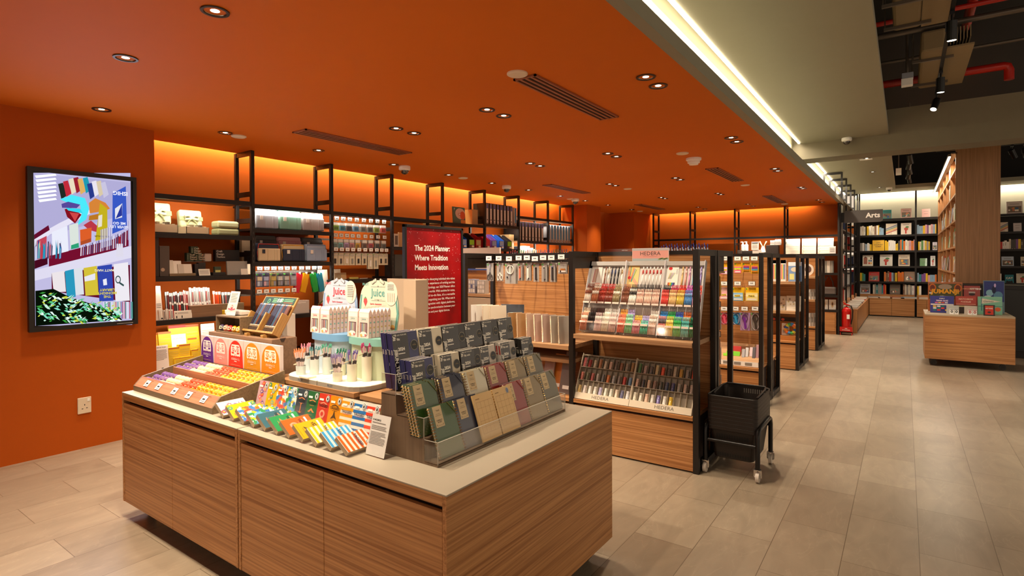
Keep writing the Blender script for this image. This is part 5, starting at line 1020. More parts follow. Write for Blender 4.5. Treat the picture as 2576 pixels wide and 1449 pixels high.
for i, y in enumerate(LY):
    ladder('shelf_ladder', FX, y, RX, y, CZ - .004, (2.665, 2.235, 1.955, 1.6, 1.2, .75), 'black upright ladder frame of the left wall shelving, %s from the screen wall' % ORD[i], 'ladder frames of the left wall shelving')
BAY = [(2.225, 3.172)] + [(LY[k] + .018, LY[k + 1] - .018) for k in range(7)]
SZ = ((2.15, 1.79, 1.385, .98, .50), (2.13, 1.875, 1.52, .93, .50), (2.125, 1.30, .90, .50), (2.125, 1.722, 1.32, .90, .50), (2.11, 1.735, 1.32, .90, .5), (2.14, 1.737, 1.32, .9, .5), (2.33, 1.893, 1.55, 1.2, .8), (2.33, 1.887, 1.55, 1.2, .8))
for b, zs_ in enumerate(SZ):
    for k, z in enumerate(zs_):
        t = thing('wall_shelf', 'black shelf board, left wall bay %s from the screen, %s from the top' % (ORD[b], ORD[k]), 'shelf', (FX, (BAY[b][0] + BAY[b][1]) / 2, z), group='black shelf boards of the left wall shelving'); w = (BAY[b][1] - BAY[b][0]) / 2
        MB().box(-.42, -.012, -w, w, -.022, 0, DARK if b < 4 else SHW).obj('board', t); MB().box(-.012, .012, -w, w, -.045, .0, DARK).obj('front_rail', t, bevel=.001)
def lamp_strip(b, z, e, col=(1, .93, .82)):
    y0, y1 = BAY[b]; t = thing('shelf_lamp', 'slim light strip under a shelf of bay %s at height %d cm, left wall' % (ORD[b], round(z * 100)), 'strip light', (FX - .025, (y0 + y1) / 2, z - .03), group='light strips under the left wall shelves'); w = (y1 - y0) / 2 - .02
    MB().box(-.012, .012, -w, w, -.008, 0, mat('#bdb8b0', .3, .6)).obj('profile', t); MB().box(-.009, .009, -w, w, -.0095, -.008, glow('#fff4e0', 7)).obj('diffuser', t)
    o = light('shelf_beam', 'AREA', (FX - .02, (y0 + y1) / 2, z - .05), e, col, shape='RECTANGLE', size=.03, size_y=2 * w); o.rotation_euler = (0, radians(38), 0)
for b, z, e in ((0, 2.15, 3.5), (0, 1.385, 1.6), (0, .98, 1.8), (1, 2.13, 2.6), (1, 1.52, 4), (2, 2.125, 3.5), (5, 2.14, 2), (6, 2.33, 4), (6, 1.893, 6), (7, 2.33, 4), (7, 1.887, 4)): lamp_strip(b, z, e)
def LP(px, py, x): return at(px, py, x=x)
def lbox(px0, px1, ptop, zb, col, label, cat='box', name='box', d=.06, xf=-5.63, lean=0, paint=None, group=None, bev=.002, pages=False, dz=0):
    a, b = LP(px0, ptop, xf), LP(px1, ptop, xf); w = b.y - a.y; h = max(.01, (a.z + b.z) / 2 - zb)
    t = thing(name, label, cat, (xf, (a.y + b.y) / 2, zb + .0005), rot=(radians(-lean), 0, pi / 2), group=group)
    m = MB(); m.box(-w / 2, w / 2, 0, d, 0, h, col if not isinstance(col, str) else mat(col, .5))
    if pages: m.box(-w / 2 + .002, w / 2 + .0005, .003, d - .003, .002, h + .0006, mat('#e6dccb'))
    m.obj('body', t, bevel=bev)
    if paint: m = MB(); paint(m, w, h); m.obj('print', t)
    return t
def P1(a, b): return 390 + a / 3.081, 480 + b / 3.081
def l1(a0, a1, bt, *r, **k): p, q = P1(a0, bt), P1(a1, bt); return lbox(p[0], q[0], p[1], *r, **k)
# bay one, top shelf: gift boxes tied with pale green cloth
CLO = mat('#b9b58a', .7); CL2 = mat('#8f9464', .7); KR = mat('#c4ad88', .6)
def gift(y, w, label, lid):
    t = thing('gift_box', label, 'gift box', (-5.64, y, 1.7905), pi / 2); 
    m = MB(); m.box(-w / 2, w / 2, 0, .2, 0, .006, KR); 
    for q in ((-w / 2, -w / 2 + .005, 0, .2), (w / 2 - .005, w / 2, 0, .2), (-w / 2, w / 2, 0, .005), (-w / 2, w / 2, .195, .2)): m.box(*q, 0, .055, KR)
    m.obj('tray', t)
    for k in range(5): 
        x = -w / 2 + .03 + k * (w - .06) / 4; MB().box(x - .012, x + .012, .02, .12, .006, .06 + .012 * (k % 2), mat(('#d8cdb4', '#8a7a5a', '#c9c0a0', '#5a4a3a', '#b5a074')[k], .5)).obj('stationery', t, bevel=.002)
    lx = MB(); lx.box(-w / 2, w / 2, -.02, .05, 0, .14, CLO); l = lx.obj('cloth_wrapped_lid', t, (0, .14, .058 if lid == 0 else .05), rot=(radians(-12), 0, 0), bevel=.018)
    m = MB(); m.box(-w / 2 - .002, w / 2 + .002, -.024, -.019, .055, .085, CL2)
    for s in (-1, 1): m.tube([(0, -.03, .07), (s * .03, -.04, .09), (s * .065, -.036, .082), (s * .06, -.034, .06), (s * .02, -.036, .062), (0, -.03, .07)], .011, CLO, 8); m.tube([(0, -.03, .07), (s * .035, -.034, .04), (s * .05, -.03, .015)], .009, CL2, 8, r2=.005)
    m.obj('bow', l, smooth=True); t.scale = (1, 1, 1.5 if lid == 0 else 1.3); return t
gift(2.36, .235, 'pale cloth tied gift box with open tray, beside the screen wall on the top shelf', 0); gift(2.66, .215, 'open gift box with ribbon tied lid in the middle of the top shelf', 1)
for k in range(2): tag(MB().box(-.11, .11, 0, .15, 0, .072, mat(('#9a9a6a', '#aaa87c')[k], .65, coat=.4)).obj('cloth_bundle', loc=(-5.65, 2.97, 1.791 + k * .0745), rz=pi / 2, bevel=.02), 'pale green soft cloth bundle in film, %s of two on the top shelf' % ('lower', 'upper')[k], 'bundle')
# bay one, second shelf
l1(0, 30, 355, 1.386, '#2a201c', 'large dark binder cut off by the screen wall edge', 'binder', 'ring_binder', .22, -5.60)
l1(35, 112, 428, 1.386, '#4a4038', 'brown grey ring binder with a metal finger ring', 'binder', 'ring_binder', .2, -5.61, paint=lambda m, w, h: m.disc(-w * .2, h * .22, .017, .017, -.001, mat('#b8a890', .3, .6)))
for k, (a0, a1, bt, c) in enumerate(((112, 150, 535, '#c9beae'), (128, 212, 540, '#d9cfc2'), (182, 228, 566, '#b5aa9c'), (218, 290, 566, '#cdc2b2'))): l1(a0, a1, bt, 1.40, c, 'pale stationery folder, %s from the left on the small wooden stand' % ORD[k], 'folder', 'folder', .012, -5.625 - .012 * (k % 2), lean=12)
l1(106, 316, 640, 1.386, TRW, 'small wooden stand holding pale folders', 'stand', 'folder_stand', .10, -5.61)
t = thing('acrylic_riser', 'clear acrylic riser carrying small green boxes', 'riser', (-5.70, 2.78, 1.386), pi / 2); m = MB(); w = .27; m.box(-w, w, 0, .12, .135, .139, ACR); m.box(-w, -w + .004, 0, .12, 0, .135, ACR); m.box(w - .004, w, 0, .12, 0, .135, ACR); m.obj('riser', t)
CDT = lambda m, w, h: (m.text('Craft\nDesign\nTechno', h * .26, -w * .05, h * .5, -.0006, mat('#d8d6c0'), 'LEFT', .02), m.rect(-w * .38, -w * .3, h * .2, h * .8, -.0006, mat('#8a9a80')))
for k, (a0, a1, bt, zb) in enumerate(((246, 298, 481, 1.526), (314, 366, 481, 1.526), (278, 333, 431, 1.5865))): l1(a0, a1, bt, zb, '#3a4a38', 'small dark green carton with white lettering, %s of three on the clear riser' % ('left', 'right', 'top')[k], 'box', 'carton', .05, -5.71, paint=CDT)
l1(385, 440, 486, 1.526, '#d8cfc2', 'small cream paper roll box on the clear riser', 'box', 'carton', .05, -5.71, bev=.01)
l1(468, 655, 458, 1.526, '#1a1a1c', 'long black box with white lettering on the clear riser', 'box', 'carton', .05, -5.71, paint=lambda m, w, h: m.text('Craft\nDesign\nTechno', h * .24, -w * .46, h * .62, -.0006, mat('#d8d6d0'), 'LEFT', .02))
l1(312, 342, 566, 1.386, '#1f1b1a', 'small black upright notebook beside the pale folders', 'notebook', 'notebook', .05, -5.63, lean=6); l1(338, 392, 556, 1.386, '#26211f', 'small black box below the clear riser', 'box', 'carton', .05, -5.66)
l1(342, 430, 604, 1.386, '#c9c0b2', 'small grey label card on the second shelf', 'sign', 'label_card', .004, -5.60, lean=15, paint=lambda m, w, h: lines(m, -w * .42, w * .4, h * .2, h * .85, 5, -.0006))
l1(462, 512, 588, 1.386, '#33402f', 'small dark green tin with a pale label under the riser', 'box', 'carton', .03, -5.63, paint=lambda m, w, h: m.rect(-w * .4, w * .4, h * .3, h * .6, -.0006, mat('#b8b46a')))
l1(450, 548, 632, 1.386, '#1d1a18', 'thin black pen case lying on the second shelf', 'box', 'pen_case', .06, -5.60)
t = l1(560, 718, 545, 1.386, '#8f8880', 'grey felt folder in a clear acrylic holder at the end of the second shelf', 'folder', 'folder', .02, -5.63, lean=4); l1(668, 722, 604, 1.386, '#cfc4b4', 'tiny cream sign before the grey felt folder', 'sign', 'label_card', .004, -5.605, lean=8)
l1(672, 740, 385, 1.386, '#b59a78', 'beige upright packs beside the first black frame', 'pack', 'pack', .05, -5.8)
# bay one, third shelf: pen packs
def packs(P, a0, a1, bt, zb, n, cols, label, group, xf=-5.63, d=.004, hj=.02, name='pen_pack'):
    for k in range(n):
        q0 = a0 + (a1 - a0) * k / n; q1 = q0 + (a1 - a0) / n * .86; c, nm = cols[k % len(cols)]; p, q = P(q0, bt), P(q1, bt)
        lbox(p[0], q[0], p[1] + RNG.uniform(-2, 3), zb, mat(c, .3, coat=.7), label % nm, 'pack', name, .012, xf - .01 * (k % 2), lean=7, group=group % nm, bev=.0015, paint=lambda m, w, h: (m.rect(-w * .2, w * .1, h * .12, h * .9, -.0006, mat(('#d8d2c8', '#b02a24', '#2a2624')[k % 3], .3)), m.rect(-w * .5, w * .5, h * .86, h * .99, -.0008, mat('#cfc8bc'))))
l1(0, 62, 735, .981, '#d9cfbf', 'cream text card beside the screen wall on the third shelf', 'sign', 'label_card', .004, -5.61, lean=10, paint=lambda m, w, h: (m.disc(w * .35, h * .05, .008, .008, -.0006, INK), lines(m, -w * .2, w * .4, h * .35, h * .5, 3, -.0006)))
packs(P1, 86, 230, 782, .99, 9, (('#3a3230', 'dark'), ('#2f2a2a', 'black'), ('#5a2f2c', 'dark red')), '%s pen pack in the back row of the third shelf', '%s pen packs, back row of the third shelf', -5.70)
packs(P1, 228, 275, 775, .99, 4, (('#b02a20', 'red'), ('#d8ccc0', 'white')), '%s pen pack at the middle of the third shelf', '%s pen packs at the middle of the third shelf', -5.69)
packs(P1, 276, 436, 752, .99, 9, (('#b9b0a8', 'clear silver'), ('#8f8680', 'clear grey'), ('#cfc6bc', 'clear white')), '%s pen pack standing tall behind the wooden box', '%s pen packs behind the wooden box', -5.68)
packs(P1, 455, 520, 778, .99, 3, (('#d8500f', 'orange'),), '%s pen case pack hanging by its loop on the third shelf', '%s pen case packs on the third shelf', -5.68)
packs(P1, 524, 640, 780, .99, 5, (('#4a4644', 'charcoal'), ('#6a6664', 'grey')), '%s pen case pack near the first black frame', '%s pen case packs by the first black frame', -5.68)
packs(P1, 118, 262, 862, .985, 8, (('#332c2a', 'black'), ('#a8241c', 'red'), ('#3f3533', 'dark brown')), '%s pencil pack in the low clear box', '%s pencil packs in the low clear box', -5.625)
l1(150, 288, 928, .981, '#cfc4b4', 'grey label card in front of the dark pencil packs', 'sign', 'label_card', .004, -5.60, lean=6, paint=lambda m, w, h: (m.text('★', .02, -w * .4, h * .7, -.0006, INK), lines(m, -w * .3, w * .3, h * .6, h * .8, 2, -.0006), m.rect(-w * .4, -w * .34, h * .1, h * .4, -.0006, INK), m.rect(-w * .1, -w * .04, h * .1, h * .4, -.0006, INK)))
packs(P1, 30, 145, 918, .981, 6, (('#c9bcab', 'pale'), ('#d8cfc2', 'white')), '%s small film pack at the front of the third shelf', '%s small film packs on the third shelf', -5.605)
packs(P1, 280, 440, 855, .985, 9, (('#cfc4b6', 'silvery'), ('#b5aca2', 'grey film')), '%s short refill pack in the wooden box', '%s short refill packs in the wooden box', -5.66)
l1(282, 520, 885, .981, RSW, 'brown wooden box of refills on the third shelf', 'box', 'wood_box', .10, -5.605); l1(520, 690, 872, .981, TRW, 'paler wooden box at the end of the third shelf', 'box', 'wood_box', .10, -5.64); l1(520, 560, 925, .981, '#d0a80c', 'yellow memo block beside the wooden boxes', 'box', 'memo_block', .05, -5.61)
# bay one, bottom: legal pads
def legal(m, w, h): m.rect(-w * .5, w * .5, h * .93, h, -.0006, mat('#9a2a1a')); m.rect(-w * .45, w * .45, h * .36, h * .78, -.0008, PAPER); m.text('LEGAL PAD', w * .13, 0, h * .68, -.001, INK); m.poly([(-w * .1, h * .2), (w * .4, h * .2), (w * .4, h * .34), (w * .2, h * .34), (w * .2, h * .28), (w * .05, h * .28), (w * .05, h * .24), (-w * .1, h * .24)], -.001, mat('#d8b010'))
def plainpad(m, w, h): m.rect(-w * .5, w * .5, h * .94, h, -.0006, mat('#b5581a')); lines(m, -w * .42, w * .42, h * .1, h * .85, 9, -.0008, mat('#cfae4a'))
YL = '#e2b81c'
for k, (a0, a1, bt, zb, p, xf, lb) in enumerate(((0, 48, 1100, .501, plainpad, -5.72, 'yellow pad by the screen wall, lowest shelf'), (45, 145, 1092, .501, plainpad, -5.70, 'yellow pad with a lined sheet, second from the screen wall'), (128, 262, 1040, .501, legal, -5.73, 'tall yellow legal pad with a white label'), (255, 362, 1035, .501, plainpad, -5.75, 'tall yellow pad with a red top edge'), (270, 340, 1140, .501, plainpad, -5.66, 'shorter yellow pad before the red topped one'),
        (108, 190, 1215, .501, plainpad, -5.62, 'small yellow pad in a clear box, left one'), (188, 275, 1190, .501, plainpad, -5.62, 'small yellow pad in a clear box, right one'), (285, 338, 1230, .501, plainpad, -5.62, 'narrow yellow pad box at the right'), (150, 300, 1290, .501, plainpad, -5.60, 'low yellow pad box at the front'))):
    l1(a0, a1, bt, zb, mat(YL, .5), 'yellow legal pad: ' + lb, 'notepad', 'legal_pad', .02 if k < 5 else .05, xf, lean=10 if k < 5 else 2, paint=p)
l1(368, 474, 1030, .501, '#e2d8b8', 'cream legal pad card with small print beside the yellow pads', 'sign', 'label_card', .006, -5.74, lean=6, paint=lambda m, w, h: (m.text('LEGAL PAD', w * .12, w * .1, h * .92, -.0006, mat('#8a7a4a')), lines(m, -w * .42, w * .42, h * .5, h * .85, 8, -.0006, mat('#a8986a'))))
l1(2, 112, 1200, .501, '#e6dcd2', 'white story card standing low beside the screen wall', 'sign', 'label_card', .004, -5.585, lean=8, paint=lambda m, w, h: (m.text('about itoya', w * .14, w * .02, h * .93, -.0006, INK, bold=.01), lines(m, -w * .42, w * .4, h * .45, h * .85, 8, -.0006), m.rect(-w * .05, w * .1, h * .12, h * .17, -.0006, INK)))
l1(122, 172, 1285, .501, '#a01a2a', 'dark red folders peeking beside the story card', 'folder', 'folder', .04, -5.63)
# bay two: organiser bags
def P2(a, b): return 630 + a / 4.528, 500 + b / 4.528
def bag(a0, a1, bt, bb, col, top, trim, label, xf=-5.62, zb=None, low=False):
    p, q, r = P2(a0, bt), P2(a1, bt), P2(a0, bb); A_, B_ = LP(p[0], p[1], xf), LP(q[0], q[1], xf); w = B_.y - A_.y; zb = zb or LP(r[0], r[1], xf).z; h = (A_.z + B_.z) / 2 - zb
    t = thing('organiser_bag', label, 'bag', (xf, (A_.y + B_.y) / 2, zb + .002), pi / 2, 'zipped organiser bags'); c = mat(col, .8, var=.06)
    MB().box(-w / 2, w / 2, .02, .13, 0, h, mat(top, .8, var=.05)).obj('body', t, bevel=.022)
    MB().box(-w / 2 + .006, w / 2 - .006, 0, .03, .004, h * .72, c).obj('front_pocket', t, bevel=.012)
    m = MB(); tm = mat(trim, .6); m.tube([(-w / 2 + .01, .012, .02), (-w / 2 + .004, .02, h * .5), (-w / 2 + .02, .02, h - .01), (w / 2 - .02, .02, h - .01), (w / 2 - .004, .02, h * .5), (w / 2 - .01, .012, .02)], .0035, tm, 6); m.obj('piping', t, smooth=True)
    m = MB()
    for x in (-.08, .22, .32): m.box(w * x - .002, w * x + .002, -.003, .002, .012, h * .68, c)
    m.obj('pocket_seam', t); MB().box(-w * .32, -w * .2, -.004, 0, h * .45, h * .66, mat('#d8d0c4' if top != '#23283c' else '#1f2430', .6)).obj('label_patch', t)
    return t
bag(60, 326, 120, 318, '#a9adb5', '#b5b8c0', '#d0d2d8', 'silver grey organiser bag on the upper shelf of the second bay', zb=1.876); bag(330, 586, 140, 338, '#7fae9a', '#8fc0aa', '#a8d0c0', 'mint green organiser bag on the upper shelf', zb=1.876); bag(590, 846, 165, 350, '#a8a09c', '#b8a8a2', '#c8bcb4', 'dusty pinkish grey organiser bag on the upper shelf', zb=1.876)
t = thing('bag_riser', 'low black riser behind the front bags in the second bay', 'riser', (-5.74, 3.67, 1.521), pi / 2); MB().box(-.46, .46, 0, .14, 0, .12, DARK).obj('riser', t)
bag(60, 305, 418, 512, '#4a4644', '#55504e', '#6a6462', 'dark grey organiser bag behind the cream one', -5.745, 1.642); bag(318, 590, 436, 520, '#c0868a', '#c98f92', '#d8a8a8', 'pink organiser bag behind the navy one', -5.745, 1.642); bag(600, 835, 445, 520, '#4f4a4a', '#57524f', '#6a6462', 'dark grey organiser bag behind the light blue one', -5.745, 1.642)
bag(85, 350, 508, 695, '#c0ab8a', '#23283c', '#c8361c', 'cream and navy organiser bag with red piping', -5.60, 1.521); bag(368, 630, 520, 695, '#23283c', '#c0ab84', '#d89a14', 'navy and cream organiser bag with yellow piping', -5.60, 1.521); bag(640, 880, 520, 695, '#8a9ab4', '#9aacc4', '#7a8aa8', 'light blue grey organiser bag', -5.60, 1.521)
def lhook(y, z, label, group, w=.055): return hook(-5.60, y, RX + .31 - 5.595 + .3, z, label, group) if 0 else _lh(y, z, label, group, w)
def _lh(y, z, label, group, w):
    t = thing('display_hook', label, 'hook', (-5.615, y, z), pi / 2, group)
    MB().tube([(0, .27, 0), (0, 0, 0), (0, -.008, .01)], .002, CHROME, 6).obj('wire', t)
    m = MB(); m.box(-w / 2 - .003, w / 2 + .003, -.004, 0, .018, .068, mat('#3a332d', .4)); m.box(-w / 2, w / 2, -.006, -.004, .022, .064, PAPER); m.rect(-w * .26, w * .26, .041, .048, -.0064, INK); m.rect(-w * .36, w * .36, .028, .031, -.0064, mat('#9a948c')); m.obj('price_tag', t); return t
def hbar(y0, y1, z, label): tag(MB().box(-5.89, -5.87, y0, y1, z - .012, z + .012, mat('#8a837a', .3, .7)).obj('hook_bar'), label, 'hook bar')
def lpack(y, z, w, h, it, card, label, group, n=2):
    pr = pouch(w, h, it, card)
    for q in range(n): place(pr, -5.628 - q * .02, y, z, 0, 90, label + (' in front' if q == 0 else ' behind'), group)
def swatch(c1, c2, c3='#8a8a9a'):
    def f(m, w, h): m.rect(-w * .4, w * .4, -h * .55, -h * .25, -.001, mat(c1)); m.rect(-w * .4, 0, -h * .92, -h * .6, -.001, mat(c2)); m.rect(.002, w * .4, -h * .92, -h * .6, -.001, mat(c3)); m.box(-w * .3, w * .3, -.006, 0, -h * .2, -h * .1, mat('#3a3a4a'))
    return f
for k, y in enumerate((3.278, 3.358, 3.44, 3.52, 3.60, 3.685, 3.78, 3.862, 3.945, 4.02)): lhook(y, 1.405, 'price tagged wire hook, %s from the left in the second bay' % ORD[k], 'hooks under the organiser bags')
hbar(3.21, 4.15, 1.405, 'metal hook bar under the organiser bags')
for k, (y, c, nm, a, b_) in enumerate(((3.285, '#4a4a66', 'yellow swatch', '#d8c8a8', '#b8c0d0'), (3.36, '#3a3a58', 'blue swatch', '#a8b0d0', '#c8a0a8'), (3.445, '#8a7a50', 'gold pattern', '#c0a860', '#a89050'), (3.525, '#4a4644', 'black pattern', '#c8c4bc', '#8a8480'), (3.605, '#4a4644', 'silver pattern', '#c0bcb4', '#9a948e'), (3.69, '#8a8890', 'grey pattern', '#a8a8b0', '#90909a'))): lpack(y, 1.40, .066, .15, swatch(a, b_), c, 'hanging %s sheet pack in the second bay' % nm, '%s sheet packs' % nm)
for k, (y, c, nm) in enumerate(((3.775, '#d01f33', 'red'), (3.86, '#d8980a', 'amber yellow'), (3.945, '#0f9a3a', 'green'), (4.03, '#1285a0', 'teal blue'))):
    for q in range(3):
        t = thing('file_case', 'translucent %s zip case hanging slanted, %s in its bunch, second bay' % (nm, ('front', 'middle', 'back')[q]), 'zip case', (-5.63 - q * .022, y + .008 * q, 1.385), rot=(0, radians(14 if k < 2 else -10), pi / 2), group='translucent %s zip cases' % nm)
        MB().box(-.036, .036, 0, .006, -.22, 0, mat(c, .2, alpha=.72, coat=.6)).obj('sleeve', t, bevel=.002); m = MB(); ring(m, 0, -.11, .037, .11, .003, mat(c, .25), .003); m.obj('edge_piping', t); MB().box(-.004, .004, -.002, .008, -.012, .02, WHITE).obj('hang_loop', t)
for k, y in enumerate((3.27, 3.35, 3.43, 3.515, 3.60, 3.68)): lhook(y, 1.16, 'low price tagged hook, %s from the left in the second bay' % ORD[k], 'low hooks of the second bay')
hbar(3.21, 3.75, 1.16, 'low metal hook bar of the second bay')
# bay three: three rows of small packs
R3 = ((2.0, (4.265, 4.361, 4.459, 4.567, 4.678, 4.792, 4.901, 5.013), .085, .10, ('lime', 'cyan', 'black', 'sky blue', 'grey teal', 'slate', 'yellow green', 'scarlet'), ('#8ab82a', '#2aa0c0', '#3a3a3a', '#4a9ac8', '#7a8a88', '#5a605c', '#8aa81a', '#c83020')),
      (1.80, (4.25, 4.33, 4.415, 4.50, 4.59, 4.70, 4.80, 4.91, 5.02), .075, .115, ('pale teal', 'aqua', 'lilac', 'rose', 'amber', 'black red', 'crimson', 'charcoal', 'smoke'), ('#8ab0a8', '#7ac0c0', '#b89ac8', '#d08a8a', '#d0a018', '#6a4a40', '#b0304a', '#4a4442', '#6a625e')),
      (1.63, (4.25, 4.335, 4.42, 4.505, 4.60, 4.695, 4.79, 4.885, 4.97, 5.05), .08, .15, ('cream', 'ivory', 'cream black', 'ivory grey', 'beige', 'pale black', 'white scissor', 'black scissor', 'dotted', 'photo'), ('#d0c4a8',) * 10))
for r, (z, ys, w, h, nms, cs) in enumerate(R3):
    hbar(4.20, 5.11, z, 'metal hook bar of the third bay, %s row of packs' % ('top', 'middle', 'bottom')[r])
    for k, y in enumerate(ys):
        lhook(y, z, 'wire hook with tag, %s in the %s row of the third bay' % (ORD[k], ('top', 'middle', 'bottom')[r]), 'hooks in the %s row of the third bay' % ('top', 'middle', 'bottom')[r], .058)
        hh = .20 if r == 2 and k in (6, 7) else h
        it = (lambda m, w, h, c=cs[k]: (m.rect(-w * .48, w * .48, -h * .3, -h * .02, -.001, WT), m.box(-w * .42, w * .42, -.006, 0, -h * .95, -h * .38, mat(c, .35)), [m.rect(-w * .3 + q * w * .22, -w * .18 + q * w * .22, -h * .85, -h * .5, -.0065, mat('#2f2c2a')) for q in range(3)])) if r < 2 else (lambda m, w, h, k=k: (m.box(-w * .16, w * .16, -.006, 0, -h * .85, -h * .45, (BK, mat('#5a5048'), WT, mat('#8a8a80'))[k % 4]), m.rect(-w * .4, w * .4, -h * .25, -h * .08, -.001, mat('#b8b0a0'))))
        lpack(y, z - .003, w, hh, it, cs[k] if r == 2 else '#b9b4a8', '%s small hanging pack, %s row of the third bay' % (nms[k], ('top', 'middle', 'bottom')[r]), '%s hanging packs, third bay' % nms[k])
for k, (px0, px1, pt, c, lb) in enumerate(((806, 830, 678, '#c9bda8', 'pale booklet above the pen display, left'), (838, 858, 677, '#d6cab0', 'white booklet behind the pen display'), (842, 872, 686, '#b08a5c', 'tan booklet with a gold star behind the pen display'), (880, 902, 697, '#b09a4a', 'gold patterned booklet behind the pen display'), (905, 925, 700, '#b5a898', 'pale patterned booklet behind the pen display'))): lbox(px0, px1, pt, 1.301 if px0 > 830 else .931, c, lb, 'booklet', 'booklet', .02, -5.68, lean=6)
# low things seen between the pen rack and the boxed pens
lbox(737, 778, 756, .931, mat('#b9aca0', .3, coat=.5), 'clear topped keepsake box with white lettering', 'box', 'keepsake_box', .12, -5.62, paint=lambda m, w, h: m.text('happiness', w * .15, 0, h * .86, -.001, WHITE))
lbox(722, 743, 790, .901 - .4, '#efe6d6', 'bundle of bright white paper sticks behind the pen rack', 'paper', 'paper_bundle', .1, -5.56)
t = thing('red_hamper', 'red film wrapped hamper bag with a leaf and a beige tag', 'gift bag', (-5.1, 3.85, .0)); MB().prism([(-.13, 0), (.16, 0), (.20, .42), (-.17, .44)], -.1, .1, mat('#a01c10', .25, coat=.8), 'xz').obj('bag', t, (0, 0, .62)); MB().box(-.10, .09, -.108, -.102, .66, .78, mat('#9a8066', .5)).obj('gift_tag', t, rot=(0, radians(-30), 0), loc=(-.35, 0, .16)); MB().tube([(-.16, -.1, 1.05), (-.06, -.11, 1.10), (.05, -.11, 1.06)], .008, mat('#4a5a24')).obj('leaf_stem', t); MB().box(-.25, .25, -.18, .18, 0, .62, mat('#241713', .5)).obj('dark_plinth', t, bevel=.004)
# bay four slice beside the red poster
lbox(991, 1003, 588, 1.723, '#d8cdbc', 'white framed card left of the red poster', 'card', 'framed_card', .02, -5.62, paint=lambda m, w, h: m.rect(-w * .3, w * .3, h * .15, h * .85, -.001, mat('#6a5a50'))); lbox(1003, 1016, 585, 1.723, '#c8a068', 'tan folder leaning left of the red poster', 'folder', 'folder', .02, -5.66); lbox(993, 1016, 640, 1.321, '#3a3834', 'dark grey perforated box left of the red poster', 'box', 'box', .2, -5.62)
# bay five and six: picture book, wooden box files, magazine files, lever arch binders
def face(m, w, h): m.rect(-w * .5, w * .5, 0, h, -.0006, mat('#4f6a5c')); m.disc(w * .1, h * .6, w * .42, h * .34, -.0009, mat('#d8b8a8'), 20); m.disc(w * .28, h * .5, w * .22, h * .26, -.0012, mat('#d85a2a'), 16); m.disc(w * .02, h * .56, w * .12, h * .08, -.0015, mat('#c87a6a')); m.disc(w * .02, h * .56, w * .06, h * .04, -.0018, WHITE); m.rect(w * .1, w * .5, 0, h * .22, -.001, mat('#e08a3a')); m.text('P', h * .2, -w * .38, h * .85, -.0012, WHITE)
lbox(1141, 1171, 521, 2.111, '#4f6a5c', 'green picture book with a round face standing on the top rail', 'book', 'picture_book', .02, -5.62, lean=4, paint=face)
def mfile(py, z, w, side, front, label, lab2='#8a94a8', h=.245, d=.22, wood_=False):
    t = thing('magazine_file', label, 'magazine file', (-5.61, py, z), pi / 2, 'magazine files'); c = mat(side, .5); k = mat('#c0a27a', .6)
    pf = [(0, 0), (0, h * .55), (d * .75, h), (d, h), (d, 0)]
    for x in (-w / 2, w / 2 - .004): MB().prism(pf, x, x + .004, c, 'yz', c).obj('side_panel', t)
    MB().box(-w / 2, w / 2, d - .004, d, 0, h, k).obj('back_panel', t)
    m = MB(); m.box(-w / 2, w / 2, 0, .004, 0, h * .55, c if not wood_ else k); m.rect(-w * .42, w * .42, h * .2, h * .52, -.0006, mat(front)); m.rect(-w * .42, 0, h * .04, h * .16, -.0006, mat('#6a3a24')); m.rect(0, w * .42, h * .04, h * .16, -.0006, mat('#d8c8b0')); m.obj('front_panel', t); MB().box(-w / 2, w / 2, .004, d - .004, 0, .004, k).obj('bottom', t); return t
for y, c, f, lb in ((6.64, '#1a6ad0', '#8a98b8', 'blue magazine file beside the red poster'), (6.83, '#2a2220', '#8ab81c', 'black magazine file with a lime label, bay five'), (7.0, '#c0201c', '#a8986a', 'red magazine file half hidden behind the black frame'), (7.235, '#c01f24', '#c02430', 'red magazine file at the left of bay six'), (7.42, '#7a4aa8', '#8a90b0', 'purple magazine file in bay six'), (7.63, '#1f62c8', '#8a98b8', 'blue magazine file in bay six'), (7.86, '#2a201e', '#8ab81c', 'black magazine file with a lime label, bay six')): mfile(y, 1.738, .135, c, f, lb)
for y, z, lb in ((7.0, 2.111, 'plain wooden box file above bay five'), (8.02, 1.738, 'plain wooden box file at the right end of bay six')): tag(MB().box(-.07, .07, 0, .24, 0, .25 if z > 2 else .26, mat('#c09a68', .6)).obj('box_file', loc=(-5.68, y, z), rz=pi / 2), lb, 'box file')
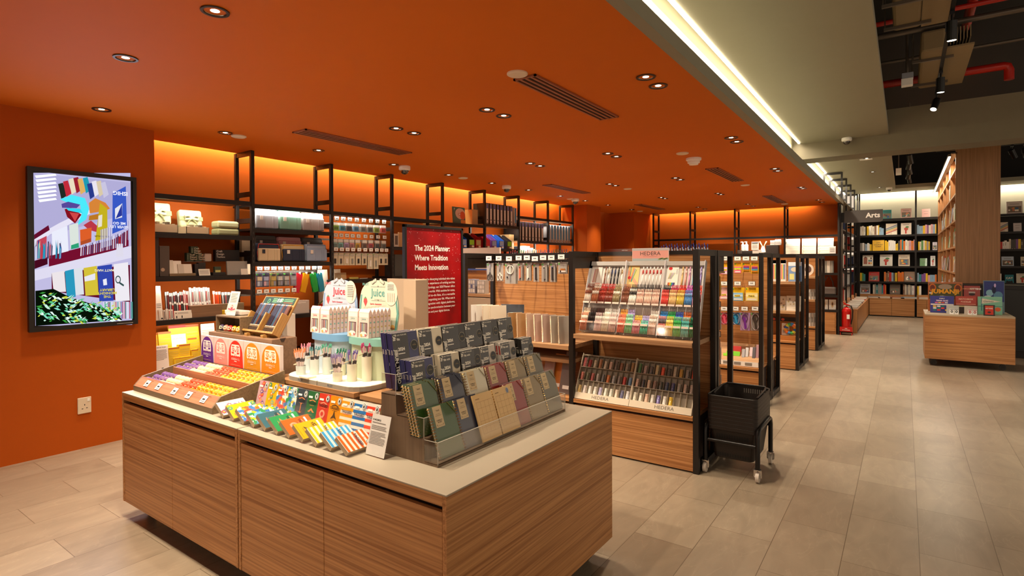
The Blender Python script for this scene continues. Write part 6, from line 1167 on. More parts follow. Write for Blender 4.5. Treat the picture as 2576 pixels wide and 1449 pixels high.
def binder(y, z, w, h, body, spine, top, label, group):
    t = thing('lever_arch_binder', label, 'binder', (-5.61, y, z), pi / 2, group)
    MB().box(-w / 2, w / 2, 0, .27, 0, h, mat(body, .5, var=.1)).obj('cover', t, bevel=.002)
    m = MB(); m.rect(-w * .36, w * .36, h * .02, h * .97, -.0007, mat(spine)); 
    if top: m.rect(-w * .28, w * .28, h * .74, h * .93, -.001, mat(top)); m.disc(0, h * .2, w * .17, w * .17, -.001, BK, 12); m.disc(0, h * .945, w * .2, w * .2, -.001, mat('#2a2a6a'), 10); m.rect(-w * .2, w * .2, h * .05, h * .08, -.001, mat('#8a8480')); [m.rect(-w * .24, w * .24, h * (.3 + .045 * q), h * (.305 + .045 * q), -.001, mat('#8a8480')) for q in range(9)]
    else: m.rect(-w * .3, w * .3, h * .18, h * .96, -.001, mat('#2f6f9a')); [m.rect(-w * .26, w * .26, h * (.24 + .07 * q), h * (.27 + .07 * q), -.0012, mat('#4a8ab8')) for q in range(9)]; m.rect(-w * .12, w * .22, h * .05, h * .12, -.001, mat('#d8c8b0')); m.rect(-w * .36, w * .36, h * .02, h * .16, -.0008, mat('#7a4a3a'))
    m.obj('spine_label', t); return t
for k in range(8): binder(7.235 + k * .098, 2.141, .074, .345, '#2a201c', '#d2c8c2', '#5a5aa8', 'black lever arch binder with a white spine, %s from the left above bay six' % ORD[k], 'black binders above bay six'); binder(8.175 + k * .108, 1.894, .078, .345, '#2a201c', '#d2c8c2', '#5a5aa8', 'black lever arch binder with a white spine, %s from the left in bay seven' % ORD[k], 'black binders in bay seven'); binder(9.175 + k * .112, 1.888, .092, .345, '#c2c0c0', '#c8c4c0', None, 'blue labelled pale binder, %s from the left in bay eight' % ORD[k], 'blue binders in bay eight')
binder(8.045, 2.141, .07, .33, '#c2c0c0', '#c8c4c0', None, 'single blue labelled binder at the right end above bay six', None)
for k, (y, w, c, h) in enumerate(((8.16, .04, '#3a4a6a', .24), (8.24, .10, '#e8dcc8', .24), (8.36, .11, '#efe6d4', .25), (8.48, .10, '#ece0cc', .25), (8.60, .09, '#e0d2bc', .22), (8.69, .05, '#b89a78', .2), (8.75, .05, '#efe6d8', .18), (8.9, .2, '#4a5ab8', .12), (9.2, .06, '#3a5ab8', .14), (9.28, .07, '#d84a24', .15), (9.36, .06, '#e0b83a', .14), (9.44, .05, '#4a8a4a', .14), (9.53, .06, '#c8304a', .13), (9.62, .08, '#e0d8d0', .14), (9.72, .06, '#5a3a9a', .14), (9.81, .07, '#c8384a', .13), (9.9, .06, '#e8e0d8', .14), (9.98, .05, '#3a4a9a', .13))):
    tag(MB().box(-w / 2, w / 2, 0, .2, 0, h, mat(c, .5)).obj('file_folder', loc=(-5.63, y, 1.551), rz=pi / 2, bevel=.002), '%s upright folder standing %s along the shelf under the binders' % ({'#e': 'pale', '#3': 'dark blue', '#d': 'orange', '#4': 'blue or green', '#c': 'red', '#b': 'tan', '#5': 'purple'}[c[:2]], ORD[k]), 'folder')
# ------------------------------------------------------------------ arts corner: side shelves, far wall shelves, wooden island
LV = (2.65, 2.205, 1.772, 1.352, .93)
for i, y in enumerate((13.66, 14.77, 16.03, 17.3, 18.38)): ladder('shelf_ladder', -1.09, y, -1.42, y, GZ - .01, (3.37, 2.9, 2.4, 1.9, 1.4, .9), 'black upright ladder frame of the arts side shelves, %s from the front' % ORD[i], 'ladder frames of the arts side shelves')
for k, z in enumerate(LV):
    if k: tag(MB().box(-1.42, -1.095, 13.65, 18.36, z - .03, z, DARK).obj('wall_shelf'), 'long black side shelf of the arts corner, %s from the top' % ORD[k - 1], 'shelf')
t = thing('wood_bench', 'low oak bench cabinet along the arts side shelves carrying flat books', 'bench', (-1.1, 15.8, 0))
MB().box(.01, .31, -2.27, 2.28, .47, .5, W_Y).obj('top', t, bevel=.002)
MB().box(-.28, .009, -2.15, 2.5, .0, .6, W_Y).obj('rear_step', t)
for k in range(4): MB().box(.282, .30, -2.265 + k * 1.135, -1.135 + k * 1.135, .04, .468, W_Z).obj('front_panel', t)
MB().box(.01, .30, -2.27, -2.252, .0, .469, W_Z).obj('end_panel', t); MB().box(.02, .26, -2.2, 2.2, 0, .469, BLACK).obj('plinth', t)
BC = (('cream', '#d8cdb8'), ('orange', '#d8701f'), ('yellow', '#e0b410'), ('red', '#b8261c'), ('teal', '#2f7f86'), ('light blue', '#8aa8c0'), ('grey', '#8f8a84'), ('white', '#e6e0d6'), ('navy', '#2a3556'), ('green', '#4f8a4a'), ('pink', '#d09aa0'), ('brown', '#7a5a44'), ('dark grey', '#45403c'), ('purple', '#7a4a8a'))
BCD = dict(BC)
def book(w, h, d, col, loc, rz, label, group, lean=0, fan=1):
    """one upright book: spine to -y locally"""
    m = MB(); c = mat(col, .5); m.box(-w / 2, w / 2, 0, d, 0, h, c, 't'); m.box(-w / 2 + .0015, w / 2 - .0015, .003, d - .002, h - .004, h - .002, mat('#e6dccb'))
    b = mat('#d8cbb8' if sum(lin(col)[:3]) < .5 else '#8a7c70', .5); m.rect(-w * .1, w * .1, h * .45, h * .8, -.0006, b) if int(w * 1e5) % 2 else None; m.rect(-w * .25, w * .25, h * .06, h * .09, -.0006, b)
    return tag(m.obj('book', loc=loc, rot=(0, radians(lean), rz)), label, 'book', group)
def face_book(w, h, loc, rz, label, col, kind, seed=1, lean=10, name='face_out_book'):
    """a book shown cover first"""
    t = thing(name, label, 'book', loc, rot=(radians(-lean), 0, rz)); d = .018
    MB().box(-w / 2, w / 2, .001, d, 0, h, mat(col, .45, coat=.2)).obj('cover', t); MB().box(-w / 2 + .003, w / 2 + .0004, .004, d - .003, .002, h + .0005, mat('#e6dccb')).obj('pages', t)
    m = MB(); y = 0.0005; r = random.Random(seed); pal = ('#b8321f', '#d89a2a', '#4f7f6a', '#3a5a8a', '#e6dccb', '#5a4a40', '#c87a5a')
    if kind == 'photo': m.rect(-w * .42, w * .42, h * .12, h * .62, y - .001, mat('#7a6a5a')); [m.rect(x, x + w * r.uniform(.1, .25), h * zz, h * (zz + r.uniform(.08, .2)), y - .0012 - k * .0002, mat(r.choice(pal))) for k, (x, zz) in enumerate([(r.uniform(-w * .4, w * .15), r.uniform(.14, .4)) for _ in range(9)])]; lines(m, -w * .3, w * .3, h * .72, h * .84, 2, y - .001)
    elif kind == 'stripe': [m.poly([(-w * .5, h * (.1 + k * .13)), (w * .5, h * (.45 + k * .13)), (w * .5, h * (.52 + k * .13)), (-w * .5, h * (.17 + k * .13))], y - .001 - k * .0001, mat(pal[k])) for k in range(4)]; m.rect(w * .05, w * .45, h * .06, h * .28, y - .002, mat('#e6dccb'))
    elif kind == 'figure': m.disc(0, h * .5, w * .2, h * .14, y - .001, mat('#b84a3a')); m.disc(w * .1, h * .66, w * .16, h * .08, y - .0012, mat('#4f7f4a')); m.rect(-w * .1, w * .05, h * .1, h * .4, y - .0014, mat('#b8321f')); lines(m, -w * .3, w * .3, h * .82, h * .92, 1, y - .001)
    elif kind == 'plain': lines(m, -w * .25, w * .25, h * .4, h * .5, 1, y - .001); m.rect(-w * .3, w * .3, h * .7, h * .74, y - .001, mat('#8a8078'))
    elif kind == 'arch': m.rect(-w * .4, -w * .05, h * .2, h * .75, y - .001, mat('#9a5a44')); m.poly([(-w * .42, h * .75), (-w * .03, h * .75), (-w * .22, h * .88)], y - .001, mat('#6a3a2c')); [m.rect(w * (.06 + .18 * (k % 2)), w * (.2 + .18 * (k % 2)), h * (.2 + .22 * (k // 2)), h * (.36 + .22 * (k // 2)), y - .0012, mat(pal[k])) for k in range(6)]
    elif kind: kind(m, w, h, y - .001)
    m.obj('cover_print', t); return t
CNT = {}
def spines(P, x0, x1, z, hs, rz, area, cols, seed, fixed, axis, wr=(.018, .036), d=.17):
    """a run of upright books along a shelf; axis 0 runs along x (fixed y), axis 1 along y (fixed x)"""
    r = random.Random(seed); p = x0
    while p < x1 - .012:
        w = r.uniform(*wr); w = min(w, x1 - p); h = r.uniform(*hs); n, c = r.choice(cols) if isinstance(cols, (list, tuple)) else cols; 
        if isinstance(c, tuple): n, c = c
        CNT[area] = CNT.get(area, 0) + 1
        loc = (p + w / 2, fixed, z + .001) if axis == 0 else (fixed, p + w / 2, z + .001)
        k = CNT[area]; o_ = ORD[k - 1] if k <= len(ORD) else 'number %d' % k
        book(w - .001, h, d, c, loc, rz, '%s spined book, %s along %s' % (n, o_, area), 'books along ' + area); p += w
B_ = lambda *n: [(k, BCD[k]) for k in n]
# side shelves, spines towards the aisle
for k, (z, s0) in enumerate(((2.205, 1), (1.772, 2), (1.352, 3), (.93, 4), (.60, 5))):
    area = 'the arts side shelf %s from the top' % ORD[k]
    y = 13.56; r = random.Random(s0 * 7)
    for a, b in ((13.7, 14.1), (14.25, 14.62), (14.9, 15.5), (16.1, 16.6), (17.4, 17.9)):
        if k == 0 and a in (14.25, 16.1): continue
        spines(None, a, b, z, (.22, .34), pi / 2, area, B_('dark grey', 'red', 'white', 'orange', 'navy', 'cream', 'brown', 'teal') if k != 4 else B_('red', 'red', 'white', 'dark grey', 'orange'), s0 * 10 + int(a * 3), -1.12, 1, (.05, .10), .22)
for k, (y, c, nm) in enumerate(((13.75, '#c8bcae', 'cream'), (13.95, '#8a4a3a', 'rust'), (14.3, '#d8d0c4', 'white'), (14.6, '#6a7a5a', 'green'), (15.1, '#b8a890', 'tan'), (15.6, '#3a3a44', 'dark'), (16.2, '#c8b8a8', 'beige'), (16.9, '#a8301f', 'red'), (17.5, '#d8d0c0', 'pale'))):
    for q in range(2): tag(MB().box(-.13, .13, -.1, .1, 0, .022, mat(c if q % 2 == 0 else '#d8cfc2', .4, coat=.3)).obj('flat_book', loc=(-.94, y + .01 * q, .501 + q * .0225), rz=.06 * q, bevel=.002), '%s covered book lying on the side bench, %s pile, layer %s' % (nm, ORD[k], ORD[q]), 'book')
# far wall
FY_ = 18.36
for i, x in enumerate((-1.04, .243, 1.56, 2.86)): tag(MB().box(x - .02, x + .02, 18.34, 18.40, 0, 3.38, DARK).obj('shelf_post'), 'black upright post of the far wall shelving, %s from the left' % ORD[i], 'post')
for k, z in enumerate(LV):
    for i, (a, b) in enumerate(((-1.02, .223), (.263, 1.54), (1.58, 2.84))):
        tag(MB().box(a, b, 18.36, 18.78, z - .025, z, DARK).box(a, b, 18.345, 18.36, z - .04, z + .012, DARK).obj('wall_shelf'), 'black far wall shelf, bay %s from the left, %s from the top' % (ORD[i], ORD[k]), 'shelf')
MB_ = MB().box(-1.2, 3.2, 18.755, 18.79, .5, 2.62, mat('#1c1814', .7)); struct(MB_.obj('wall_panel'))
for i, (a, b) in enumerate(((-.79, .222), (.264, .69), (1.58, 2.84))):
    t = thing('wood_bench', 'oak bench cabinet under far wall shelves, bay %s from the left' % ORD[i], 'bench', ((a + b) / 2, 18.1, 0), group='oak bench cabinets under the far wall shelves'); w = (b - a) / 2
    MB().box(-w, w, 0, .26, .465, .49, W_X).obj('top', t); MB().box(-w if i else -w - .25, w, .26, .6, .49, .585, W_X).obj('rear_step', t)
    for q in (0, 1): MB().box(-w + q * w + .003, -w + (q + 1) * w - .003, .0, .018, .03, .46, W_X).obj('door', t, bevel=.001)
    MB().box(-w + .02, w - .02, .03, .58, 0, .465, BLACK).obj('carcass', t)
def Q(a, b): return 2140 + a / 4.83, 520 + b / 4.83
def fb(a0, a1, bt, zi, col, kind, label, seed=1, P=Q, s=4.83):
    z = LV[zi] if zi < 5 else .586; p, q = P(a0, bt), P(a1, bt); A_, B2 = at(p[0], p[1], y=FY_ + .05), at(q[0], q[1], y=FY_ + .05)
    face_book(B2.x - A_.x, max(.1, (A_.z + B2.z) / 2 - z), ((A_.x + B2.x) / 2, FY_ + .02, z + .002), 0, label, col, kind, seed)
def sp_(a0, a1, bt, zi, cols, seed, area, P=Q, wr=(.032, .052)):
    z = LV[zi] if zi < 5 else .586; p, q = P(a0, bt), P(a1, bt); A_, B2 = at(p[0], p[1], y=FY_ + .02), at(q[0], q[1], y=FY_ + .02); h = (A_.z + B2.z) / 2 - z
    spines(None, A_.x, B2.x, z, (h * .84, h), 0, area, cols, seed, FY_ + .02, 0, wr)
fb(380, 496, 38, 0, '#1f7f80', 'photo', 'teal framed picture book on the top far shelf beside the Arts sign', 1); fb(610, 738, 20, 0, '#cfa8a0', 'photo', 'pale pink photo book on the top far shelf', 2); fb(865, 966, 25, 0, '#d8a8a0', 'plain', 'plain pink book on the top far shelf, second bay', 3)
fb(428, 565, 203, 1, '#d8c8b0', 'stripe', 'book with diagonal coloured rays on its cover, second far shelf', 4); fb(610, 738, 197, 1, '#dfd0c0', 'figure', 'white book with a plant figure, second far shelf', 5)
CCC = lambda m, w, h, y: [m.text(s, h * .14, 0, h * (.75 - .17 * k), y, mat('#2a2620'), bold=.02) for k, s in enumerate(('CITY', 'COUNTRY', 'COAST'))]
fb(265, 408, 405, 2, '#e2b00c', CCC, 'big yellow book reading city country coast, third far shelf'); fb(995, 1050, 430, 2, '#d0ccd8', 'photo', 'white illustrated book by the wooden island, third far shelf', 7)
fb(145, 272, 588, 3, '#d8cfbc', 'arch', 'cream book with a red house drawing, fourth far shelf', 8); fb(355, 508, 580, 3, '#d8d4c8', 'figure', 'white book with a pale garden drawing, fourth far shelf', 9); fb(580, 718, 580, 3, '#cbb8a0', 'photo', 'beige book of coloured blocks, fourth far shelf', 10); fb(840, 928, 626, 3, '#5f8a5a', 'plain', 'small green landscape book, fourth far shelf', 11); fb(970, 1028, 596, 3, '#d8d4d0', 'figure', 'white book with a black line drawing, fourth far shelf', 12)
fb(220, 348, 790, 4, '#b8281c', 'photo', 'red illustrated book, fifth far shelf', 13); fb(650, 782, 788, 4, '#8a6a50', 'photo', 'brown photo book of a room, fifth far shelf', 14)
fb(115, 237, 935, 5, '#b8c0c8', 'photo', 'boat photo book on the lowest far ledge', 15); fb(475, 602, 940, 5, '#6a5c50', 'photo', 'dark portrait book on the lowest far ledge', 16)
sp_(95, 180, 225, 1, B_('pink', 'cream', 'pink', 'white'), 21, 'the second far shelf, left group'); sp_(195, 345, 220, 1, B_('yellow', 'orange', 'cream', 'green', 'brown', 'white', 'grey'), 22, 'the second far shelf, left group'); sp_(345, 402, 250, 1, B_('light blue', 'light blue', 'navy'), 23, 'the second far shelf, left group'); sp_(805, 1040, 215, 1, B_('yellow', 'light blue', 'cream', 'purple', 'teal', 'pink'), 24, 'the second far shelf, second bay')
sp_(105, 232, 440, 2, B_('grey', 'light blue', 'white', 'grey'), 25, 'the third far shelf, left group'); sp_(232, 256, 445, 2, B_('yellow'), 26, 'the third far shelf, left group'); sp_(415, 545, 405, 2, B_('white', 'cream', 'yellow', 'white'), 27, 'the third far shelf, middle group'); sp_(545, 575, 440, 2, B_('yellow'), 28, 'the third far shelf, middle group'); sp_(578, 640, 400, 2, B_('teal', 'brown', 'dark grey', 'orange'), 29, 'the third far shelf, right group'); sp_(640, 775, 400, 2, B_('orange', 'cream', 'white', 'orange', 'pink'), 30, 'the third far shelf, right group'); sp_(820, 962, 405, 2, B_('cream', 'green', 'grey', 'yellow', 'grey'), 31, 'the third far shelf, second bay')
sp_(95, 155, 790, 4, B_('yellow', 'yellow', 'green'), 32, 'the fifth far shelf, left group'); sp_(155, 180, 815, 4, B_('light blue', 'teal'), 33, 'the fifth far shelf, left group'); sp_(405, 570, 785, 4, B_('yellow', 'dark grey', 'light blue', 'brown', 'red', 'grey', 'orange'), 34, 'the fifth far shelf, middle group'); sp_(572, 645, 785, 4, B_('red', 'orange', 'orange'), 35, 'the fifth far shelf, middle group'); sp_(808, 860, 805, 4, B_('teal', 'light blue'), 36, 'the fifth far shelf, second bay'); sp_(860, 938, 805, 4, B_('yellow', 'yellow', 'purple'), 37, 'the fifth far shelf, second bay'); sp_(938, 1045, 825, 4, B_('pink', 'pink', 'light blue', 'orange'), 38, 'the fifth far shelf, second bay')
sp_(270, 432, 935, 5, B_('grey', 'cream', 'teal', 'red', 'white', 'orange'), 39, 'the lowest far ledge, left group'); sp_(635, 785, 940, 5, B_('brown', 'cream', 'pink', 'grey', 'white'), 40, 'the lowest far ledge, right group'); sp_(808, 860, 950, 5, B_('yellow', 'light blue', 'white'), 41, 'the lowest far ledge, second bay')
def Q2(a, b): return 2340 + a / 4.0254, 360 + b / 4.0254
fb(772, 936, 588, 0, '#d0c4bc', 'photo', 'large pale illustrated book on the top shelf right of the wood column', 17, Q2); fb(710, 788, 800, 1, '#d8c8b0', 'stripe', 'white and orange book right of the wood column, second shelf', 18, Q2); fb(842, 925, 808, 1, '#c8c0be', 'plain', 'plain grey book right of the wood column, second shelf', 19, Q2)
fb(722, 846, 1148, 3, '#b8c8d8', 'photo', 'colourful fish book right of the wood column, fourth shelf', 20, Q2); fb(916, 1010, 1150, 3, '#d8d0b8', 'photo', 'cream book cut by the picture edge, fourth shelf', 21, Q2); fb(757, 846, 1332, 4, '#1f7a86', lambda m, w, h, y: (m.text('CAT', h * .3, 0, h * .6, y, mat('#e8e0d0'), bold=.03), m.disc(0, h * .1, w * .4, h * .16, y, BLACK), m.poly([(-w * .38, h * .15), (-w * .1, h * .22), (-w * .3, h * .34)], y, BLACK), m.poly([(w * .1, h * .22), (w * .38, h * .15), (w * .3, h * .34)], y, BLACK)), 'teal book reading cat, fifth shelf right of the wood column', 22, Q2); fb(872, 1000, 1320, 4, '#d8d0bc', 'figure', 'cream book with a tree drawing, fifth shelf right of the wood column', 23, Q2)
sp_(708, 800, 985, 2, B_('white', 'orange', 'red', 'light blue'), 42, 'the third far shelf right of the wood column', Q2); sp_(800, 950, 965, 2, B_('dark grey', 'cream', 'white', 'yellow', 'purple'), 43, 'the third far shelf right of the wood column', Q2); sp_(708, 722, 1315, 4, B_('white', 'pink'), 44, 'the fifth far shelf right of the wood column', Q2)
sp_(705, 960, 1490, 5, B_('cream', 'brown', 'navy', 'orange', 'grey', 'teal', 'light blue'), 45, 'the lowest far ledge right of the wood column', Q2)
for k, (a0, a1, c) in enumerate(((232, 335, '#8a8078'), (360, 480, '#b8aa98'), (505, 625, '#a8684a'), (640, 772, '#9aa4a8'), (850, 925, '#b8a898'))):
    p = at(*Q((a0 + a1) / 2, 1100), y=18.17); w = (a1 - a0) / 4.83 / 78
    for q in range(2): tag(MB().box(-w / 2, w / 2, -.06, .08, 0, .024, mat(c if q else '#cfc4b4', .45)).obj('flat_book', loc=(p.x, 18.2, .491 + q * .0245), rz=.02 * q, bevel=.002), 'book lying in pile %s from the left on the far bench, layer %s' % (ORD[k], ORD[q]), 'book')
# wooden island: tall double-sided bookcase with a plain end panel
t = thing('island_bookcase', 'tall oak bookcase island ending in a wide plain veneer panel', 'bookcase', (.985, 12, 0)); W2 = wood('column_veneer', '#a87a50', '#86603c', 2, 1.0)
MB().box(-.285, .29, 0, .03, 1.12, 3.40, W2).obj('end_panel', t); MB().box(-.27, .27, .01, .04, 0, 1.12, DARK).obj('dark_base', t); MB().box(-.01, .01, .03, 6.05, .1, 3.35, W_Y).obj('spine_board', t)
for y in (1.3, 2.65, 3.75, 5.1, 6.05): MB().box(-.285, .285, y - .012, y + .012, .1, 3.36, W_Z).obj('divider', t)
for z in (3.07, 2.65, 2.2, 1.75, 1.3, .88, .5): MB().box(-.285, .285, .03, 6.05, z - .03, z, W_Y).obj('shelf', t)
tag(MB().box(.60, .64, 12.0, 18.4, 3.27, 3.31, mat('#6a5a48', .5)).box(.605, .635, 12.02, 18.4, 3.262, 3.27, LED).box(.64, .72, 12.0, 18.4, 3.31, 3.33, mat('#6a5a48', .5)).obj('led_strip'), 'warm light strip along the top of the oak bookcase island', 'strip light')
o = light('case_beam', 'AREA', (.60, 15.2, 3.25), 30, NEUT, shape='RECTANGLE', size=.05, size_y=6.2); o.rotation_euler = (0, radians(-25), 0)
for k, z in enumerate((3.07, 2.65, 2.2, 1.75, 1.3, .88)):
    area = 'the island bookcase shelf %s from the top, left side' % ORD[k]
    for a, b in ((12.35, 12.75), (13.4, 14.0), (14.9, 15.4), (16.2, 16.6)):
        if k < 2 and a not in (13.4,): continue
        spines(None, a, b, z, (.2, .32), -pi / 2, area, B_('cream', 'white', 'red', 'light blue', 'green', 'grey', 'yellow', 'brown'), k * 9 + int(a * 2), .715, 1, (.06, .11), .2)
for k, (y, z, c, kd, lb) in enumerate(((13.1, 2.2, '#3a6aa8', 'photo', 'blue cover turned outwards on the island bookcase'), (12.2, 1.75, '#d8d0c0', 'photo', 'white picture cover nearest the end panel of the island'), (14.5, 1.3, '#3f5a34', 'figure', 'green cover turned outwards on the island bookcase'), (13.7, 1.75, '#2f7a3a', 'plain', 'bright green cover on the island bookcase'), (15.6, 2.2, '#2a4a7a', 'stripe', 'dark blue cover deep in the island bookcase'), (12.3, 1.3, '#d8ccc0', 'figure', 'pale cover with a red drawing low on the island bookcase'), (15.6, 1.3, '#6a5a8a', 'arch', 'purple cover low and deep on the island bookcase'))): face_book(.2, .27, (.69, y, z + .002), -pi / 2, lb, c, kd, k + 50, 6)
# low black rack in front of the island
tag(MB().box(.35, 1.6, 11.45, 11.85, 0, 1.115, DARK).box(.40, 1.55, 11.44, 11.46, .1, 1.05, BLACK).obj('low_rack', bevel=.004), 'low black rack standing before the oak column panel, behind the game table', 'rack')
# Arts sign
t = thing('hanging_sign', 'grey blade sign reading Arts projecting from the side shelves', 'sign', (-.655, 13.3, 2.40)); k_ = 13.3 / 12.5
MB().prism([(-.36, -.115), (.26, -.115), (.30, -.085), (.30, .135), (-.36, .135)], -.012, .012, mat('#4a423c', .5), 'xz').obj('panel', t); m = MB(); m.text('Arts', .135, .135, .02, -.0128, mat('#e6ded2', .5), bold=.03); m.obj('lettering', t); MB().box(-.44, -.36, -.02, .02, -.1, .1, DARK).obj('bracket', t)
# fire extinguisher
t = thing('fire_extinguisher', 'red fire extinguisher standing in a red stand at the shelf end', 'fire extinguisher', (-.965, 13.18, 0)); R_ = mat('#c01512', .3, coat=.4)
MB().lathe([(.06, .12), (.085, .14), (.085, .48), (.07, .53), (.03, .555), (.03, .57)], R_, 24).obj('cylinder', t, smooth=True); m = MB(); m.tube([(0, 0, .57), (0, 0, .60)], .016, CHROME); m.bar((-.05, 0, .63), (.06, -.01, .60), .02, .02, R_); m.bar((-.06, 0, .66), (.03, -.01, .60), .02, .015, R_); m.obj('valve_handle', t)
MB().tube([(.02, 0, .60), (.08, -.02, .59), (.11, -.03, .5), (.105, -.03, .35), (.08, -.03, .22)], .012, BLACK, 8).obj('hose', t, smooth=True); MB().box(.01, .06, -.088, -.084, .33, .42, PAPER).obj('instruction_label', t)
m = MB(); m.box(-.11, .11, -.11, .11, .06, .075, R_); m.box(-.11, .11, -.11, -.105, .06, .17, R_); [m.box(x - .006, x + .006, y - .006, y + .006, 0, .06, R_) for x in (-.1, .1) for y in (-.1, .1)]; m.obj('stand', t); m = MB(); m.text('FIRE', .022, 0, .135, -.1106, WHITE, bold=.03); m.text('EXTINGUISHER', .02, 0, .105, -.1106, WHITE, bold=.03); m.obj('stand_lettering', t)
# ------------------------------------------------------------------ game table on castors
t = thing('display_table', 'low oak display table on black castors carrying board games', 'table', (.726, 9.93, 0)); DX = .486
MB().box(-DX, DX, 0, .87, .72, .742, mat('#b8a488', .5)).obj('top', t, bevel=.001); MB().box(-DX, DX, .0, .018, .10, .719, W_X).obj('front_panel', t, bevel=.001); MB().box(-DX, DX, .85, .868, .10, .719, W_X).obj('rear_panel', t)
for x in (-DX, DX - .018): MB().box(x, x + .018, .019, .849, .10, .719, W_Y).obj('side_panel', t)
MB().box(-DX + .02, DX - .02, .02, .84, .10, .12, BLACK).obj('base_board', t)
for x in (-.38, .37): 
    for y in (.11, .75): caster(t, x, y, .10, .038)
def game(x0, x1, y, d, h, col, label, paint, lean=0, z=.7425):
    t = thing('game_box', label, 'game box', ((x0 + x1) / 2, y, z), rot=(radians(-lean), 0, 0)); w = x1 - x0; MB().box(-w / 2, w / 2, 0, d, 0, h, mat(col, .45, coat=.3)).obj('box', t, bevel=.003); m = MB(); paint(m, w, h, -.001); m.obj('front_print', t); return t
def pj1(m, w, h, y):
    m.rect(-w * .47, w * .47, h * .42, h * .94, y, mat('#4a4a24')); m.disc(.0, h * .84, w * .2, h * .09, y * 1.4, mat('#a8907a')); [(m.disc(s * w * .37, h * .8, w * .11, h * .14, y * 1.6, mat('#c8641c')), m.disc(s * w * .37, h * .8, w * .075, h * .1, y * 2, mat('#6a2a10'))) for s in (-1, 1)]; m.text('JUMANJI', h * .2, 0, h * .675, y * 2.4, mat('#f0a81c'), bold=.04); m.disc(-w * .42, h * .62, w * .06, h * .03, y * 2, mat('#d8c8b8'))
game(.292, .698, 10.50, .06, .44, '#a85a24', 'large orange brown jungle game box at the back left of the table', pj1, 3)
def fam(m, w, h, y): m.rect(-w * .48, w * .48, h * .46, h * .53, y, mat('#e8e0d8')); m.text('FAMILY', h * .08, 0, h * .85, y, WHITE, bold=.03); m.text('TRIVIA QUIZ', h * .1, 0, h * .72, y, mat('#f0d8e8'), bold=.05); [m.rect(-w * .3 + k * w * .14, -w * .18 + k * w * .14, h * .57, h * .64, y, mat(c)) for k, c in enumerate(('#e06a9a', '#f0c84a', '#e0583a', '#e8e0e8'))]; [m.rect(-w * .38 + (k % 4) * w * .17, -w * .24 + (k % 4) * w * .17, h * (.12 + .11 * (k // 4)), h * (.21 + .11 * (k // 4)), y, mat(('#1f7a6a', '#d83a24', '#2a2a6a', '#e8c02a', '#e8e0d8')[k % 5])) for k in range(11)]
game(.31, .585, 10.22, .05, .245, '#2c2f8a', 'dark blue family quiz box in front of the jungle game', fam, 4)
game(.6, .842, 10.26, .08, .115, '#3a2c26', 'dark lower box carrying the red matchbox box', lambda m, w, h, y: m.rect(-w * .48, w * .48, h * .8, h * .98, y, mat('#c8b88a'))); game(.602, .838, 10.27, .06, .13, '#b83a2a', 'red box reading matchbox puzzles', lambda m, w, h, y: (m.text('MATCHBOX', h * .22, 0, h * .68, y, mat('#e8b8a0'), bold=.04), m.text('PUZZLES', h * .22, 0, h * .38, y, mat('#e8b8a0'), bold=.04), m.rect(-w * .46, w * .46, h * .1, h * .14, y, mat('#e8b8a0'))), 4, .8585)
def gm(m, w, h, y): m.poly([(-w * .35, h * .9), (w * .45, h * .74), (-w * .35, h * .6)], y, mat('#e8e0cc')); m.text('Games', h * .16, -w * .08, h * .74, y * 2, mat('#2a2a2a'), shear=.3); m.rect(-w * .36, -w * .33, h * .2, h * .95, y, mat('#3a5a8a')); m.rect(-w * .5, w * .5, h * .44, h * .48, y, mat('#4f8a7a')); m.disc(w * .32, h * .3, w * .12, h * .12, y, mat('#e06a3a'))
game(.85, 1.11, 10.22, .08, .25, '#7fbfa0', 'mint green games box with a pennant', gm, 2)
def ek(m, w, h, y): m.text('EXPLODING', h * .062, -w * .21, h * .88, y, mat('#d8a06a'), bold=.03); m.text('KITTENS', h * .085, w * .22, h * .88, y, mat('#f0e8e0'), bold=.04); m.disc(0, h * .68, w * .2, h * .05, y, mat('#3a2a2a')); m.rect(-w * .2, w * .2, h * .72, h * .78, y, mat('#b8a8a0'))
game(.715, .90, 10.52, .05, .39, '#a03a34', 'dusty red box with cat lettering standing at the back', ek, 3)
def sky(m, w, h, y): m.rect(-w * .48, w * .48, h * .35, h * .98, y, mat('#2f3a7a')); [m.disc(w * a, h * b, w * c, h * d, y * (1.3 + .2 * k), mat(cc)) for k, (a, b, c, d, cc) in enumerate(((-.2, .62, .18, .1, '#8ab8c8'), (.2, .55, .22, .12, '#5a8aa8'), (0, .72, .1, .12, '#1a2046'), (.05, .85, .05, .06, '#c8a8d8'), (-.3, .48, .2, .06, '#c8d8d8')))]; m.rect(-w * .2, w * .2, h * .26, h * .33, y * 3, mat('#b83a4a'))
game(.935, 1.165, 10.50, .05, .47, '#6a8a94', 'tall blue purple fantasy game box at the back right', sky, 3)
def cards(x, cn, c, d): 
    t = thing('card_pack', 'double pack of %s playing cards at the front of the table' % cn, 'playing cards', (x, 10.03, .7425)); 
    for k in (0, 1): MB().box(-.05 + k * .052, -.002 + k * .052, 0, .03, 0, .075, PAPER).obj('card_box', t, bevel=.001)
    m = MB(); [(m.disc(-.026 + k * .052, .038, .014, .018, -.001, mat(c)), m.poly([(-.026 + k * .052, .048), (-.019 + k * .052, .038), (-.026 + k * .052, .028), (-.033 + k * .052, .038)][::-1], -.0015, PAPER), m.rect(-.047 + k * .052, -.005 + k * .052, .063, .071, -.001, mat(c))) for k in (0, 1)]; m.obj('print', t); MB().box(-.085, .055, .035, .06, 0, .12, mat(d, .5)).obj('carton_behind', t)
cards(.575, 'black', '#2a3a34', '#b8b8b0'); cards(.775, 'red', '#b8361f', '#c8bcae')
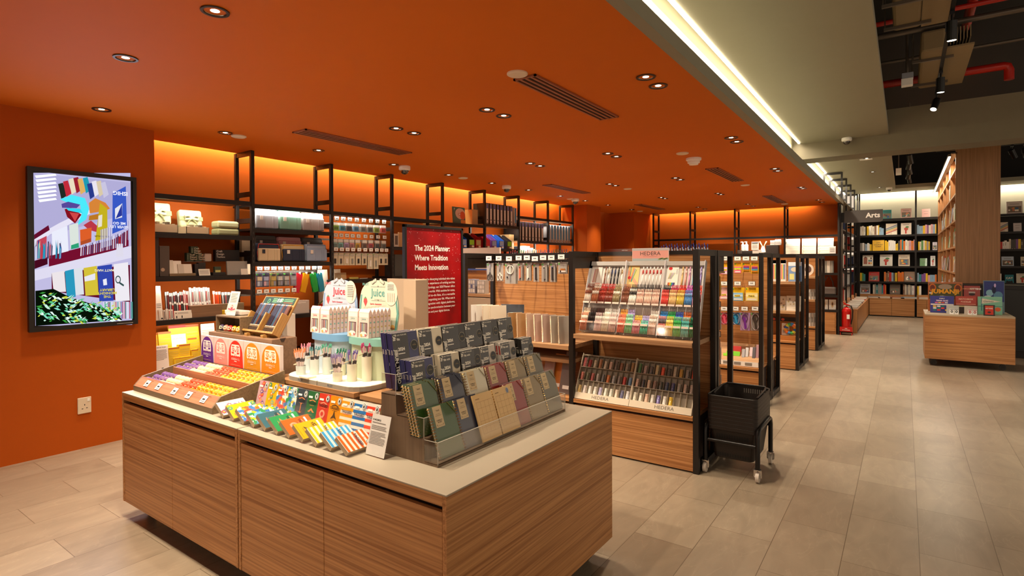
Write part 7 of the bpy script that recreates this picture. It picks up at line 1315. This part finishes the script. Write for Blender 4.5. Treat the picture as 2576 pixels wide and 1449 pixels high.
t = game(.89, 1.01, 9.99, .02, .15, '#1a1615', 'black framed red card box with cat lettering at the front', lambda m, w, h, y: (m.rect(-w * .36, w * .36, h * .1, h * .92, y, mat('#c8321f')), m.text('EXPLODING', h * .09, 0, h * .8, y * 2, mat('#e8904a'), bold=.03), m.text('KITTENS', h * .13, 0, h * .66, y * 2, mat('#f0e8e0'), bold=.04), m.disc(0, h * .32, w * .16, h * .08, y * 2, mat('#3a2a2a'))), 6)
# ------------------------------------------------------------------ wall screen, socket
t = thing('wall_screen', 'black framed portrait screen on the orange wall showing upside down bookshelves', 'screen', (-5.464, 1.683, 1.617), pi / 2); SW, SH = .366, .632
MB().box(-SW, SW, -.03, .0, -SH, SH, mat('#0b0a0a', .3)).obj('housing', t, bevel=.004)
m = MB(); fr = mat('#141312', .35); a, b = SW - .028, SH - .035
for q in ((-SW, SW, b, SH), (-SW, SW, -SH, -b), (-SW, -a, -b, b), (a, SW, -b, b)): m.box(q[0], q[1], -.045, -.03, q[2], q[3], fr)
m.obj('bezel', t)
m = MB(); E_ = lambda h, s=1: glow(h, s * .55); iw, ih = a - .012, b - .012; m.rect(-a, a, -b, b, -.0302, mat('#050505', .3)); NY = [-.0306]
def U(px, py):  # pixel of the screen crop -> screen face
    u = (px - 60) / 825; vt, vb = 78 + 82 * u, 1372 - 52 * u; v = (py - vt) / (vb - vt); return (-iw + 2 * iw * u, ih - 2 * ih * v)
def S(h, *pts, s=1.0): m.add([(U(*p)[0], NY[0], U(*p)[1]) for p in pts], [tuple(range(len(pts)))[::-1]], E_(h, s)); NY[0] -= .00006
def R_q(h, x0, y0, x1, y1, sl=0, s=1.0): S(h, (x0, y0), (x1, y0 + sl), (x1, y1 + sl), (x0, y1), s=s)
R_q('#c9c4ec', 60, 78, 885, 1372, 0); S('#b9b4e0', (60, 78), (885, 160), (885, 420), (60, 640)); S('#7a1030', (170, 780), (720, 640), (860, 560), (860, 700), (170, 890)); S('#e8e4fa', (60, 900), (885, 700), (885, 800), (60, 990)); S('#6a0f2c', (190, 930), (870, 860), (870, 1180), (190, 1080)); S('#f0ecff', (60, 620), (260, 500), (500, 380), (520, 420), (180, 600), (60, 700)); S('#6a1030', (60, 600), (170, 520), (180, 560), (60, 640)); S('#4a0a20', (60, 820), (160, 790), (160, 850), (60, 890))
r_ = random.Random(5)
for k in range(7): S('#f4f4ff', (70 + k * 4, 100 + k * 34), (230, 84 + k * 34), (240, 100 + k * 34), (80 + k * 4, 122 + k * 34), s=1.2)
for k, (x, y, c) in enumerate(((250, 170, '#1f2a24'), (290, 150, '#c02a3a'), (335, 130, '#e8dcc0'), (375, 120, '#9a2030'), (410, 130, '#e0b060'), (455, 120, '#1f9ab0'), (490, 170, '#2a3a8a'), (530, 150, '#e8e4f0'), (570, 150, '#d8c8a8'), (610, 160, '#c8c4e0'))): S(c, (x, y), (x + 40, y - 10), (x + 70, y + 100), (x + 25, y + 130), s=1.1)
S('#46d8e8', (262, 300), (360, 262), (470, 290), (505, 380), (480, 470), (400, 525), (440, 430), (430, 350), (330, 330), s=1.3); S('#5a4aa0', (275, 340), (330, 320), (430, 345), (400, 375), (280, 372)); S('#8a1020', (300, 385), (350, 370), (440, 430), (385, 505), (320, 450)); S('#d84a4a', (340, 410), (420, 420), (385, 490)); S('#30c8dc', (310, 372), (430, 380), (450, 420), (330, 395), s=1.3)
S('#e08a3a', (505, 330), (560, 290), (650, 330), (690, 380), (640, 400), (510, 420)); S('#d88a2a', (505, 440), (600, 420), (590, 470), (500, 480), s=.8); S('#c23a4a', (455, 520), (520, 480), (590, 540), (570, 580), (500, 560))
for pts, c in ((((600, 330), (665, 380), (665, 630), (555, 655)), '#c8b41f'), (((715, 250), (838, 190), (845, 545), (708, 595)), '#3a5ac8'), (((425, 560), (525, 540), (520, 660), (428, 692)), '#e0602a'), (((335, 520), (410, 500), (415, 710), (345, 725)), '#dfe8e0'), (((195, 580), (320, 525), (328, 740), (198, 775)), '#eef0ff'), (((80, 650), (155, 610), (150, 800), (80, 810)), '#c8485a')): S(c, *pts, s=1.05)
S('#f0f0f8', (735, 380), (803, 335), (800, 455), (735, 470)); S('#2a3aa0', (740, 465), (800, 440), (800, 340)); S('#2fa87a', (350, 690), (412, 670), (415, 710), (348, 725)); S('#f0e8d8', (585, 440), (620, 430), (615, 530), (580, 540)); S('#b8502a', (428, 660), (520, 630), (520, 662), (428, 692))
for k in range(22): x = 430 + k * 19; S(('#e8e4f4', '#a8a0c8', '#5a5078')[k % 3], (x, 700 - k * 6), (x + 9, 698 - k * 6), (x + 5, 780 - k * 4), (x - 5, 784 - k * 4))
for x0, x1, y0, y1, c in ((190, 290, 925, 1085, '#f0e8ec'), (295, 370, 910, 1130, '#2a9ac0'), (368, 440, 895, 1110, '#dfe4ec'), (450, 565, 885, 1115, '#d8c43a'), (570, 700, 872, 1165, '#3348b0'), (715, 850, 855, 1165, '#f2eef6')): S(c, (x0, y0), (x1, y0 - 18), (x1 + 12, y1), (x0 + 14, y1 + 6), s=1.05)
S('#f0f0fa', (455, 960), (550, 930), (550, 985), (460, 1000)); S('#f4f4ff', (617, 985), (650, 975), (655, 1030), (622, 1035)); [S('#3a5a5a', *[(755 + 26 * cos(q * pi / 6) * s_, 985 + 34 * sin(q * pi / 6) * s_) for q in range(12)], s=.8) if s_ == 1 else S('#f2eef6', *[(755 + 18 * cos(q * pi / 6), 985 + 24 * sin(q * pi / 6)) for q in range(12)]) for s_ in (1, .7)]; S('#3a5a5a', (770, 1005), (810, 1030), (805, 1045), (765, 1020), s=.8)
def TX(txt, px, py, size, c): p = U(px, py); m.text(txt, size, p[0], p[1], NY[0], E_(c, 1.1), bold=.03, rot=pi); NY[0] -= .00006
TX('NEVER LET\nME GO', 772, 520, .03, '#f0f0ff'); TX('ISHIG', 785, 250, .045, '#f0f0ff'); TX('MATT HAIG', 632, 905, .026, '#f0e8c0'); TX('THE\nMIDNIGHT\nLIBRARY', 655, 1100, .028, '#d8c84a'); TX('THE FINKLER', 615, 615, .018, '#6a5a10')
for k in range(26): x = 66 + r_.random() * 200; S(r_.choice(('#dfe4f4', '#3a4a9a', '#2a9ac0', '#c03a4a', '#e8d8a0', '#4a3a5a')), (x, 640 + r_.random() * 90), (x + 9, 636 + r_.random() * 90), (x + 4, 800), (x - 5, 806))
for k in range(40): x = 600 + k * 7; S(('#c8c4e8', '#8a84b4', '#f0f0ff')[k % 3], (x, 560 - k * 2), (x + 4, 560 - k * 2), (x + 2, 720 - k * 2), (x - 2, 720 - k * 2)) if x < 700 or x > 850 else None
for k in range(30): x = 620 + k * 9; S(r_.choice(('#dfe4f4', '#3a9a8a', '#8a84b4', '#c03a5a', '#e8d8a0', '#f0f0ff')), (x, 1175), (x + 7, 1175), (x + 7, 1320), (x, 1320))
S('#0d1a0c', (60, 1075), (200, 1060), (330, 1130), (480, 1180), (700, 1250), (790, 1330), (60, 1372), s=.6)
for k in range(230):
    x = 62 + r_.random() * 700; y = 1085 + (x - 60) * .2 + r_.random() * (1340 - 1085 - (x - 60) * .2); l = r_.uniform(18, 60); a_ = r_.uniform(-.9, .9)
    S(r_.choice(('#5ac88a', '#c8f0e0', '#8ae0c8', '#3a9a3a', '#e8fff4', '#c8d84a')), (x, y), (x + l * .5, y - 9 + a_ * l * .3), (x + l, y + a_ * l), (x + l * .5, y + 8 + a_ * l * .5), s=1.1)
for q, (x, y) in enumerate(((765, 620), (745, 680), (765, 680), (785, 680))): S(('#a82a3a', '#e8e4f4')[q > 0], (x - 8, y), (x + 8, y), (x + 14, y + 60 + 50 * (q > 0)), (x - 14, y + 60 + 50 * (q > 0)))
m.obj('display_panel', t)
m = MB(); m.rect(a - .13, a - .01, -SH + .012, -SH + .018, -.0455, mat('#8a8684')); m.box(SW - .001, SW + .001, -.042, -.036, -.01, .03, mat('#c8c0b0')); m.obj('badge', t)
o = light('screen_glow', 'AREA', (-5.40, 1.683, 1.617), 7, (.8, .85, 1), shape='RECTANGLE', size=.6, size_y=1.1); o.rotation_euler = (0, radians(-90), 0)
t = thing('wall_socket', 'white square wall socket low on the orange wall', 'socket', (-5.464, 1.669, .352), pi / 2); IV = mat('#d8c8ae', .4)
MB().box(-.046, .046, -.012, 0, -.065, .065, IV).obj('face_plate', t, bevel=.004); MB().box(.018, .034, -.016, -.011, .03, .052, WHITE).obj('switch', t, bevel=.001)
m = MB(); [m.rect(x - sx, x + sx, z - sz, z + sz, -.0126, BLACK) for x, z, sx, sz in ((0, .005, .003, .006), (-.015, -.025, .0055, .003), (.015, -.022, .0055, .003))]; m.obj('pin_holes', t)
# ------------------------------------------------------------------ red planner poster on a stand
t = thing('poster_stand', 'black framed red poster stand titled The 2024 Planner behind the planner rack', 'sign', (-3.0, 3.193, 0), pi / 2); PW, Z0, Z1 = .328, .86, 1.787
m = MB(); [m.box(*q, DARK) for q in ((-PW, PW, -.015, .015, Z1 - .022, Z1), (-PW, PW, -.015, .015, Z0, Z0 + .022), (-PW, -PW + .02, -.015, .015, Z0, Z1), (PW - .02, PW, -.015, .015, Z0, Z1))]; m.obj('frame', t, bevel=.002)
def red_mat():
    m = bpy.data.materials.new('poster_red'); m.use_nodes = True; nt = m.node_tree; p = nt.nodes['Principled BSDF']; tc = nt.nodes.new('ShaderNodeTexCoord'); n = nt.nodes.new('ShaderNodeTexNoise'); n.inputs['Scale'].default_value = 4; n.inputs['Detail'].default_value = 6
    r = nt.nodes.new('ShaderNodeValToRGB'); r.color_ramp.elements[0].color = lin('#74030a'); r.color_ramp.elements[0].position = .3; r.color_ramp.elements[1].color = lin('#b0060c'); r.color_ramp.elements[1].position = .75
    nt.links.new(tc.outputs['Object'], n.inputs[0]); nt.links.new(n.outputs['Fac'], r.inputs[0]); nt.links.new(r.outputs[0], p.inputs['Base Color']); p.inputs['Roughness'].default_value = .5; p.inputs['Coat Weight'].default_value = .1; p.inputs['Coat Roughness'].default_value = .04; p.inputs['Specular IOR Level'].default_value = .2; return m
m = MB(); m.box(-PW + .02, PW - .02, -.006, .01, Z0 + .02, Z1 - .022, red_mat()); y = -.0066; PT = mat('#f2e9e2', .5)
for k, s in enumerate(('The 2024 Planner:', 'Where Tradition', 'Meets Innovation')): m.text(s, .058, -.222, 1.612 - k * .0735, y, PT, 'LEFT', .025, .92)
for k, s in enumerate(('Designed for the discerning individual who values', 'both the tactile experience of writing and the', 'efficiency of technology, our 2024 Planner offers', 'the best of both worlds. With sections for notes,', "schedules, and to-do lists, it's a versatile", 'companion for organizing your life. What sets it', 'apart is its integration with digital platforms,', 'allowing seamless synchronization between your', 'handwritten plans and your digital devices.')):
    vs = text_mesh(s, 'LEFT', .012)[0]; wd0 = max(v[0] for v in vs); m.text(s, .0243, -.222, 1.375 - k * .0315, y, PT, 'LEFT', .012, (.452 if k < 8 else .39) / (wd0 * .0243))
r_ = random.Random(11)
for k in range(110): q = r_.uniform(.0008, .0026); m.disc(r_.uniform(-PW + .03, PW - .03), Z1 - .03 - abs(r_.gauss(0, .22)), q, q, y + .0001, PT, 6)
m.obj('poster', t); MB().box(-.02, .02, .016, .05, .02, 1.5, DARK).obj('post', t); MB().box(-.25, .25, -.16, .2, 0, .02, DARK).obj('base_plate', t, bevel=.003)
# ------------------------------------------------------------------ stack of baskets on a wheeled frame
BX0, BX1, BY0, BY1, BZ = -1.155, -.815, 4.035, 4.50, .555; bcx, bcy = (BX0 + BX1) / 2, (BY0 + BY1) / 2; BKT = mat('#231b16', .5, spec=.35)
def basket(z, full, label):
    t = thing('shopping_basket', label, 'basket', (bcx, bcy, z), group='black shopping baskets'); w, d = (BX1 - BX0) / 2, (BY1 - BY0) / 2; H = -.235
    def ringp(s, zz, n=6):
        R = .035; pts = []
        for sx, sy, a0 in ((1, 1, 0), (-1, 1, 90), (-1, -1, 180), (1, -1, 270)):
            for k in range(n): a = radians(a0 + 90 * k / (n - 1)); pts.append((sx * (w * s - R) + R * cos(a), sy * (d * s - R) + R * sin(a), zz))
        return pts
    def loft(m, rings, mt, close=False):
        n = len(rings[0])
        for A_, B2 in zip(rings, rings[1:]): m.add(A_ + B2, [(k, (k + 1) % n, n + (k + 1) % n, n + k) for k in range(n)], mt)
        if close: m.add(rings[-1], [tuple(range(n))], mt)
    m = MB(); loft(m, [ringp(.955, -.006), ringp(.985, 0), ringp(1, -.004), ringp(1, -.028), ringp(.985, -.032)], BKT); m.obj('rim', t, smooth=True)
    m = MB(); loft(m, [ringp(.955, -.006), ringp(.79, H), ringp(.77, H - .004)], BKT, True); m.obj('shell', t)
    if full:
        m = MB(); SL_ = mat('#060504', .7)
        for side in (-1, 1):
            for k in range(13):
                f = -.75 + k * .125
                for z0, z1 in ((-.06, -.095), (-.20, -.225)):
                    q0 = .955 + (.79 - .955) * (z0 / H); q1 = .955 + (.79 - .955) * (z1 / H); e = .0012
                    m.add([(f * w * .8 - .006, side * (d * q0 + e), z0), (f * w * .8 + .006, side * (d * q0 + e), z0), (f * w * .8 + .006, side * (d * q1 + e), z1), (f * w * .8 - .006, side * (d * q1 + e), z1)], [(0, 1, 2, 3)[::side]], SL_)
        m.obj('slots', t)
        for side in (-1,): 
            for k in range(14): MB().box(-w * .62 + k * .0165, -w * .62 + k * .0165 + .008, d * .90, d * .903, -.05, -.02, mat('#6a625c', .5)).obj('inner_slot', t) if k < 0 else None
    return t
for k in range(9): basket(BZ - k * .0265, k in (0, 8), 'black plastic basket, %s in the stack on the wheeled frame' % ('topmost' if k == 0 else 'lowest' if k == 8 else ORD[k] + ' from the top'))
bt = bpy.data.objects['shopping_basket']
m = MB(); w, d = (BX1 - BX0) / 2, (BY1 - BY0) / 2; m.tube([(-w * .86, -d * .55, -.012), (-w * .9, d * .5, .004), (-w * .8, d * .92, .004), (w * .8, d * .92, .004), (w * .9, d * .5, .004), (w * .86, -d * .55, -.012)], .008, BKT, 6); m.obj('folded_handle', bt, smooth=True)
sl = mat('#7a726a', .4)
for k in range(14): MB().box(-w * .1 + k * .0155, -w * .1 + k * .0155 + .007, d * .915, d * .918, -.055, -.022, sl).obj('rear_slot', bt)
t = thing('basket_frame', 'black tubular frame with white castors under the basket stack', 'trolley', (bcx, 4.24, 0)); TB = mat('#100c0a', .35, .3); fw = .175
for s in (-1, 1):
    MB().tube([(s * fw, -.22, .09), (s * fw, -.22, .30), (s * fw, -.205, .338), (s * fw, -.17, .352), (s * fw, .17, .352), (s * fw, .205, .338), (s * fw, .22, .30), (s * fw, .22, .09)], .016, TB, 12).obj('side_hoop', t, smooth=True)
for y, z in ((-.21, .235), (.21, .295)): MB().tube([(-fw, y, z), (fw, y, z)], .013, TB, 10).obj('cross_bar', t, smooth=True)
for s in (-1, 1):
    for y in (-.22, .22):
        c = thing('caster', None, None, (s * fw, y, 0)); c.parent = t
        MB().tube([(-.011, 0, .036), (.011, 0, .036)], .035, mat('#c8bcae', .5), 18).obj('wheel', c, smooth=True); mm = MB(); mm.bar((-.016, 0, .036), (-.016, 0, .085), .02, .003, CHROME); mm.bar((.016, 0, .036), (.016, 0, .085), .02, .003, CHROME); mm.box(-.02, .02, -.018, .018, .083, .09, CHROME); mm.tube([(-.02, 0, .036), (.02, 0, .036)], .007, CHROME, 8); mm.obj('fork', c)
# ------------------------------------------------------------------ unit with the white tool board, seen left of the nearest gondola
t = thing('tool_unit', 'oak backed unit with a white tool board, left of the nearest gondola', 'display rack', (-4.0, 5.35, 0))
MB().box(-.62, .62, .05, .09, 0, 1.42, W_X).obj('back_panel', t); MB().box(-.62, .62, -.25, .05, 1.10, 1.135, SHW).obj('shelf', t); MB().box(-.62, .62, -.3, .05, .0, .35, W_X).obj('base_cabinet', t); MB().box(-.62, .62, -.28, .05, .40, 1.09, mat('#a8937c', .6)).obj('pale_panel', t)
m = MB(); m.box(-.62, .02, .02, .045, 1.41, 1.685, mat('#cfc0b4', .5)); y = .0194; dk = mat('#2c2a4a'); m.poly([(-.56, 1.42), (-.36, 1.42), (-.34, 1.45), (-.34, 1.52), (-.40, 1.56), (-.56, 1.56)], y, dk); m.rect(-.52, -.42, 1.575, 1.583, y, dk); m.text('GOOD', .055, -.45, 1.525, y - .0006, PAPER, bold=.04); m.text('TOOLS', .05, -.45, 1.465, y - .0006, PAPER, bold=.04); m.rect(-.62, .02, 1.408, 1.425, y - .001, mat('#3a5aa8')); m.text('KOKUYO', .03, -.40, 1.39, y - .006, dk); m.obj('white_board', t)
for k, (x, w, h, c, lb) in enumerate(((-4.50, .22, .24, '#b8aaa0', 'white organiser pack with compartments on the tool unit shelf'), (-4.22, .11, .17, '#8a8898', 'grey blue small box on the tool unit shelf'), (-4.08, .12, .16, '#a09890', 'pale pouch box on the tool unit shelf'))):
    q = thing('tool_box', lb, 'box', (x, 5.13, 1.1355)); MB().box(-w / 2, w / 2, 0, .08, 0, h, mat(c, .5)).obj('box', q, bevel=.003); m = MB(); [m.rect(-w * .42 + (j % 3) * w * .29, -w * .18 + (j % 3) * w * .29, h * (.08 + .3 * (j // 3)), h * (.32 + .3 * (j // 3)), -.001, mat(('#d8d0c8', '#cbc0b4', '#5a5a7a')[(j + k) % 3 if j == 4 else j % 2])) for j in range(9)]; m.obj('print', q)
# ------------------------------------------------------------------ shelving on the far orange wall
FS = 13.1; LX = (-5.02, -4.12, -3.12, -2.10, -1.10)
for i, x in enumerate(LX): ladder('shelf_ladder', x, FS, x, FS + .36, CZ - .004, (2.665, 2.25, 1.9, 1.5, 1.1), 'black upright ladder frame on the far orange wall, %s from the left' % ORD[i], 'ladder frames of the far orange wall')
for i in range(4):
    for k, z in enumerate((2.05, 1.655, 1.26, .80, .50)):
        t = thing('wall_shelf', 'black shelf on the far orange wall, bay %s from the left, %s from the top' % (ORD[i], ORD[k]), 'shelf', ((LX[i] + LX[i + 1]) / 2, FS, z), group='black shelves of the far orange wall'); w = (LX[i + 1] - LX[i]) / 2 - .019
        MB().box(-w, w, .012, .35, -.022, 0, DARK).obj('board', t); MB().box(-w, w, -.012, .012, -.045, 0, DARK).obj('front_rail', t)
for i in (2, 3):
    x = (LX[i] + LX[i + 1]) / 2; o = light('shelf_beam', 'AREA', (x, FS + .06, 2.0), 4, (1, .93, .82), shape='RECTANGLE', size=.9, size_y=.04)
    tag(MB().box(x - .45, x + .45, FS + .03, FS + .055, 2.018, 2.027, glow('#fff4e0', 6)).obj('shelf_lamp'), 'light strip under the top shelf of far orange bay %s' % ORD[i], 'strip light')
def W(s_): return at(1640 + s_ / 3.0333, 620, y=FS + .1).x
def fbox(a, b, z, h, col, label, cat='box', name='box', d=.1, paint=None, y=FS + .06, lean=0):
    x0, x1 = W(a), W(b); t = thing(name, label, cat, ((x0 + x1) / 2, y, z + .001), rot=(radians(-lean), 0, 0)); w = (x1 - x0) / 2; MB().box(-w, w, 0, d, 0, h, mat(col, .5)).obj('body', t, bevel=.004)
    if paint: m = MB(); paint(m, w, h); m.obj('print', t)
def bottle(x, z, label):
    t = thing('pump_bottle', label, 'bottle', (x, FS + .1, z)); MB().lathe([(.035, 0), (.038, .01), (.038, .13), (.018, .155), (.018, .165)], WHITE, 16).obj('body', t, smooth=True); m = MB(); m.tube([(0, 0, .165), (0, 0, .20)], .012, WHITE); m.bar((.01, 0, .2), (-.045, 0, .2), .018, .014, WHITE); m.obj('pump', t)
fbox(672, 770, 1.656, .085, '#2a2624', 'flat black case under the white pump bottles'); fbox(655, 690, 1.656, .10, '#4a403a', 'small dark jar box left of the pump bottles', y=FS + .02)
bottle(W(694), 1.742, 'white pump bottle, left of two on the far orange wall'); bottle(W(722), 1.742, 'white pump bottle, right of two on the far orange wall')
fbox(770, 840, 1.656, .10, '#cfc4b8', 'pale low box under the scent card'); fbox(762, 818, 1.757, .18, '#e2dcd4', 'white scent card with small print between bottles and vase', 'card', 'scent_card', .01, lambda m, w, h: (m.rect(-w * .7, w * .7, h * .8, h * .88, -.001, INK), lines(m, -w * .7, w * .7, h * .2, h * .7, 6, -.001)), FS + .05)
t = thing('reed_vase', 'white vase with two dry reeds on the far orange wall', 'vase', (W(847), FS + .12, 1.657)); MB().lathe([(.05, 0), (.062, .05), (.04, .13), (.03, .17), (.034, .18)], WHITE, 16).obj('vase', t, smooth=True); m = MB(); [m.tube([(0, 0, .15), (s * .07, 0, .29)], .008, mat('#c8b48a'), 6, r2=.014) for s in (-1, 1)]; m.obj('reeds', t)
fbox(872, 965, 1.656, .20, '#38302c', 'dark tray of white gift cartons on the far orange wall', d=.2); fbox(905, 940, 1.857, .10, '#e2dcd2', 'white carton on the dark tray, left one'); fbox(942, 985, 1.857, .12, '#dcd4ca', 'white carton on the dark tray, right one')
for k, (a, b, lb) in enumerate(((1016, 1128, 'white quilted cloth in film, left of three'), (1143, 1252, 'pale floral cloth in film, middle of three'), (1264, 1386, 'white cloth with a floral edge, right of three'))):
    fbox(a, b, 1.656, .33, '#d0c4b0', lb + ' on the far orange wall', 'cloth', 'folded_cloth', .05, lambda m, w, h, k=k: ([m.rect(-w * .8, w * .8, h * (.2 + .15 * q), h * (.21 + .15 * q), -.001, mat('#a89a86')) for q in range(5)], [m.disc(-w * .85 + w * .12 * (q % 2), h * (.06 + .1 * q), w * .06, h * .03, -.0012, mat(('#8a9a6a', '#c89a6a')[q % 2]), 7) for q in range(9)] if k else None), FS + .1, 5)
fbox(1355, 1405, 1.656, .15, '#d8d2cc', 'small white notice at the right end of the far orange wall', 'sign', 'notice', .01, lambda m, w, h: lines(m, -w * .7, w * .7, h * .2, h * .8, 5, -.001), FS + .03)
for k in range(4): p = W(1300 + k * 24); tag(MB().tube([(0, 0, 0), (0, 0, .25)], .04, mat(('#d0c4b4', '#8a8478')[k % 2], .5), 14).obj('towel_roll', loc=(p, FS + .1, 1.262), smooth=True), 'upright patterned towel roll, %s of four, far orange wall' % ORD[k], 'towel roll')
t = thing('leather_bag', 'grey leather bag with a tall loop handle on the far orange wall', 'bag', (W(1345), FS + .14, .801)); MB().box(-.15, .15, -.06, .06, 0, .17, mat('#6a625c', .35)).obj('body', t, bevel=.03); MB().tube([(-.09, 0, .16), (-.08, 0, .27), (-.02, 0, .38), (.03, 0, .39), (.08, 0, .27), (.09, 0, .16)], .011, mat('#55504c', .4), 8).obj('handle', t, smooth=True)
for k in range(2): fbox(1290 + k * 62, 1345 + k * 62, .501, .21, '#ddd6cc', 'white ornament photo box, %s of two on the far orange wall' % ('left', 'right')[k], paint=lambda m, w, h: (m.disc(0, h * .5, w * .35, h * .3, -.001, mat('#c8a878')), m.disc(0, h * .55, w * .18, h * .16, -.0015, mat('#5a3a2a'))))
t = thing('oak_cabinet', 'oak base cabinet at the right end of the far orange wall', 'cabinet', (-1.6, FS - .02, 0)); MB().box(-.46, .46, 0, .4, .05, .452, W_X).obj('body', t); MB().box(-.44, .44, -.014, 0, .07, .43, W_X).obj('door', t, bevel=.001); MB().box(-.46, .46, .01, .4, 0, .05, W_X).obj('plinth', t)
t = tag(MB().box(-1.078, -1.06, FS + .02, YF - .02, 0, CZ - .03, DARK).obj('end_panel'), 'tall dark end panel closing the far orange wall shelving', 'panel')
fbox(70, 110, 1.656, .1, '#c8b49a', 'tan low box far left on the orange back wall'); fbox(470, 520, 1.656, .08, '#c8bcae', 'pale low box behind the pen tops, far orange wall'); fbox(380, 440, 1.656, .09, '#8a6a4a', 'brown low box behind the pen tops, far orange wall')
